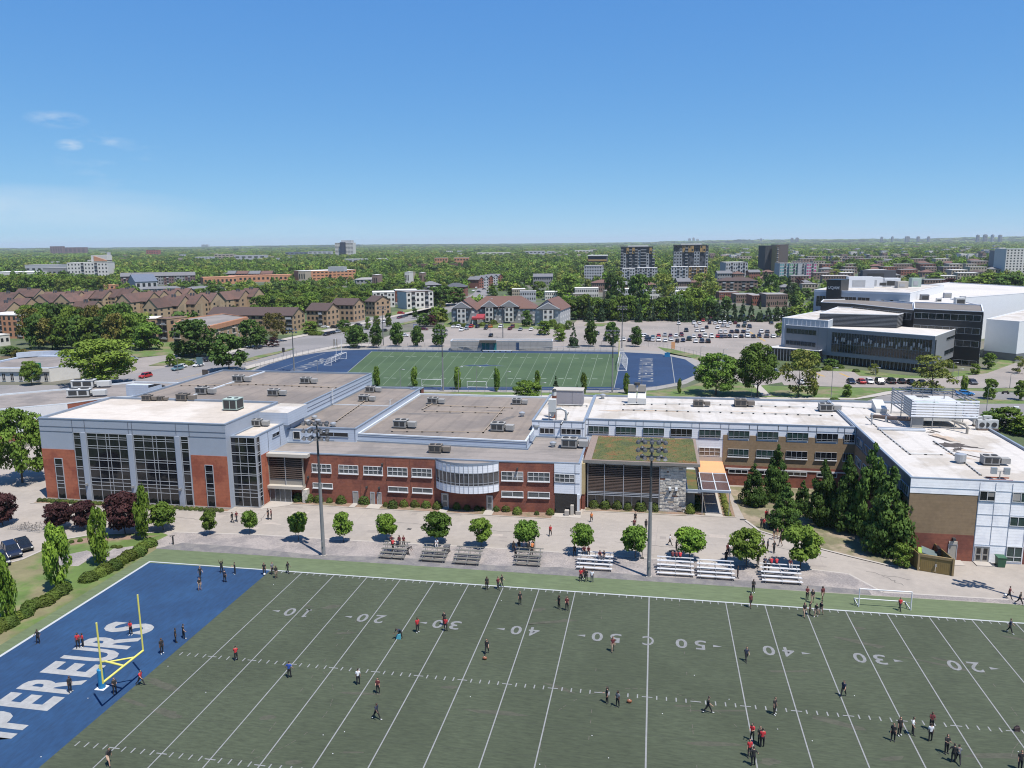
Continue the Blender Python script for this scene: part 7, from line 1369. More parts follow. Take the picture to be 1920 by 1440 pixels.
def car_proto(name, L, Wd, H, hood, cab0, cab1, tail, gl0):
    """side profile lofted across the width; nose points to -y"""
    t = thing(name, '', 'car'); w = Wd/2; g = MB()
    prof = [(-L/2, .35), (-L/2+.02, .60), (-L/2+.18, hood-.10), (-L/2+.6, hood), (cab0, hood+.06), (cab1, hood+.10), (L/2-.25, tail), (L/2-.03, tail-.16), (L/2, .45), (L/2-.05, .30)]
    cs = [(1.0, .0), (1.0, 1.0)]
    rings = []
    for sx, sh in ((-1, .0), (-.94, 1), (.94, 1), (1, .0)): pass
    n = len(prof); vs = []; xs = [-w, -w*.90, w*.90, w]
    for i, x in enumerate(xs):
        for (y, z) in prof:
            if i in (0, 3): z = min(z, hood-.22) if z > .5 else z; y = y*.97
            vs.append((x, y, z))
    fs = []
    for i in range(3):
        for k in range(n): fs.append((i*n+k, i*n+(k+1) % n, (i+1)*n+(k+1) % n, (i+1)*n+k))
    fs.append(tuple(range(n))[::-1]); fs.append(tuple(3*n+k for k in range(n)))
    g.add(vs, fs, CARC['white'])
    a0, a1 = cab0+gl0, cab1-.35; z0 = hood+.05; zr = H; tw = w*.74; bw = w*.90     # roof and pillars
    g.add([(-tw, a0, zr-.03), (tw, a0, zr-.03), (tw, a1, zr-.03), (-tw, a1, zr-.03), (-tw*.9, a0+.1, zr+.02), (tw*.9, a0+.1, zr+.02), (tw*.9, a1-.1, zr+.02), (-tw*.9, a1-.1, zr+.02)], [(0, 1, 5, 4), (1, 2, 6, 5), (2, 3, 7, 6), (3, 0, 4, 7), (4, 5, 6, 7)], CARC['white'])
    for s in (-1, 1):
        for (y0, y1) in ((cab0, a0), ((cab0+cab1)/2, (a0+a1)/2), (cab1, a1)): g.tube([(s*bw, y0, z0-.05), (s*tw, y1, zr-.02)], .045, CARC['white'], 5)
    b = g.build('body', t, smooth=False)
    g = MB(); e = .02; g.add([(-bw+e, cab0+.03, z0), (bw-e, cab0+.03, z0), (bw-e, cab1-.03, z0), (-bw+e, cab1-.03, z0), (-tw+e, a0, zr-.035), (tw-e, a0, zr-.035), (tw-e, a1, zr-.035), (-tw+e, a1, zr-.035)], [(0, 1, 5, 4), (1, 2, 6, 5), (2, 3, 7, 6), (3, 0, 4, 7)], CGL); g.build('window_glass', t)
    for sx in (-1, 1):
        for y in (-L*.31, L*.30):
            g = MB(); g.tube([(sx*(w-.20), y, .33), (sx*(w+.01), y, .33)], .33, TYR, 16); wh = g.build('wheel', t); g = MB(); g.tube([(sx*(w), y, .33), (sx*(w+.03), y, .33)], .20, RIM, 10); g.build('rim', wh)
        g = MB(); g.box(sx*w*.9, -L/2-.01, .55, sx*w*.55, -L/2+.12, .70, HLM); g.build('headlight', t); g = MB(); g.box(sx*w*.9, L/2-.12, .62, sx*w*.58, L/2+.01, .78, TLM); g.build('tail_light', t)
        g = MB(); g.box(sx*w*.98, cab0+.35, hood+.02, sx*(w+.14), cab0+.5, hood+.16, CTR); g.build('wing_mirror', t)
    g = MB(); g.box(-w*.5, -L/2-.015, .38, w*.5, -L/2+.05, .52, CTR); g.build('grille', t)
    return freeze(t)
SED = car_proto('sedan', 4.6, 1.82, 1.42, .82, -1.15, 1.55, .88, .75); SUV = car_proto('suv', 4.7, 1.9, 1.72, .98, -1.25, 2.1, 1.0, .6); HAT = car_proto('hatchback', 4.1, 1.76, 1.48, .86, -1.05, 1.85, .92, .6)
KIND = {'sedan': SED, 'suv': SUV, 'hatchback': HAT}
def putcar(kind, x, y, rz, col, label, grp): place(KIND[kind], (x, y, 0.02), rz, label, grp, None, {'paint_white': CARC[col]})
def park(cars, where, grp, ang=0, off=2.2):
    rows = {}
    for (x, y, c) in cars: rows.setdefault(round(y), []).append((x, y, c))
    keys = sorted(rows, reverse=True); cl = []
    for k in sorted(cars, key=lambda q: -q[1]):
        if cl and abs(cl[-1][0]-k[1]) < 3.2: cl[-1][1].append(k)
        else: cl.append([k[1], [k]])
    nm = ['front', 'second', 'third', 'fourth', 'fifth', 'sixth', 'seventh', 'eighth', 'ninth', 'tenth', 'eleventh', 'twelfth', 'thirteenth', 'fourteenth']
    for i, (_, l) in enumerate(cl):
        for j, (x, y, c) in enumerate(sorted(l)):
            kd = rng.choice(['sedan', 'suv', 'hatchback', 'sedan']); q = P(x, y+2.2); fl = rng.random() < .4
            putcar(kd, q.x, q.y+1.6, (math.pi if fl else 0)+ang+rng.uniform(-.05, .05), c, '%s %s, %s in the %s row of %s' % (c, kd, ORD[j].replace('from the left', 'from left'), nm[i], where), grp)
A8 = lambda l, ox, oy, s: [(ox+x/s, oy+y/s, c) for x, y, c in l]
w, b_, g_, n_, r_, d_, s_ = 'white', 'black', 'grey', 'navy', 'red', 'dark red', 'silver'
big = A8([(30, 640, g_), (145, 680, w), (255, 682, n_), (365, 684, b_), (110, 590, w), (215, 590, d_), (310, 578, w), (430, 590, w), (540, 590, r_), (605, 596, n_), (668, 592, g_), (755, 590, b_), (860, 590, w), (965, 590, b_), (1075, 584, w), (1185, 592, b_), (1290, 586, n_), (1425, 590, g_), (1545, 592, w), (590, 515, w), (680, 512, w), (790, 507, n_), (885, 505, b_), (1000, 505, n_), (1080, 490, w), (1325, 510, w), (1435, 505, g_), (165, 485, w), (265, 482, w), (150, 400, w), (340, 425, b_), (535, 425, w), (630, 398, s_), (715, 402, w), (910, 402, b_), (1010, 402, 'dark green'), (1115, 415, n_),
 (95, 298, s_), (110, 348, w), (210, 350, w), (275, 298, r_), (365, 295, b_), (392, 345, b_), (490, 348, w), (575, 336, w), (660, 340, w), (760, 350, w), (855, 344, d_), (1030, 350, g_), (620, 288, g_), (720, 292, b_), (810, 292, 'grey'), (890, 292, n_), (985, 292, n_), (1075, 296, w), (1165, 298, b_), (1262, 298, d_), (1345, 286, b_), (1450, 292, b_), (1505, 346, b_), (415, 242, d_), (590, 225, b_), (675, 232, w), (760, 240, 'dark green'), (860, 232, b_), (940, 228, n_), (1010, 232, b_), (1090, 236, g_), (1165, 236, r_), (1270, 232, b_), (1360, 234, b_), (1450, 234, d_), (1525, 242, s_), (1620, 242, w), (1700, 246, w)], 1290, 570, 9.6)
big += A8([(85, 532, b_), (165, 537, w), (240, 537, w), (325, 543, w), (400, 527, w), (480, 550, b_), (555, 543, n_), (627, 527, 'dark green'), (22, 478, w), (165, 502, 'teal'), (90, 500, g_), (240, 480, r_), (320, 472, s_), (392, 482, d_), (465, 482, w), (535, 472, d_), (597, 414, b_), (500, 320, w)], 1200, 560, 6.857)
park(big, 'the big car park', 'cars in the big car park')
park([(1120, 626, g_), (1134, 638, b_), (1160, 638, w), (1169, 637, w), (1180, 639, n_), (1209, 630, w), (1218, 638, n_)], 'the lot behind the oval trees', 'cars in the big car park')
park([(849, 613, w), (858, 613, w), (864, 619, w), (873, 617, s_), (876, 612, 'teal'), (882, 613, r_), (894, 613, b_), (910, 616, b_), (912, 612, g_), (919, 613, 'orange'), (938, 613, w), (955, 617, d_), (960, 613, d_), (975, 618, s_), (995, 618, w), (919, 630, b_), (1085, 598, b_), (1098, 598, d_)], 'the residence car park', 'cars at the residence')
park([(1598, 718, n_), (1617, 718, r_), (1633, 718, w), (1652, 719, b_), (1673, 718, b_), (1693, 718, b_), (1712, 720, b_), (1731, 720, b_), (1827, 719, g_), (1505, 719, w), (1454, 699, s_)], 'the east car park', 'cars in the east car park')
def street(lst, grp, base):
    for k, (x, y, c, kd, a, lb) in enumerate(lst): q = P(x, y); putcar(kd, q.x, q.y, a, c, lb, grp)
rd = math.atan2(*(P(400, 690)-P(300, 712)).xy); RDA = -rd
street([(273, 708, r_, 'suv', RDA, 'bright red suv driving on the boulevard at the left'), (333, 694, 'teal', 'suv', RDA, 'pale teal suv in the near pair on the boulevard'), (340, 690, w, 'sedan', RDA, 'white sedan half hidden behind the teal suv'), (357, 682, s_, 'sedan', RDA, 'silver sedan following behind the boulevard pair'), (372, 687, w, 'sedan', RDA, 'white sedan in the near lane by the silver one'), (378, 677, g_, 'sedan', RDA, 'grey sedan under the overhanging maple'), (392, 677, b_, 'suv', RDA, 'black suv under the overhanging maple'), (249, 675, s_, 'sedan', 1.5, 'silver sedan alone on the corner lot'), (233, 670, b_, 'hatchback', .3, 'black hatchback half hidden by the shade tree'), (484, 654, b_, 'sedan', RDA, 'black sedan at the bottom of the boulevard by the pink tree'),
    (610, 615, w, 'sedan', 1.4, 'white sedan before the second tan block'), (628, 616, b_, 'suv', 1.3, 'black suv before the third tan block'), (672, 611, b_, 'sedan', 1.3, 'black sedan turning beside the low bushes'), (613, 629, b_, 'suv', RDA, 'black suv first of three at the kerb'), (623, 626, b_, 'sedan', RDA, 'black sedan second of three at the kerb'), (633, 624, s_, 'sedan', RDA, 'silver sedan last of three at the kerb'), (752, 589, r_, 'suv', 1.4, 'red suv parked on the green corner'), (749, 597, d_, 'sedan', RDA, 'dark red sedan parked beside the green corner'), (754, 596, g_, 'sedan', RDA, 'grey sedan parked beside the green corner'), (760, 594, b_, 'sedan', RDA, 'black sedan parked beside the green corner'), (817, 592, w, 'suv', .3, 'white suv at the residence side road'), (721, 605, w, 'hatchback', RDA, 'white hatchback on the boulevard before the trees'), (720, 622, b_, 'sedan', RDA, 'black sedan behind the oval trees'), (758, 631, w, 'sedan', 1.5, 'white sedan between the second and third oval trees'), (795, 619, d_, 'sedan', 1.4, 'dark red sedan beside the fourth oval tree'), (803, 577, w, 'sedan', 1.4, 'white sedan before the red eaved block'), (790, 577, g_, 'sedan', 1.4, 'grey sedan before the red eaved block'), (744, 572, w, 'suv', 1.0, 'white suv beside the dark glazed block'), (706, 606, 'white', 'sedan', .3, 'white sedan beside the last tan block')], 'cars on the boulevard', '')
street([(1809, 741, 'blue', 'sedan', 1.57, 'bright blue sedan on the service road behind the east wing')], 'cars on the service road', '')
for k, (x, y) in enumerate(((893, 541), (898, 548), (908, 543), (911, 538), (915, 550), (922, 541), (888, 546), (930, 536), (935, 532))): q = P(x, y); putcar('suv' if k % 3 == 0 else 'sedan', q.x, q.y, .1+k, [w, b_, g_, w, s_, d_, w, g_, b_][k], 'small far car in the side street by the red townhouses', 'far cars in the side street')
for k, (x, y, a) in enumerate(((44, 1028, .95), (22, 1040, .95), (2, 1056, .95))): q = P(x, y); putcar(['sedan', 'suv', 'hatchback'][k], q.x, q.y, a, ['black', 'navy', 'black'][k], ['black sedan parked at the left border, farthest of three', 'dark navy suv parked at the left border, middle of three', 'black hatchback parked at the left border, nearest of three'][k], 'dark cars at the left border')
# ================================================================ floodlight poles
PG = mat('pole_grey', (.30, .30, .30), .5, metal=.3); PB = mat('pole_dark', (.10, .10, .105), .5, metal=.3); LMP = mat('lamp_reflector', (.70, .70, .72), .15, metal=.6); LMB = mat('lamp_body', (.13, .13, .135), .4, metal=.4)
def lightpole(x, y, h, label, rows=3, per=5, r=.28, face=-1, grp='floodlight poles'):
    t = thing('floodlight_pole', label, 'light pole', (x, y, 0), group=grp); g = MB(); g.tube([(x, y, 0), (x, y, h*.55), (x, y, h*.55)], [r, r*.78, r*.78], PG, 12); g.tube([(x, y, h*.55), (x, y, h)], [r*.62, r*.40], PB if rows > 1 else PG, 12); g.build('pole', t)
    g = MB(); g.box(x-.35, y-.35, 0, x+.35, y+.35, .12, G_CONC); g.box(x-.1, y-r-.12, 1.5, x+.14, y-r+.05, 2.3, PG); g.build('base_plate', t)
    for k in range(rows):
        z = h-.25-k*1.05; wd = 1.7; g = MB(); g.tube([(x-wd, y+face*.25, z), (x+wd, y+face*.25, z)], .05, PB, 6); g.tube([(x-wd*.85, y-face*.35, z-.05), (x+wd*.85, y-face*.35, z-.05)], .05, PB, 6); g.build('crossarm', t)
        for j in range(per):
            a = x-wd+2*wd*j/(per-1); q = Vector((a, y+face*.55, z-.05)); d = Vector((0, face*.75, -.65)).normalized()
            g = MB(); g.tube([q-d*.25, q-d*.05, q+d*.18], [.10, .26, .31], LMB, 10); g.tube([q+d*.181, q+d*.20], [.28, .28], LMP, 10); g.box(q.x-.05, q.y-.12, q.z+.05, q.x+.05, q.y+.1, q.z+.32, LMB); lp = g.build('lamp', t)
        for j in range(per-2):
            a = x-wd*.7+2*wd*.7*j/(per-3); q = Vector((a, y-face*.6, z-.1)); d = Vector((0, -face*.75, -.65)).normalized(); g = MB(); g.tube([q-d*.25, q-d*.05, q+d*.18], [.10, .26, .31], LMB, 10); g.build('lamp', t)
lightpole(-45.25, 5.85, 19.5, 'tall grey floodlight pole on the gravel in front of the brick block', 3, 5); lightpole(-.1, 5.95, 18.6, 'tall grey floodlight pole on the gravel in front of the slatted hall', 3, 5); lightpole(46.6, 5.3, 19.2, 'tall floodlight pole just beyond the right border', 3, 5)
for k, (x, yb, yt, lb) in enumerate([(552, 698, 615, 'floodlight pole standing in the far blue end zone'), (831, 733, 617, 'floodlight pole at the near side of the far field, left'), (1148, 736, 618, 'floodlight pole at the near side of the far field, right'), (719, 648, 574, 'floodlight pole behind the far field by the second oval tree'), (943, 634, 573, 'floodlight pole behind the grandstand'), (1166, 653, 573, 'floodlight pole behind the far field near the goal')]): q = P(x, yb); lightpole(q.x, q.y, HT(x, yb, yt), lb, 2, 4, .26)
def lamppost(x, yb, yt, label, grp='street lamps', arm=1, r=.09, m=PG):
    q = P(x, yb); h = HT(x, yb, yt); t = thing('street_lamp', label, 'street lamp', (q.x, q.y, 0), group=grp); g = MB(); g.tube([(q.x, q.y, 0), (q.x, q.y, h)], [r, r*.6], m, 8); g.build('pole', t); g = MB()
    if arm: g.tube([(q.x, q.y, h), (q.x+arm*.5, q.y, h+.15), (q.x+arm*1.2, q.y, h+.1)], .05, m, 6)
    g.box(q.x+arm*1.1-.25, q.y-.15, h, q.x+arm*1.1+.3, q.y+.15, h+.15, FRW); g.build('lamp', t)
for a in [(919, 630, 560, 'thin tall pole in the residence car park'), (1271, 645, 553, 'thin tall pole in the middle of the big car park'), (1348, 602, 552, 'thin pole at the back of the big car park'), (1558, 748, 690, 'lamp post on the lawn behind the white roof'), (860+0, 736, 688, 'thin lamp post before the far field, left of centre'), (701+50, 729, 693, 'thin post behind the connecting roof'), (894, 732, 688, 'thin lamp post before the far field, centre'), (949, 735, 697, 'thin post at the far field fence, centre'), (1203, 738, 683, 'thin post in front of the far field lettering'), (1015, 745, 718, 'small curved lamp beside the boiler stack'), (1313, 692, 650, 'lamp post at the fence bend right of the field'), (1355, 702, 655, 'tall thin post beside the green billboards'), (1394, 664, 648, 'short post at the university drive, left'), (1399, 664, 646, 'short post at the university drive, right'), (1786, 708, 680, 'dark lamp post beside the grey box corner'), (1795, 722, 692, 'dark lamp post beside the east parked cars'), (1641, 705, 690, 'small lamp before the grey box'), (1848, 785, 728, 'tall lamp post between the plant screen and the road'), (1893, 728, 702, 'lamp post at the right border parking'), (248, 668, 645, 'white lamp post on the corner lot'), (460, 684, 650, 'thin lamp post on the median'), (596, 700, 676, 'thin post in the far blue end zone'), (1409, 748, 722, 'small lamp beside the footpath'), (334, 700, 672, 'thin pole beside the boulevard signs'), (693, 645, 598, 'thin pole on the boulevard behind the oval trees')]: lamppost(*a)
# ================================================================ goals
YEL = mat('goal_yellow', (.72, .66, .16), .4); PAD = mat('blue_pad', (.02, .22, .45), .5); GW = mat('goal_white', (.80, .80, .80), .4); NET = mat('net', (.55, .56, .57), .8)
bx, by = -53.3, -29.2; t = thing('football_goalpost', 'yellow football goalpost with a blue padded base in the near end zone', 'goalpost', (bx, by, 0))
g = MB(); g.tube([(bx, by, .02), (bx, by, 2.0), (bx, by, 2.05)], [.33, .33, .28], PAD, 16); g.build('pad', t)
gx, cy_ = -50.1, -29.85; g = MB(); g.tube([(bx, by, 2.0), (bx, by, 2.45), (bx+.25, by-.05, 2.85), (bx+.9, by-.2, 3.05), (gx, cy_, 3.05)], .11, YEL, 10); g.build('gooseneck', t)
g = MB(); g.tube([(bx+1.2, by-.25, 3.05), (gx, cy_+1.6, 3.06)], .09, YEL, 8); g.build('brace', t)
g = MB(); g.tube([(gx, cy_-2.95, 3.05), (gx, cy_+2.95, 3.05)], .11, YEL, 10); g.build('crossbar', t)
for s in (-1, 1): g = MB(); g.tube([(gx, cy_+s*2.95, 2.95), (gx, cy_+s*2.95, 9.05)], .085, YEL, 10); g.build('upright', t)
g = MB(); g.box(bx-.5, by-.5, 0.02, bx+.5, by+.5, .06, GW); g.build('base_plate', t)
def soccer(a, b, depth, h, label, grp=None, net=False, r=.07, back=.55):
    a = Vector((a[0], a[1], 0)); b = Vector((b[0], b[1], 0)); u = (b-a).normalized(); n = Vector((-u.y, u.x, 0))*depth; t = thing('soccer_goal', label, 'goal', tuple((a+b)/2), group=grp); Z = Vector((0, 0, 1))
    g = MB(); g.tube([a, a+Z*h], r, GW, 8); g.tube([b, b+Z*h], r, GW, 8); g.build('post', t); g = MB(); g.tube([a+Z*h, b+Z*h], r, GW, 8); g.build('crossbar', t)
    g = MB(); g.tube([a+n+Z*.06, b+n+Z*.06], r*.8, GW, 6); 
    for q in (a, b): g.tube([q+Z*.06, q+n+Z*.06], r*.8, GW, 6); g.tube([q+Z*h, q+n*back+Z*h, q+n+Z*.06], r*.6, GW, 6) if net else g.tube([q+n*.0+Z*.9, q+n+Z*.06], r*.5, GW, 6)
    g.build('back_frame', t)
    if net:
        g = MB(); N_ = int((b-a).length/.6)
        for k in range(N_+1): q = a.lerp(b, k/N_); g.tube([q+Z*h, q+n*back+Z*h, q+n+Z*.06], .018, NET, 4, False)
        for k in range(6): f = k/6; p0 = n*(back+(1-back)*f)+Z*(h*(1-f)); g.tube([a+p0, b+p0], .018, NET, 4, False)
        for q in (a, b):
            for k in range(1, 5): g.tube([q+Z*h*k/5, q+n*(1-(1-back)*k/5)+Z*h*k/5], .018, NET, 4, False)
        g.build('net', t)
soccer((24.65, 1.35), (30.45, 1.35), 2.2, 2.3, 'white soccer goal on the near sideline at the right'); 
q0, q1 = P(791, 724), P(828, 725); soccer((q0.x, q0.y), (q1.x, q1.y), 1.6, HT(791, 724, 711), 'small white goal at the near edge of the far field, left of two', 'practice goals'); q0, q1 = P(876, 727), P(912, 728); soccer((q0.x, q0.y), (q1.x, q1.y), 1.6, HT(876, 727, 715), 'small white goal at the near edge of the far field, right of two', 'practice goals')
for k, (xa, ya, xb, yb_, dsg, lb) in enumerate([(622, 685, 650, 673, 1, 'left'), (1158, 695, 1162, 672, -1, 'right')]):
    q0, q1 = P(xa, ya), P(xb, yb_); 
    a_, b2 = ((q0.x, q0.y), (q1.x, q1.y)) if dsg > 0 else ((q1.x, q1.y), (q0.x, q0.y)); soccer(a_, b2, 3.0, 2.6, 'white netted goal at the %s end of the far field' % lb, 'netted goals', True, .09, .45)
    c = (q0+q1)/2; t = thing('football_goalpost', 'pale football uprights over the netted goal at the %s end' % lb, 'goalpost', (c.x, c.y, 0), group='far goalposts'); d = (q1-q0).normalized(); g = MB(); c2 = c+d.cross(Vector((0, 0, 1)))*-1.5*dsg; g.tube([c2, c2+Vector((0, 0, 3))], .12, GW, 8); g.build('post', t); g = MB(); g.tube([c-d*2.9+Vector((0, 0, 3.1)), c+d*2.9+Vector((0, 0, 3.1))], .1, GW, 8); g.build('crossbar', t)
    for s in (-1, 1): g = MB(); g.tube([c+d*s*2.9+Vector((0, 0, 3.1)), c+d*s*2.9+Vector((0, 0, 9.2))], .09, MATS['goal_yellow'] if dsg < 0 else GW, 8); g.build('upright', t)
# ================================================================ bleachers
ALD = mat('weathered_aluminium', (.20, .19, .16), .6, metal=.2); ALW = mat('bright_aluminium', (.74, .74, .75), .35, metal=.2)
def bleacher(x0, x1, y, m, label, grp):
    t = thing('bleacher', label, 'bleacher', ((x0+x1)/2, y, 0), group=grp)
    for k in range(5):
        ys = y+.1+k*.72; z = .42+k*.27; g = MB(); g.box(x0, ys, z-.05, x1, ys+.26, z, m); g.build('seat', t)
        if k: g = MB(); g.box(x0+.05, ys-.42, z-.36, x1-.05, ys-.14, z-.32, m); g.build('footboard', t)
    for x in (x0+.4, (x0+x1)/2, x1-.4):
        g = MB(); g.tube([(x, y, .06), (x, y+3.1, .06)], .035, PG, 6); g.tube([(x, y+.1, .3), (x, y+3.05, 1.42)], .035, PG, 6)
        for k in range(5): ys = y+.2+k*.72; g.tube([(x, ys, .06), (x, ys, .38+k*.27)], .03, PG, 6)
        g.build('support', t)
    g = MB(); xa, xm, xb = x0+.4, (x0+x1)/2, x1-.4; yb_ = y+3.08
    for (p, q) in ((xa, xm), (xm, xb)): g.tube([(p, yb_, .1), (q, yb_, 1.4)], .02, PG, 5); g.tube([(q, yb_, .1), (p, yb_, 1.4)], .02, PG, 5)
    g.build('cross_brace', t)
BL = [(-37.3, -33.5, 5.9, ALD), (-31.4, -27.6, 5.8, ALD), (-26.6, -22.8, 5.6, ALD), (-18.3, -14.5, 6.5, ALD), (-9.7, -4.9, 6.5, ALW), (.95, 5.75, 6.4, ALW), (6.1, 10.9, 6.2, ALW), (14.2, 19.2, 6.2, ALW)]
for k, (x0, x1, y, m) in enumerate(BL): bleacher(x0, x1, y, m, ('dull weathered bleacher, %s of the four dull ones' % ORD[k]) if k < 4 else ('bright aluminium bleacher, %s of the four bright ones' % ORD[k-4]), 'bleachers along the sideline')
# ================================================================ grandstand behind the far field
q0, q1 = P(845, 657), P(1036, 657); t = shell('grandstand_wall', 'long pale concrete dressing room block with teal doors behind the far field', [(q0.x, q0.y), (q1.x, q1.y), (q1.x-1, q1.y+7), (q0.x-1, q0.y+7)], 3.9, mat('block_wall', (.33, .32, .31), .9, var=.1, scale=.5), ROOFG2, cat='building', cap=CAPW)
F = Face(t, q0, q1)
g = MB(); F.slab(g, F.L*.29, F.L*.45, 3.3, 4.3, 0, 2.2, mat('dark_eave', (.10, .09, .08), .8)); g.build('eave', t)
for s in (.31, .35, .42): F.door(F.L*s, F.L*s+1.4, 3.3, mat('teal_door', (.02, .20, .20), .5))
F.door(F.L*.645, F.L*.645+1.2, 3.3, mat('blue_door', (.02, .05, .12), .5)); F.lines('block_joint', [2.2], [(F.L*k/14, 0, 4.2) for k in range(1, 14)], mat('block_line', (.25, .24, .23), .9), w=.06, d=.03)
for k, (xa, xb) in enumerate(((712, 845), (848, 905), (975, 1170))):
    a, b2 = P(xa, 656), P(xb, 657); t = thing('low_stand', 'low grey bench stand behind the far field, %s of three' % ORD[k], 'stand', tuple((a+b2)/2), group='low stands'); u = (b2-a).normalized(); n = Vector((-u.y, u.x, 0))
    if n.y < 0: n = -n
    for r_ in range(4): g = MB(); c0 = a-n*4.0+n*r_*.9; c1 = b2-n*4.0+n*r_*.9; z = .5+r_*.35; g.prism([tuple(c0.xy), tuple(c1.xy), tuple((c1+n*.4).xy), tuple((c0+n*.4).xy)], z-.08, z, GALV); g.build('bench', t)
    g = MB()
    for j in range(int((b2-a).length/2.5)): c = a-n*4+u*(j*2.5+.3); g.tube([c, c+n*2.9+Vector((0, 0, 1.5))], .05, PG, 5); g.tube([c+n*2.8, c+n*2.8+Vector((0, 0, 1.5))], .05, PG, 5)
    g.build('support', t)
a, b2 = P(908, 658), P(963, 658); g = MB(); g.box(a.x, a.y-3.2, .55, b2.x, a.y-2.7, .75, GW); 
for k in range(6): x = a.x+(b2.x-a.x)*k/5; g.box(x-.2, a.y-3.1, 0, x+.2, a.y-2.8, .55, DARK)
solo(g, 'team_bench', 'white team bench with dark feet in front of the teal doors', 'bench')
# ================================================================ fences
def fence(pts, h, label, step=3.0, m=None, grp='chain link fences', wires=5):
    m = m or PG; t = thing('chain_link_fence', label, 'fence', tuple(pts[0]), group=grp); g = MB(); W2 = MB(); posts = []
    for a, b in zip(pts, pts[1:]):
        a = Vector((a[0], a[1], 0)); b = Vector((b[0], b[1], 0)); n = max(1, int((b-a).length/step))
        for k in range(n): posts.append(a.lerp(b, k/n))
        W2.tube([a+Vector((0, 0, h)), b+Vector((0, 0, h))], .03, m, 5)
        for k in range(wires): W2.tube([a+Vector((0, 0, h*k/wires+.05)), b+Vector((0, 0, h*k/wires+.05))], .006, m, 3, False)
    for p in posts[:100]: q = MB(); q.tube([p, p+Vector((0, 0, h+.05))], .04, m, 6); q.build('post', t)
    W2.build('mesh', t)
fence([P(600, 731).xy, P(760, 733).xy, P(1000, 736).xy, P(1155, 737).xy, P(1230, 733).xy, P(1290, 722).xy], 1.3, 'low chain link fence along the near side of the far field', 4.5)
fence([P(1095, 649).xy, P(1160, 650).xy, P(1230, 651).xy, P(1300, 668).xy, P(1345, 684).xy, P(1382, 704).xy], 2.2, 'grey chain link fence bending round the right end of the far field', 3)
fence([P(480, 693).xy, P(505, 684).xy, P(545, 671).xy, P(600, 660).xy, P(650, 655).xy, P(712, 654).xy], 2.0, 'chain link fence between the boulevard and the far field', 3.5)
fence([P(655, 652).xy, P(700, 651).xy, P(845, 651).xy], 1.8, 'chain link fence behind the oval trees, left part', 3.5); fence([P(1036, 650).xy, P(1095, 649).xy], 1.8, 'chain link fence behind the oval trees, right part', 3.5)
# ================================================================ signs and small things
def board(x, yb, yt, wpx, m, label, name='sign_board', legs=2, z0=.45, cat='sign', m2=None):
    q = P(x, yb); h = HT(x, yb, yt); wd = wpx*((q-Vector((CX, CY, CZ))).dot(fwd))/FPX; t = thing(name, label, cat, (q.x, q.y, 0)); g = MB(); g.box(q.x-wd/2, q.y-.12, h*z0, q.x+wd/2, q.y+.12, h, m); p = g.build('panel', t)
    if m2: g = MB(); g.box(q.x-wd*.4, q.y-.14, h*(z0+.12*(1-z0)), q.x+wd*.4, q.y-.12, h*(1-.12*(1-z0)), m2); g.build('face', p)
    g = MB()
    for s in ((-1, 1) if legs == 2 else (0,)): g.box(q.x+s*wd*.4-.07, q.y-.07, 0, q.x+s*wd*.4+.07, q.y+.07, h*z0+.02, PG)
    g.build('post', t)
board(386, 718, 693, 11, mat('sign_brown', (.08, .06, .055), .7), 'brown sign board on posts beside the boulevard', m2=mat('sign_brown2', (.10, .08, .07), .7))
board(1262, 655, 641, 7, ORANGE, 'plain orange board standing at the fence beyond the field', z0=.1)
board(629, 652, 636, 8, mat('board_grey', (.33, .30, .27), .8), 'grey wooden board behind the left goalposts', z0=.25); board(1357, 700, 664, 8, mat('board_green', (.25, .36, .34), .6), 'tall pale green billboard at the university drive, right of two', z0=.2); board(1346, 700, 668, 9, mat('board_pale', (.42, .50, .50), .6), 'short pale board with a dark mark, left of the green billboard', z0=.2, m2=UBK)
board(1902, 797, 762, 9, WHB, 'white roadside sign panel at the right behind the east wing', z0=.3, m2=LGC); board(375, 688, 670, 12, mat('sign_teal', (.12, .22, .24), .6), 'pale teal frame sign under the round maple', z0=.3); board(779, 622, 608, 8, mat('sign_blue', (.10, .14, .32), .6), 'blue and white sign on the residence corner', z0=.4, m2=LGC)
board(532, 668, 652, 5, DARK, 'dark panel on a thin post at the boulevard fence', legs=1, z0=.5); 
t = thing('litter_box', 'blue box by the far end zone at the back right', 'box', tuple(P(1251, 669))); q = P(1251, 669); g = MB(); g.box(q.x-1, q.y-.5, 0, q.x+1, q.y+.5, 1.4, PAD); g.box(q.x-1.05, q.y-.55, 1.4, q.x+1.05, q.y+.55, 1.5, PAD); g.build('body', t)
q = P(325, 1021); t = thing('small_stand', 'small black frame stand where the gravel begins', 'stand', (q.x, q.y, 0)); g = MB(); g.box(q.x-.08, q.y-.08, 0, q.x+.08, q.y+.08, 1.3, DARK); g.build('post', t); g = MB(); g.tube([(q.x-.5, q.y, 1.3), (q.x+.1, q.y+.4, 1.3), (q.x+.1, q.y-.4, 1.3), (q.x-.5, q.y, 1.3)], .04, DARK, 5); g.build('frame', t)
WD = mat('enclosure_wood', (.27, .185, .06), .85, var=.14, scale=1.2, stripes=(0, .22, .3)); WD2 = mat('enclosure_trim', (.30, .215, .10), .85, var=.1)
t = thing('waste_enclosure', 'yellow brown wooden waste enclosure with double gates beside the east wing', 'enclosure', (36.5, 15, 0)); fa, fb, ba, bb_ = Vector((34.95, 13.7)), Vector((38.75, 12.5)), Vector((34.4, 17.9)), Vector((38.2, 17.9))
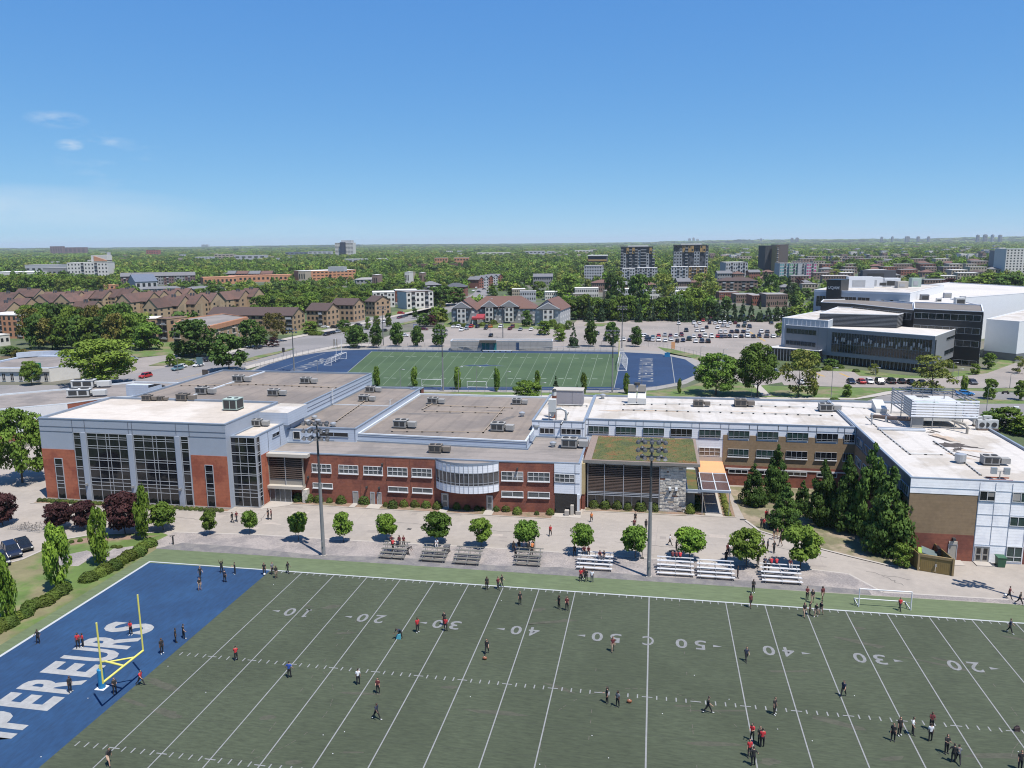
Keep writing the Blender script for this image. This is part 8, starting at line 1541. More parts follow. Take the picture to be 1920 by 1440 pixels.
def wallseg(a, b, h, m, nm, th=.08, z0=.05): d = (b-a).normalized(); n = Vector((-d.y, d.x))*th/2; g = MB(); g.prism([tuple(a-n), tuple(b-n), tuple(b+n), tuple(a+n)], z0, h, m); return g.build(nm, t)
wallseg(fa, ba, 2.3, WD, 'side_fence'); wallseg(fb, bb_, 2.3, WD, 'side_fence'); mdl = (fa+fb)/2; e_ = (fb-fa).normalized()*.03
G1 = wallseg(fa+(fb-fa)*.05, mdl-e_, 1.95, WD, 'gate'); G2 = wallseg(mdl+e_, fb-(fb-fa)*.05, 1.95, WD, 'gate'); wallseg(fa, fb, 2.35, WD2, 'lintel', .2, 2.0)
for q in (fa, fb): g = MB(); g.box(q.x-.12, q.y-.12, 0, q.x+.12, q.y+.12, 2.35, WD2); g.build('post', t)
g = MB(); g.box(mdl.x-.12, mdl.y-.16, .9, mdl.x+.12, mdl.y-.06, 1.3, STEEL); g.build('latch', G1)
g = MB(); g.prism([(35.6, 14.6), (37.4, 14.2), (37.8, 15.9), (36.0, 16.3)], 1.0, [2.2, 1.7, 1.9, 2.5], mat('skip_grey', (.12, .16, .16), .6)); solo(g, 'waste_skip', 'tilted grey green waste skip inside the wooden enclosure', 'skip'); g = MB(); g.prism([(35.2, 14.8), (35.7, 14.5), (36.0, 15.8), (35.5, 16)], .8, [2.1, 2.1, 2.4, 2.4], mat('lime', (.28, .42, .06), .7)); solo(g, 'lime_board', 'lime green board leaning in the wooden enclosure', 'board'); g = MB(); g.prism([(37.7, 15.2), (38.1, 15.1), (38.2, 16.4), (37.8, 16.5)], .5, 2.6, UBK); solo(g, 'black_panel', 'dark upright panel inside the wooden enclosure', 'panel')
def bin_(x, yb, m, label, h=1.1, w=.62):
    q = P(x, yb); t = thing('wheelie_bin', label, 'bin', (q.x, q.y, 0)); g = MB(); a = w/2*.82; b = w/2; g.add([(q.x-a, q.y-a, .05), (q.x+a, q.y-a, .05), (q.x+a, q.y+a, .05), (q.x-a, q.y+a, .05), (q.x-b, q.y-b, h), (q.x+b, q.y-b, h), (q.x+b, q.y+b, h), (q.x-b, q.y+b, h)], [(3, 2, 1, 0), (4, 5, 6, 7), (0, 1, 5, 4), (1, 2, 6, 5), (2, 3, 7, 6), (3, 0, 4, 7)], m); g.build('body', t); g = MB(); g.prism([(q.x-b-.04, q.y-b-.04), (q.x+b+.04, q.y-b-.04), (q.x+b+.04, q.y+b+.1), (q.x-b-.04, q.y+b+.1)], h, [h+.04, h+.04, h+.12, h+.12], m); g.build('lid', t)
    for s in (-1, 1): g = MB(); g.tube([(q.x+s*(a+.02), q.y+a, .12), (q.x+s*(a+.08), q.y+a, .12)], .12, TYR, 10); g.build('wheel', t)
bin_(1875, 1062, mat('bin_green', (.035, .12, .065), .5), 'green wheelie bin beside the double doors of the east wing', 1.35, 1.05); bin_(838, 1036, mat('bin_grey', (.12, .12, .13), .5), 'grey bin behind the second dull bleacher', 1.0, .8)
for k, (x, yb, h) in enumerate(((1204, 1047, 2.4), (1003, 1035, 2.6), (1419, 1063, 2.0))): q = P(x, yb); g = MB(); g.tube([(q.x, q.y, 0), (q.x, q.y, h)], .05, DARK, 6); g.tube([(q.x, q.y, h*.8), (q.x-.4, q.y+.2, h*.8)], .02, DARK, 4); g.box(q.x-.25, q.y-.25, 0, q.x+.25, q.y+.25, .08, DARK); solo(g, 'tree_stake', ['thin dark stake between the tenth street tree and the floodlight pole', 'dark stake beside the eighth street tree', 'thin stake beside the twelfth street tree'][k], 'stake')
# bicycles and their racks
def bicycle(x, y, a, lb):
    t = thing('bicycle', lb, 'bicycle', (x, y, 0), a, 'parked bicycles'); FRM = mat('bike_frame', (.10, .10, .11), .4, metal=.3)
    for s in (-.5, .5):
        g = MB(); pts = [(s+.33*math.cos(q), 0, .34+.33*math.sin(q)) for q in [2*math.pi*k/16 for k in range(17)]]; g.tube(pts, .02, TYR, 5, False)
        for k in range(4): q = math.pi*k/4; g.tube([(s-.32*math.cos(q), 0, .34-.32*math.sin(q)), (s+.32*math.cos(q), 0, .34+.32*math.sin(q))], .004, RIM, 3)
        g.build('wheel', t)
    g = MB(); A_, B_, C_, D_ = (-.5, 0, .34), (-.05, 0, .32), (-.18, 0, .82), (.36, 0, .85)
    for p, q in ((A_, B_), (B_, C_), (A_, C_), (C_, D_), (B_, D_), (D_, (.5, 0, .34)), (D_, (.33, 0, 1.0))): g.tube([p, q], .018, FRM, 6)
    g.build('frame', t); g = MB(); g.tube([(.33, -.26, 1.02), (.36, 0, 1.0), (.33, .26, 1.02)], .015, FRM, 5); g.build('handlebar', t); g = MB(); g.box(-.3, -.06, .9, -.06, .06, .95, DARK); g.build('saddle', t)
for k, (x, y) in enumerate(((44, 993), (50, 990), (63, 995), (72, 990))): q = P(x, y); bicycle(q.x, q.y, .7, 'parked bicycle on the bare patch by the purple maples, %s of four' % ORD[k])
for k, (x, y) in enumerate(((26, 992), (47, 995), (67, 997))):
    q = P(x, y); g = MB()
    for j in range(5): g.tube([(q.x-.8+j*.4, q.y-.2, 0), (q.x-.8+j*.4, q.y-.2, .6), (q.x-.8+j*.4, q.y+.35, .6), (q.x-.8+j*.4, q.y+.35, 0)], .02, STEEL, 5)
    g.tube([(q.x-1, q.y-.2, .05), (q.x+1, q.y-.2, .05)], .025, STEEL, 5); g.tube([(q.x-1, q.y+.35, .05), (q.x+1, q.y+.35, .05)], .025, STEEL, 5); solo(g, 'bicycle_rack', 'steel bicycle rack by the purple maples, %s of three' % ORD[k], 'bicycle rack', 'bicycle racks')
q = P(1885, 739); t = thing('motorcycle', 'dark motorcycle on the service road right of the blue car', 'motorcycle', (q.x, q.y, 0)); 
for s in (-.7, .7): g = MB(); g.tube([(q.x+s, q.y-.07, .32), (q.x+s, q.y+.07, .32)], .32, TYR, 14); g.build('wheel', t)
g = MB(); g.prism([(q.x-.75, q.y-.15), (q.x+.6, q.y-.15), (q.x+.6, q.y+.15), (q.x-.75, q.y+.15)], .4, [.85, .95, .95, .85], DARK); g.tube([(q.x+.55, q.y-.35, 1.1), (q.x+.5, q.y, 1.0), (q.x+.55, q.y+.35, 1.1)], .03, STEEL, 5); g.tube([(q.x+.7, q.y, .35), (q.x+.5, q.y, 1.0)], .05, STEEL, 5); g.build('body', t)
def ball(x, yb, r, m, lb, cat='ball', el=1.0, m2=None):
    q = P(x, yb); bm = bmesh.new(); bmesh.ops.create_uvsphere(bm, u_segments=16, v_segments=10, radius=r); 
    for v in bm.verts: v.co.x *= el; v.co.z += r+TOP_Z+.02
    me = bpy.data.meshes.new('ball'); bm.to_mesh(me); bm.free(); me.materials.append(m)
    if m2:
        me.materials.append(m2)
        for p in me.polygons: p.material_index = 1 if (abs(p.center.x) < r*.12 and p.center.z > r*1.5) else 0
    o = bpy.data.objects.new('football' if el > 1 else 'ball', me); C.objects.link(o); o.location = (q.x, q.y, 0); tag(o, lb, cat)
FB = mat('leather_ball', (.24, .09, .04), .6); ball(909, 1237, .17, FB, 'brown football on the turf near the dark clothed walker', el=1.5, m2=GW); ball(1180, 1318, .17, FB, 'brown football lying right of the two girls by the hash marks', el=1.5, m2=GW); ball(496, 1079, .15, GW, 'white ball at the corner of the blue end zone'); ball(1885, 1118, .15, GW, 'white ball at the feet of the players at the right border')
bx2 = P(1906, 1371); g = MB(); g.prism([(bx2.x-.22, bx2.y-.14), (bx2.x+.22, bx2.y-.1), (bx2.x+.2, bx2.y+.14), (bx2.x-.2, bx2.y+.14)], .03, [.3, .45, .5, .35], mat('bag_dark', (.05, .03, .03), .8)); g.tube([(bx2.x-.2, bx2.y, .35), (bx2.x, bx2.y, .6), (bx2.x+.2, bx2.y, .45)], .03, MATS['bag_dark'], 5); solo(g, 'backpack', 'dark backpack lying on the hash mark at the right border', 'bag')
g = MB(); LIT = mat('litter_white', (.7, .7, .7), .8)
for k, (x, y) in enumerate([(606, 1379), (646, 1373), (624, 1414), (1110, 1380), (1242, 1339), (1302, 1267), (1141, 1422), (315, 1250), (386, 1299), (165, 1310), (77, 1420), (1602, 1305), (1458, 1368), (1523, 1390), (1909, 1410), (1012, 1434), (940, 1127), (513, 1097), (1367, 1312), (882, 1307)]): q = P(x, y); g.box(q.x-.04, q.y-.03, .03, q.x+.04, q.y+.03, .07, LIT)
o = g.build('litter'); o['kind'] = 'stuff'; o['label'] = 'scraps of white litter scattered over the turf'; o['category'] = 'litter'
# ================================================================ people
SK = mat('skin', (.50, .30, .21), .6, var=.03); SK2 = mat('skin_dark', (.16, .085, .055), .6, var=.03); CT = mat('cloth_top', (.02, .02, .022), .9, var=.06, scale=8); CB = mat('cloth_trousers', (.018, .018, .022), .9, var=.06, scale=8); HR = mat('hair', (.025, .017, .012), .7); SHO = mat('shoe', (.03, .03, .03), .7); EYE = mat('eye', (.03, .02, .02), .3); LIP = mat('lips', (.35, .12, .10), .5)
TOPS = {'black': CT, 'navy': mat('top_navy', (.02, .028, .06), .9), 'red': mat('top_red', (.52, .03, .04), .85), 'white': mat('top_white', (.72, .73, .76), .85), 'blue': mat('top_blue', (.02, .07, .35), .85), 'dark red': mat('top_dark_red', (.14, .025, .03), .85), 'orange': mat('top_orange', (.70, .22, .06), .85), 'grey': mat('top_grey', (.16, .17, .19), .9)}
BOT = {'black trousers': CB, 'beige shorts': mat('shorts_beige', (.45, .33, .24), .9), 'grey trousers': mat('trousers_grey', (.12, .12, .14), .9), 'white shorts': mat('shorts_white', (.65, .62, .60), .9), 'black shorts': mat('shorts_black', (.02, .02, .02), .9)}
SHOW = mat('shoe_white', (.65, .65, .65), .7)
def person_proto(kind, legs=((0, 0), (0, 0)), arms=(((.0, 0), 0), ((.0, 0), 0)), lean=0., sit=False, shorts=False, longhair=False, sleeve=False, crouch=0.):
    """skeleton of joints facing -y; legs = ((swing, kneebend), ...), arms = (((swing, spread), elbow), ...)"""
    t = thing('person', '', 'person'); J = {}; hz_ = .93-crouch if not sit else .46; V = Vector
    J['pel'] = V((0, 0, hz_)); ls, lc = math.sin(lean), math.cos(lean)
    up_ = lambda d, x=0, f=0: V((x, -ls*d-f*lc, hz_+lc*d-f*ls))
    J['waist'] = up_(.16); J['chest'] = up_(.38); J['neck'] = up_(.53); J['head0'] = up_(.62, 0, .01); J['head'] = up_(.71, 0, .02); J['crown'] = up_(.79, 0, .01)
    E = [('pel', 'waist'), ('waist', 'chest'), ('chest', 'neck'), ('neck', 'head0'), ('head0', 'head'), ('head', 'crown')]; Rr = {'pel': .135, 'waist': .12, 'chest': .145, 'neck': .058, 'head0': .068, 'head': .098, 'crown': .06}
    for s, n in ((-1, 'l'), (1, 'r')):
        i = 0 if s < 0 else 1; sw, kb = legs[i]; h = J['pel']+V((s*.095, 0, -.03)); J['hip'+n] = h; th, sh = .42, .43
        if sit: k = h+V((s*.05, -th, .0)); a = k+V((0, -.03, -sh+.06))
        else: k = h+V((s*.02, -math.sin(sw)*th, -math.cos(sw)*th)); q = sw-kb; a = k+V((s*.01, -math.sin(q)*sh, -math.cos(q)*sh))
        J['knee'+n] = k; J['ank'+n] = a; J['toe'+n] = a+V((s*.03, -.19, -.045))
        Rr.update({'hip'+n: .105, 'knee'+n: .062, 'ank'+n: .042, 'toe'+n: .034}); E += [('pel', 'hip'+n), ('hip'+n, 'knee'+n), ('knee'+n, 'ank'+n), ('ank'+n, 'toe'+n)]
        (asw, spr), el = arms[i]; S_ = J['chest'].lerp(J['neck'], .55)+V((s*.17, 0, -.01)); J['sho'+n] = S_; ua, fa_ = .29, .25; tot = asw+(lean if sit or lean > .3 else 0)*.3
        d = V((s*math.sin(spr), -math.sin(tot)*math.cos(spr), -math.cos(tot)*math.cos(spr))); e = S_+d*ua; q = tot+el; inw = -s*.25 if el > .8 else 0
        d2 = V((s*math.sin(spr)*.6+inw, -math.sin(q)*math.cos(spr*.6), -math.cos(q)*math.cos(spr*.6))).normalized(); w_ = e+d2*fa_; J['elb'+n] = e; J['wri'+n] = w_; J['palm'+n] = w_+d2*.08
        Rr.update({'sho'+n: .062, 'elb'+n: .042, 'wri'+n: .03, 'palm'+n: .036}); E += [('chest', 'sho'+n), ('sho'+n, 'elb'+n), ('elb'+n, 'wri'+n), ('wri'+n, 'palm'+n)]; J['_d'+n] = d2
    if not sit: mz = min(J['ankl'].z, J['ankr'].z)-.085; 
    else: mz = 0
    names = [k for k in J if not k.startswith('_')]; idx = {k: i for i, k in enumerate(names)}
    me = bpy.data.meshes.new('p'); me.from_pydata([tuple(J[k]-V((0, 0, mz))) for k in names], [(idx[a], idx[b]) for a, b in E], []); o = bpy.data.objects.new('p', me); C.objects.link(o); md = o.modifiers.new('s', 'SKIN'); md.use_smooth_shade = True
    for k in names: v = me.skin_vertices[0].data[idx[k]]; v.radius = (Rr[k], Rr[k]*(.78 if k in ('pel', 'waist', 'chest') else 1)); v.use_root = (k == 'pel')
    o.modifiers.new('u', 'SUBSURF').levels = 1; o.modifiers['u'].render_levels = 1
    bpy.context.view_layer.update(); bm_ = bpy.data.meshes.new_from_object(o.evaluated_get(bpy.context.evaluated_depsgraph_get())); bpy.data.objects.remove(o)
    for k in J:
        if not k.startswith('_'): J[k] = J[k]-V((0, 0, mz))
    co = [v.co.copy() for v in bm_.vertices]; nr = [v.normal.copy() for v in bm_.vertices]; fc = [tuple(p.vertices) for p in bm_.polygons]
    def near(c):
        b, bd, bt = None, 9, 0
        for a, e in E:
            p, q = J[a], J[e]; d = q-p; t_ = max(0, min(1, (c-p).dot(d)/max(1e-9, d.length_squared))); dd = (p+d*t_-c).length/(.6+Rr[a])
            if dd < bd: b, bd, bt = (a, e), dd, t_
        return b, bt
    g = MB(); g.add(co, fc, SK); reg = []
    for f in fc:
        c = sum((co[i] for i in f), V())/len(f); reg.append((near(c), c))
    for n in 'lr':       # five fingers of unequal length, the thumb from the side
        d = J['_d'+n]; s = -1 if n == 'l' else 1; side = d.cross(V((1, 0, 0))).normalized() if abs(d.x) < .9 else V((0, 0, 1)); pc = J['palm'+n]; cur = V((-s, 0, 0))
        for k, L_ in enumerate((.075, .085, .08, .062)):
            b = pc+side*(.026-.0175*k); g.tube([b-d*.01, b+d*L_*.5+cur*.006, b+d*L_*.85+cur*.022], [.0095, .0085, .006], SK, 5)
        b = pc+side*.03-d*.045; g.tube([b, b+side*.03+d*.02+cur*.01, b+side*.038+d*.05+cur*.018], [.011, .0095, .007], SK, 5)
    H_ = J['head']; f_ = V((0, -math.cos(lean), -math.sin(lean))); u_ = V((0, -math.sin(lean), math.cos(lean)))
    g.tube([H_+f_*.085+u_*.015, H_+f_*.118-u_*.012], [.008, .014], SK, 5)
    for s in (-1, 1): g.tube([H_+f_*.088+u_*.022+V((s*.032, 0, 0)), H_+f_*.097+u_*.022+V((s*.032, 0, 0))], .009, EYE, 6); g.tube([H_+V((s*.09, 0, 0))-u_*.015, H_+V((s*.108, .005, 0))+u_*.02], [.012, .016], SK, 5)
    g.tube([H_+f_*.094-u_*.045+V((-.02, 0, 0)), H_+f_*.094-u_*.045+V((.02, 0, 0))], .006, LIP, 5)
    g.build('body', t, smooth=True)
    def cloth(nm, test, m, off):
        g = MB(); use = {}; vs = []; fs = []
        for f, ((b, bt), c) in zip(fc, reg):
            if test(b, bt, c):
                q = []
                for i in f:
                    if i not in use: use[i] = len(vs); vs.append(co[i]+nr[i]*off)
                    q.append(use[i])
                fs.append(tuple(q))
        g.add(vs, fs, m); return g.build(nm, t, smooth=True)
    TOR = {('waist', 'chest'), ('chest', 'neck'), ('chest', 'shol'), ('chest', 'shor')}
    cloth('shirt', lambda b, bt, c: b in TOR and not (b == ('chest', 'neck') and bt > .85) or (b == ('pel', 'waist') and bt > .15) or b[0][:3] == 'sho' and (sleeve or bt < .75) or (sleeve and b[0][:3] == 'elb'), CT, .014)
    cloth('shorts' if shorts else 'trousers', lambda b, bt, c: b[0] == 'pel' and b != ('pel', 'waist') or (b == ('pel', 'waist') and bt < .5) or b[0][:3] == 'hip' and (not shorts or bt < .8) or (not shorts and b[0][:3] == 'kne'), CB, .012)
    cloth('shoes', lambda b, bt, c: b[0][:3] == 'ank' or (b[0][:3] == 'kne' and bt > .95), SHO, .006)
    cloth('hair', lambda b, bt, c: b in (('head', 'crown'), ('head0', 'head')) and (((c-H_).dot(f_) < .035 and (c-H_).dot(u_) > -.05) or (c-H_).dot(u_) > .055), HR, .014)
    if longhair: g = MB(); g.tube([H_+u_*.03-f_*.05, H_-u_*.08-f_*.085, H_-u_*.2-f_*.09, H_-u_*.32-f_*.09], [.085, .09, .085, .04], HR, 8); g.build('long_hair', t, smooth=True)
    bpy.data.meshes.remove(bm_); return freeze(t)
A0 = (((.05, .12), .15), ((.0, .12), .15))
PR = {'standing': person_proto('s', ((.05, 0), (-.05, .05)), A0), 'girl': person_proto('g', ((.04, 0), (-.06, .05)), (((.1, .08), 1.3), ((.0, .1), .2)), longhair=True), 'walking': person_proto('w', ((.42, .12), (-.30, .30)), (((-.35, .1), .2), ((.4, .1), .4))), 'striding': person_proto('w2', ((-.45, .35), (.5, .1)), (((.5, .15), .5), ((-.4, .15), .3)), lean=.08), 'hands on hips': person_proto('h', ((.08, 0), (-.08, 0)), (((-.25, .65), .95), ((-.25, .65), .95))), 'holding a phone': person_proto('ph', ((.05, 0), (-.04, 0)), (((.35, .1), 1.5), ((.35, .1), 1.5))),
      'arms raised': person_proto('u', ((.06, 0), (-.06, 0)), (((2.5, .25), .6), ((2.6, .25), .6))), 'bending over': person_proto('b', ((.35, .1), (-.1, .15)), (((.35, .1), .2), ((.25, .1), .2)), lean=1.0, crouch=.06), 'sitting': person_proto('sit', arms=(((.5, .1), .9), ((.5, .1), .9)), lean=.30, sit=True), 'sitting girl': person_proto('sg', arms=(((.4, .1), 1.0), ((.5, .1), .8)), lean=.22, sit=True, longhair=True), 'lunging': person_proto('l', ((.75, .55), (-.75, .15)), (((.5, .3), .3), ((-.4, .2), .3)), lean=.25, crouch=.18, shorts=True), 'in shorts': person_proto('sh', ((.3, .15), (-.2, .25)), A0, shorts=True, longhair=True), 'standing in shorts': person_proto('ss', ((.05, 0), (-.05, 0)), (((.2, .1), 1.2), ((.1, .1), .2)), shorts=True)}
def who(lst, where, grp, z=0):
    sh = sorted(lst, key=lambda q: q[0])
    for (x, y, pose, rz, top, bot, *ex) in lst:
        q = P(x, y, z if not ex or not isinstance(ex[0], (int, float)) else ex[0]); i = sh.index((x, y, pose, rz, top, bot, *ex)); od = ORD[i].replace('from the left', 'from left').replace('leftmost', 'leftmost')
        ph = {'girl': '', 'in shorts': 'walking', 'standing in shorts': 'standing', 'hands on hips': 'hands-on-hips', 'holding a phone': 'holding phone'}.get(pose, pose); hair = pose in ('girl', 'in shorts')
        mt = {'cloth_top': TOPS[top], 'cloth_trousers': BOT[bot]}
        if rng.random() < .3: mt['skin'] = SK2
        if rng.random() < .2: mt['shoe'] = SHOW
        lab = ' '.join(('%s person %s in %s, %s %s' % ('long-haired' if hair else '', ph, 'all black' if top + bot == K+BT else top+' top and '+bot, od, where)).split())
        if len(lab.split()) > 16: lab = lab.replace(' top and', ' and')
        if len(lab.split()) > 16 and ph: lab = lab.replace(ph+' ', '')
        place(PR[pose], (q.x, q.y, (z if not ex else ex[0])+(.02 if z == 0 and not ex else 0)), rz, lab, grp, rng.uniform(.96, 1.04), mt)
K, BT = 'black', 'black trousers'; PI = math.pi
who([(72, 1207, 'hands on hips', 0, K, BT), (147, 1215, 'standing', .6, 'red', BT), (156, 1214, 'holding a phone', -.6, 'red', BT), (246, 1191, 'holding a phone', 0, 'red', BT), (132, 1298, 'standing', 1.2, K, BT), (216, 1301, 'holding a phone', .8, K, BT), (264, 1285, 'striding', 1.5, 'red', BT), (304, 1226, 'standing', 1.0, K, BT), (330, 1205, 'standing', 2, K, BT), (345, 1198, 'hands on hips', 2.4, K, BT), (376, 1085, 'walking', 1, K, BT), (375, 1107, 'standing in shorts', .5, K, 'beige shorts'), (416, 1074, 'arms raised', .4, K, BT), (441, 1077, 'holding a phone', -1, K, BT), (422, 1092, 'standing', PI, 'navy', BT)], 'in the blue end zone', 'people in the near end zone')
who([(205, 1434, 'lunging', 1.1, K, 'beige shorts'), (443, 1239, 'holding a phone', PI+.5, 'red', BT), (543, 1271, 'hands on hips', PI, 'blue', BT), (672, 1284, 'standing', PI+.4, 'white', BT), (709, 1301, 'girl', 0, 'dark red', BT), (706, 1349, 'striding', 1.2, 'navy', BT), (751, 1197, 'bending over', -.6, 'navy', BT), (783, 1186, 'standing', .7, 'red', BT), (833, 1173, 'standing', 0, K, BT), (836, 1184, 'standing', PI, 'red', BT), (913, 1226, 'walking', 0, K, BT)], 'on the left turf', 'people on the left of the turf')
who([(496, 1078, 'standing', .4, K, BT), (511, 1077, 'standing', 1, 'grey', BT), (518, 1084, 'standing in shorts', .6, K, 'beige shorts'), (540, 1075, 'walking', 1.3, K, BT), (913, 1106, 'standing', .3, K, BT), (934, 1105, 'walking', 1.0, 'dark red', BT), (941, 1100, 'walking', 1.2, K, BT), (975, 1134, 'standing', .4, K, BT), (1048, 1142, 'girl', -.8, K, BT), (1063, 1145, 'girl', 0, 'dark red', BT)], 'on the left sideline', 'people at the left of the sideline')
who([(1149, 1222, 'in shorts', .2, 'dark red', 'beige shorts'), (1138, 1319, 'girl', -1.2, K, BT), (1158, 1326, 'girl', -.5, 'grey', BT), (1327, 1337, 'striding', 1.4, K, BT), (1399, 1240, 'walking', .3, 'navy', BT), (1452, 1340, 'standing', .8, K, BT), (1581, 1306, 'walking', -.6, 'navy', BT), (1893, 1187, 'walking', .9, 'navy', BT)], 'on the right turf', 'people on the right of the turf')
who([(1410, 1389, 'holding a phone', -.5, 'red', BT), (1424, 1396, 'standing', .4, K, BT), (1429, 1401, 'standing', PI, 'red', BT), (1405, 1420, 'standing', .2, 'red', BT), (1412, 1436, 'hands on hips', PI, K, BT)], 'in the red group', 'red group on the turf')
who([(1674, 1390, 'standing', -.4, K, BT), (1686, 1379, 'standing', .3, K, BT), (1711, 1378, 'hands on hips', 1.2, 'white', BT), (1746, 1369, 'holding a phone', 0, 'dark red', BT), (1744, 1390, 'standing', PI, 'white', BT), (1774, 1413, 'holding a phone', .2, K, BT), (1787, 1430, 'hands on hips', 2.8, K, BT), (1796, 1431, 'striding', 2.9, 'grey', BT), (1912, 1444, 'standing', 0, K, BT)], 'in the lower right group', 'lower right group on the turf')
who([(1089, 1090, 'standing', 0, 'red', BT), (1099, 1091, 'standing', PI, K, BT), (1094, 1086, 'girl', .3, 'dark red', BT), (1110, 1092, 'standing', PI, 'white', 'grey trousers'), (1412, 1112, 'holding a phone', .2, K, BT), (1407, 1139, 'in shorts', .5, 'dark red', 'black shorts'), (1513, 1125, 'girl', .2, 'dark red', BT), (1523, 1131, 'in shorts', 0, K, 'beige shorts'), (1542, 1125, 'in shorts', .4, 'dark red', 'beige shorts'), (1508, 1157, 'in shorts', .4, K, 'beige shorts'), (1518, 1153, 'standing', 1, K, BT), (1530, 1157, 'in shorts', -.5, K, 'beige shorts'), (1539, 1153, 'in shorts', -.8, K, 'beige shorts'), (1687, 1145, 'walking', .4, 'red', BT), (1892, 1123, 'walking', 1, 'dark red', BT), (1911, 1134, 'striding', .8, K, BT)], 'on the right sideline', 'people at the right of the sideline')
who([(436, 980, 'walking', 1.5, K, BT), (444, 978, 'walking', 1.2, 'dark red', BT), (503, 974, 'standing', 1.4, K, BT), (509, 974, 'standing', -1.4, 'dark red', BT), (1032, 1005, 'walking', 0, 'red', BT), (1109, 979, 'walking', 0, 'orange', BT), (1191, 980, 'standing', 0, K, BT), (1189, 993, 'standing', PI, 'dark red', BT), (1211, 994, 'standing', .4, K, BT), (1256, 1023, 'walking', 1.5, 'white', BT), (1268, 1034, 'standing', 1, K, BT), (1364, 1041, 'standing', .4, 'dark red', BT), (1368, 1041, 'holding a phone', .8, 'white', 'grey trousers'), (1361, 1055, 'standing', .4, K, BT), (1383, 1084, 'standing', 1.4, K, BT), (1421, 1060, 'standing', .3, K, BT), (1397, 1052, 'standing', .3, K, BT)], 'on the paved yard', 'people on the paved yard')
who([(1427, 990, 'standing', .5, K, BT), (1432, 991, 'standing', -.5, 'red', BT), (1436, 975, 'standing', .3, 'red', BT), (1441, 992, 'girl', .3, K, BT), (1446, 990, 'girl', -.6, K, BT), (1439, 976, 'standing', 1.3, 'dark red', BT), (1431, 1032, 'standing', -1, 'navy', BT), (1439, 1033, 'standing', 1, 'navy', BT), (1451, 1037, 'hands on hips', .6, K, BT), (1451, 1012, 'in shorts', .4, K, 'beige shorts'), (1457, 1010, 'standing', 1, 'dark red', 'beige shorts'), (1466, 1012, 'standing', -1, K, BT), (1463, 1024, 'in shorts', -1.3, 'dark red', 'beige shorts')], 'by the pyramidal trees', 'people near the pyramidal trees')
def seat(k, row): x0, x1, y, m = BL[k]; return y+.1+row*.72+.16, .42+row*.27-.46+.44
def sitters(lst, where, grp):
    sh = sorted(lst, key=lambda q: q[1])
    for (k, x, row, pose, top, bot, rz) in lst:
        y, z = seat(k, row); od = ORD[sh.index((k, x, row, pose, top, bot, rz))].replace('from the left', 'from left'); mt = {'cloth_top': TOPS[top], 'cloth_trousers': BOT[bot]}
        place(PR[pose], (x, y, z-.32), rz, 'person sitting in %s and %s, %s %s' % (top, bot, od, where), grp, 1.0, mt)
sitters([(0, -35.9, 3, 'sitting', 'red', BT, PI), (0, -35.2, 3, 'sitting', 'navy', BT, PI), (0, -36.4, 4, 'sitting girl', 'dark red', BT, .8)], 'on the leftmost bleacher', 'people on the leftmost bleacher')
who([(737, 1034, 'girl', -.8, K, BT), (749, 1026, 'girl', 0, 'dark red', BT), (757, 1026, 'girl', .3, 'dark red', BT), (765, 1040, 'bending over', 1.3, K, BT)], 'behind the leftmost bleacher', 'people behind the leftmost bleacher')
sitters([(1, -29.6, 4, 'sitting', 'white', 'white shorts', .2)], 'on the second bleacher', 'people on the second bleacher')
sitters([(3, -17.3, 4, 'sitting', 'navy', BT, PI), (3, -16.7, 4, 'sitting', 'black', BT, PI), (3, -16.1, 4, 'sitting', 'orange', BT, PI)], 'on the fourth bleacher', 'people on the fourth bleacher')
who([(963, 1036, 'standing', .4, K, BT), (973, 1035, 'girl', .2, K, BT), (967, 1046, 'standing', -.6, 'navy', BT), (992, 1036, 'standing', 1.1, K, BT), (999, 1034, 'girl', .6, K, BT), (997, 1042, 'standing', .3, K, BT)], 'under the eighth street tree', 'people under the eighth street tree')
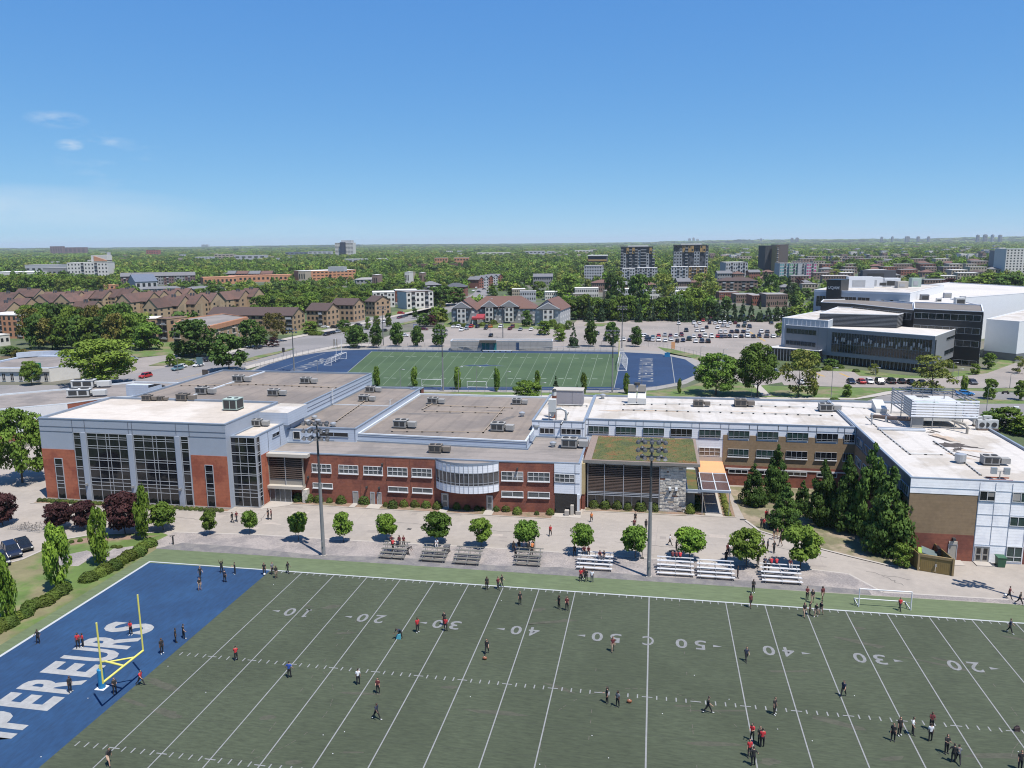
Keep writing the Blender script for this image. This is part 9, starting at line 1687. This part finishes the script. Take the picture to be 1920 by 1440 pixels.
sitters([(4, -8.9, 4, 'sitting girl', 'dark red', BT, .1), (4, -8.3, 4, 'sitting', 'dark red', BT, .1), (4, -6.7, 3, 'sitting girl', 'dark red', 'grey trousers', .1), (4, -6.1, 3, 'sitting girl', 'navy', 'grey trousers', -.3)], 'on the first bright bleacher', 'people on the first bright bleacher')
who([(1077, 1043, 'standing', .2, K, BT)], 'beside the ninth street tree', 'people beside the ninth street tree')
sitters([(5, 3.0, 4, 'sitting', 'dark red', BT, PI), (5, 3.5, 4, 'sitting', 'dark red', BT, PI), (5, 4.0, 4, 'sitting', 'red', BT, PI)], 'on the second bright bleacher', 'people on the second bright bleacher')
sitters([(7, 14.9, 4, 'sitting', 'navy', BT, PI), (7, 15.7, 4, 'sitting', 'red', BT, PI), (7, 16.35, 4, 'sitting', 'red', BT, PI), (7, 18.0, 4, 'sitting girl', 'dark red', 'white shorts', .1)], 'on the rightmost bleacher', 'people on the rightmost bleacher')
who([(1434, 1076, 'standing', -.7, K, BT), (1441, 1072, 'standing', .7, 'grey', BT)], 'beside the rightmost bleacher', 'people beside the rightmost bleacher')
q = P(748, 1198); g = MB(); g.prism([(q.x-.25, q.y-.15), (q.x+.25, q.y-.15), (q.x+.2, q.y+.15), (q.x-.2, q.y+.15)], .03, [.5, .65, .6, .5], mat('cyan_cloth', (.10, .45, .55), .9)); solo(g, 'cyan_bag', 'cyan bag lifted off the turf by the bending person', 'bag')
# ================================================================ haze: one closed box of pale air
g = MB(); hz = bpy.data.materials.new('haze'); hz.use_nodes = True; t_ = hz.node_tree; t_.nodes.remove(t_.nodes['Principled BSDF'])
pv = t_.nodes.new('ShaderNodeVolumePrincipled'); pv.inputs['Color'].default_value = (.86, .94, 1, 1); pv.inputs['Density'].default_value = .00005; pv.inputs['Anisotropy'].default_value = .2; t_.links.new(pv.outputs[0], t_.nodes['Material Output'].inputs['Volume'])
g.box(-18000, -18000, -1.5, 18000, 18500, 130, hz); o = g.build('haze'); o['kind'] = 'stuff'
flush()
for o in bpy.data.objects:
    if '_o' in o: del o['_o']
bpy.context.view_layer.update()
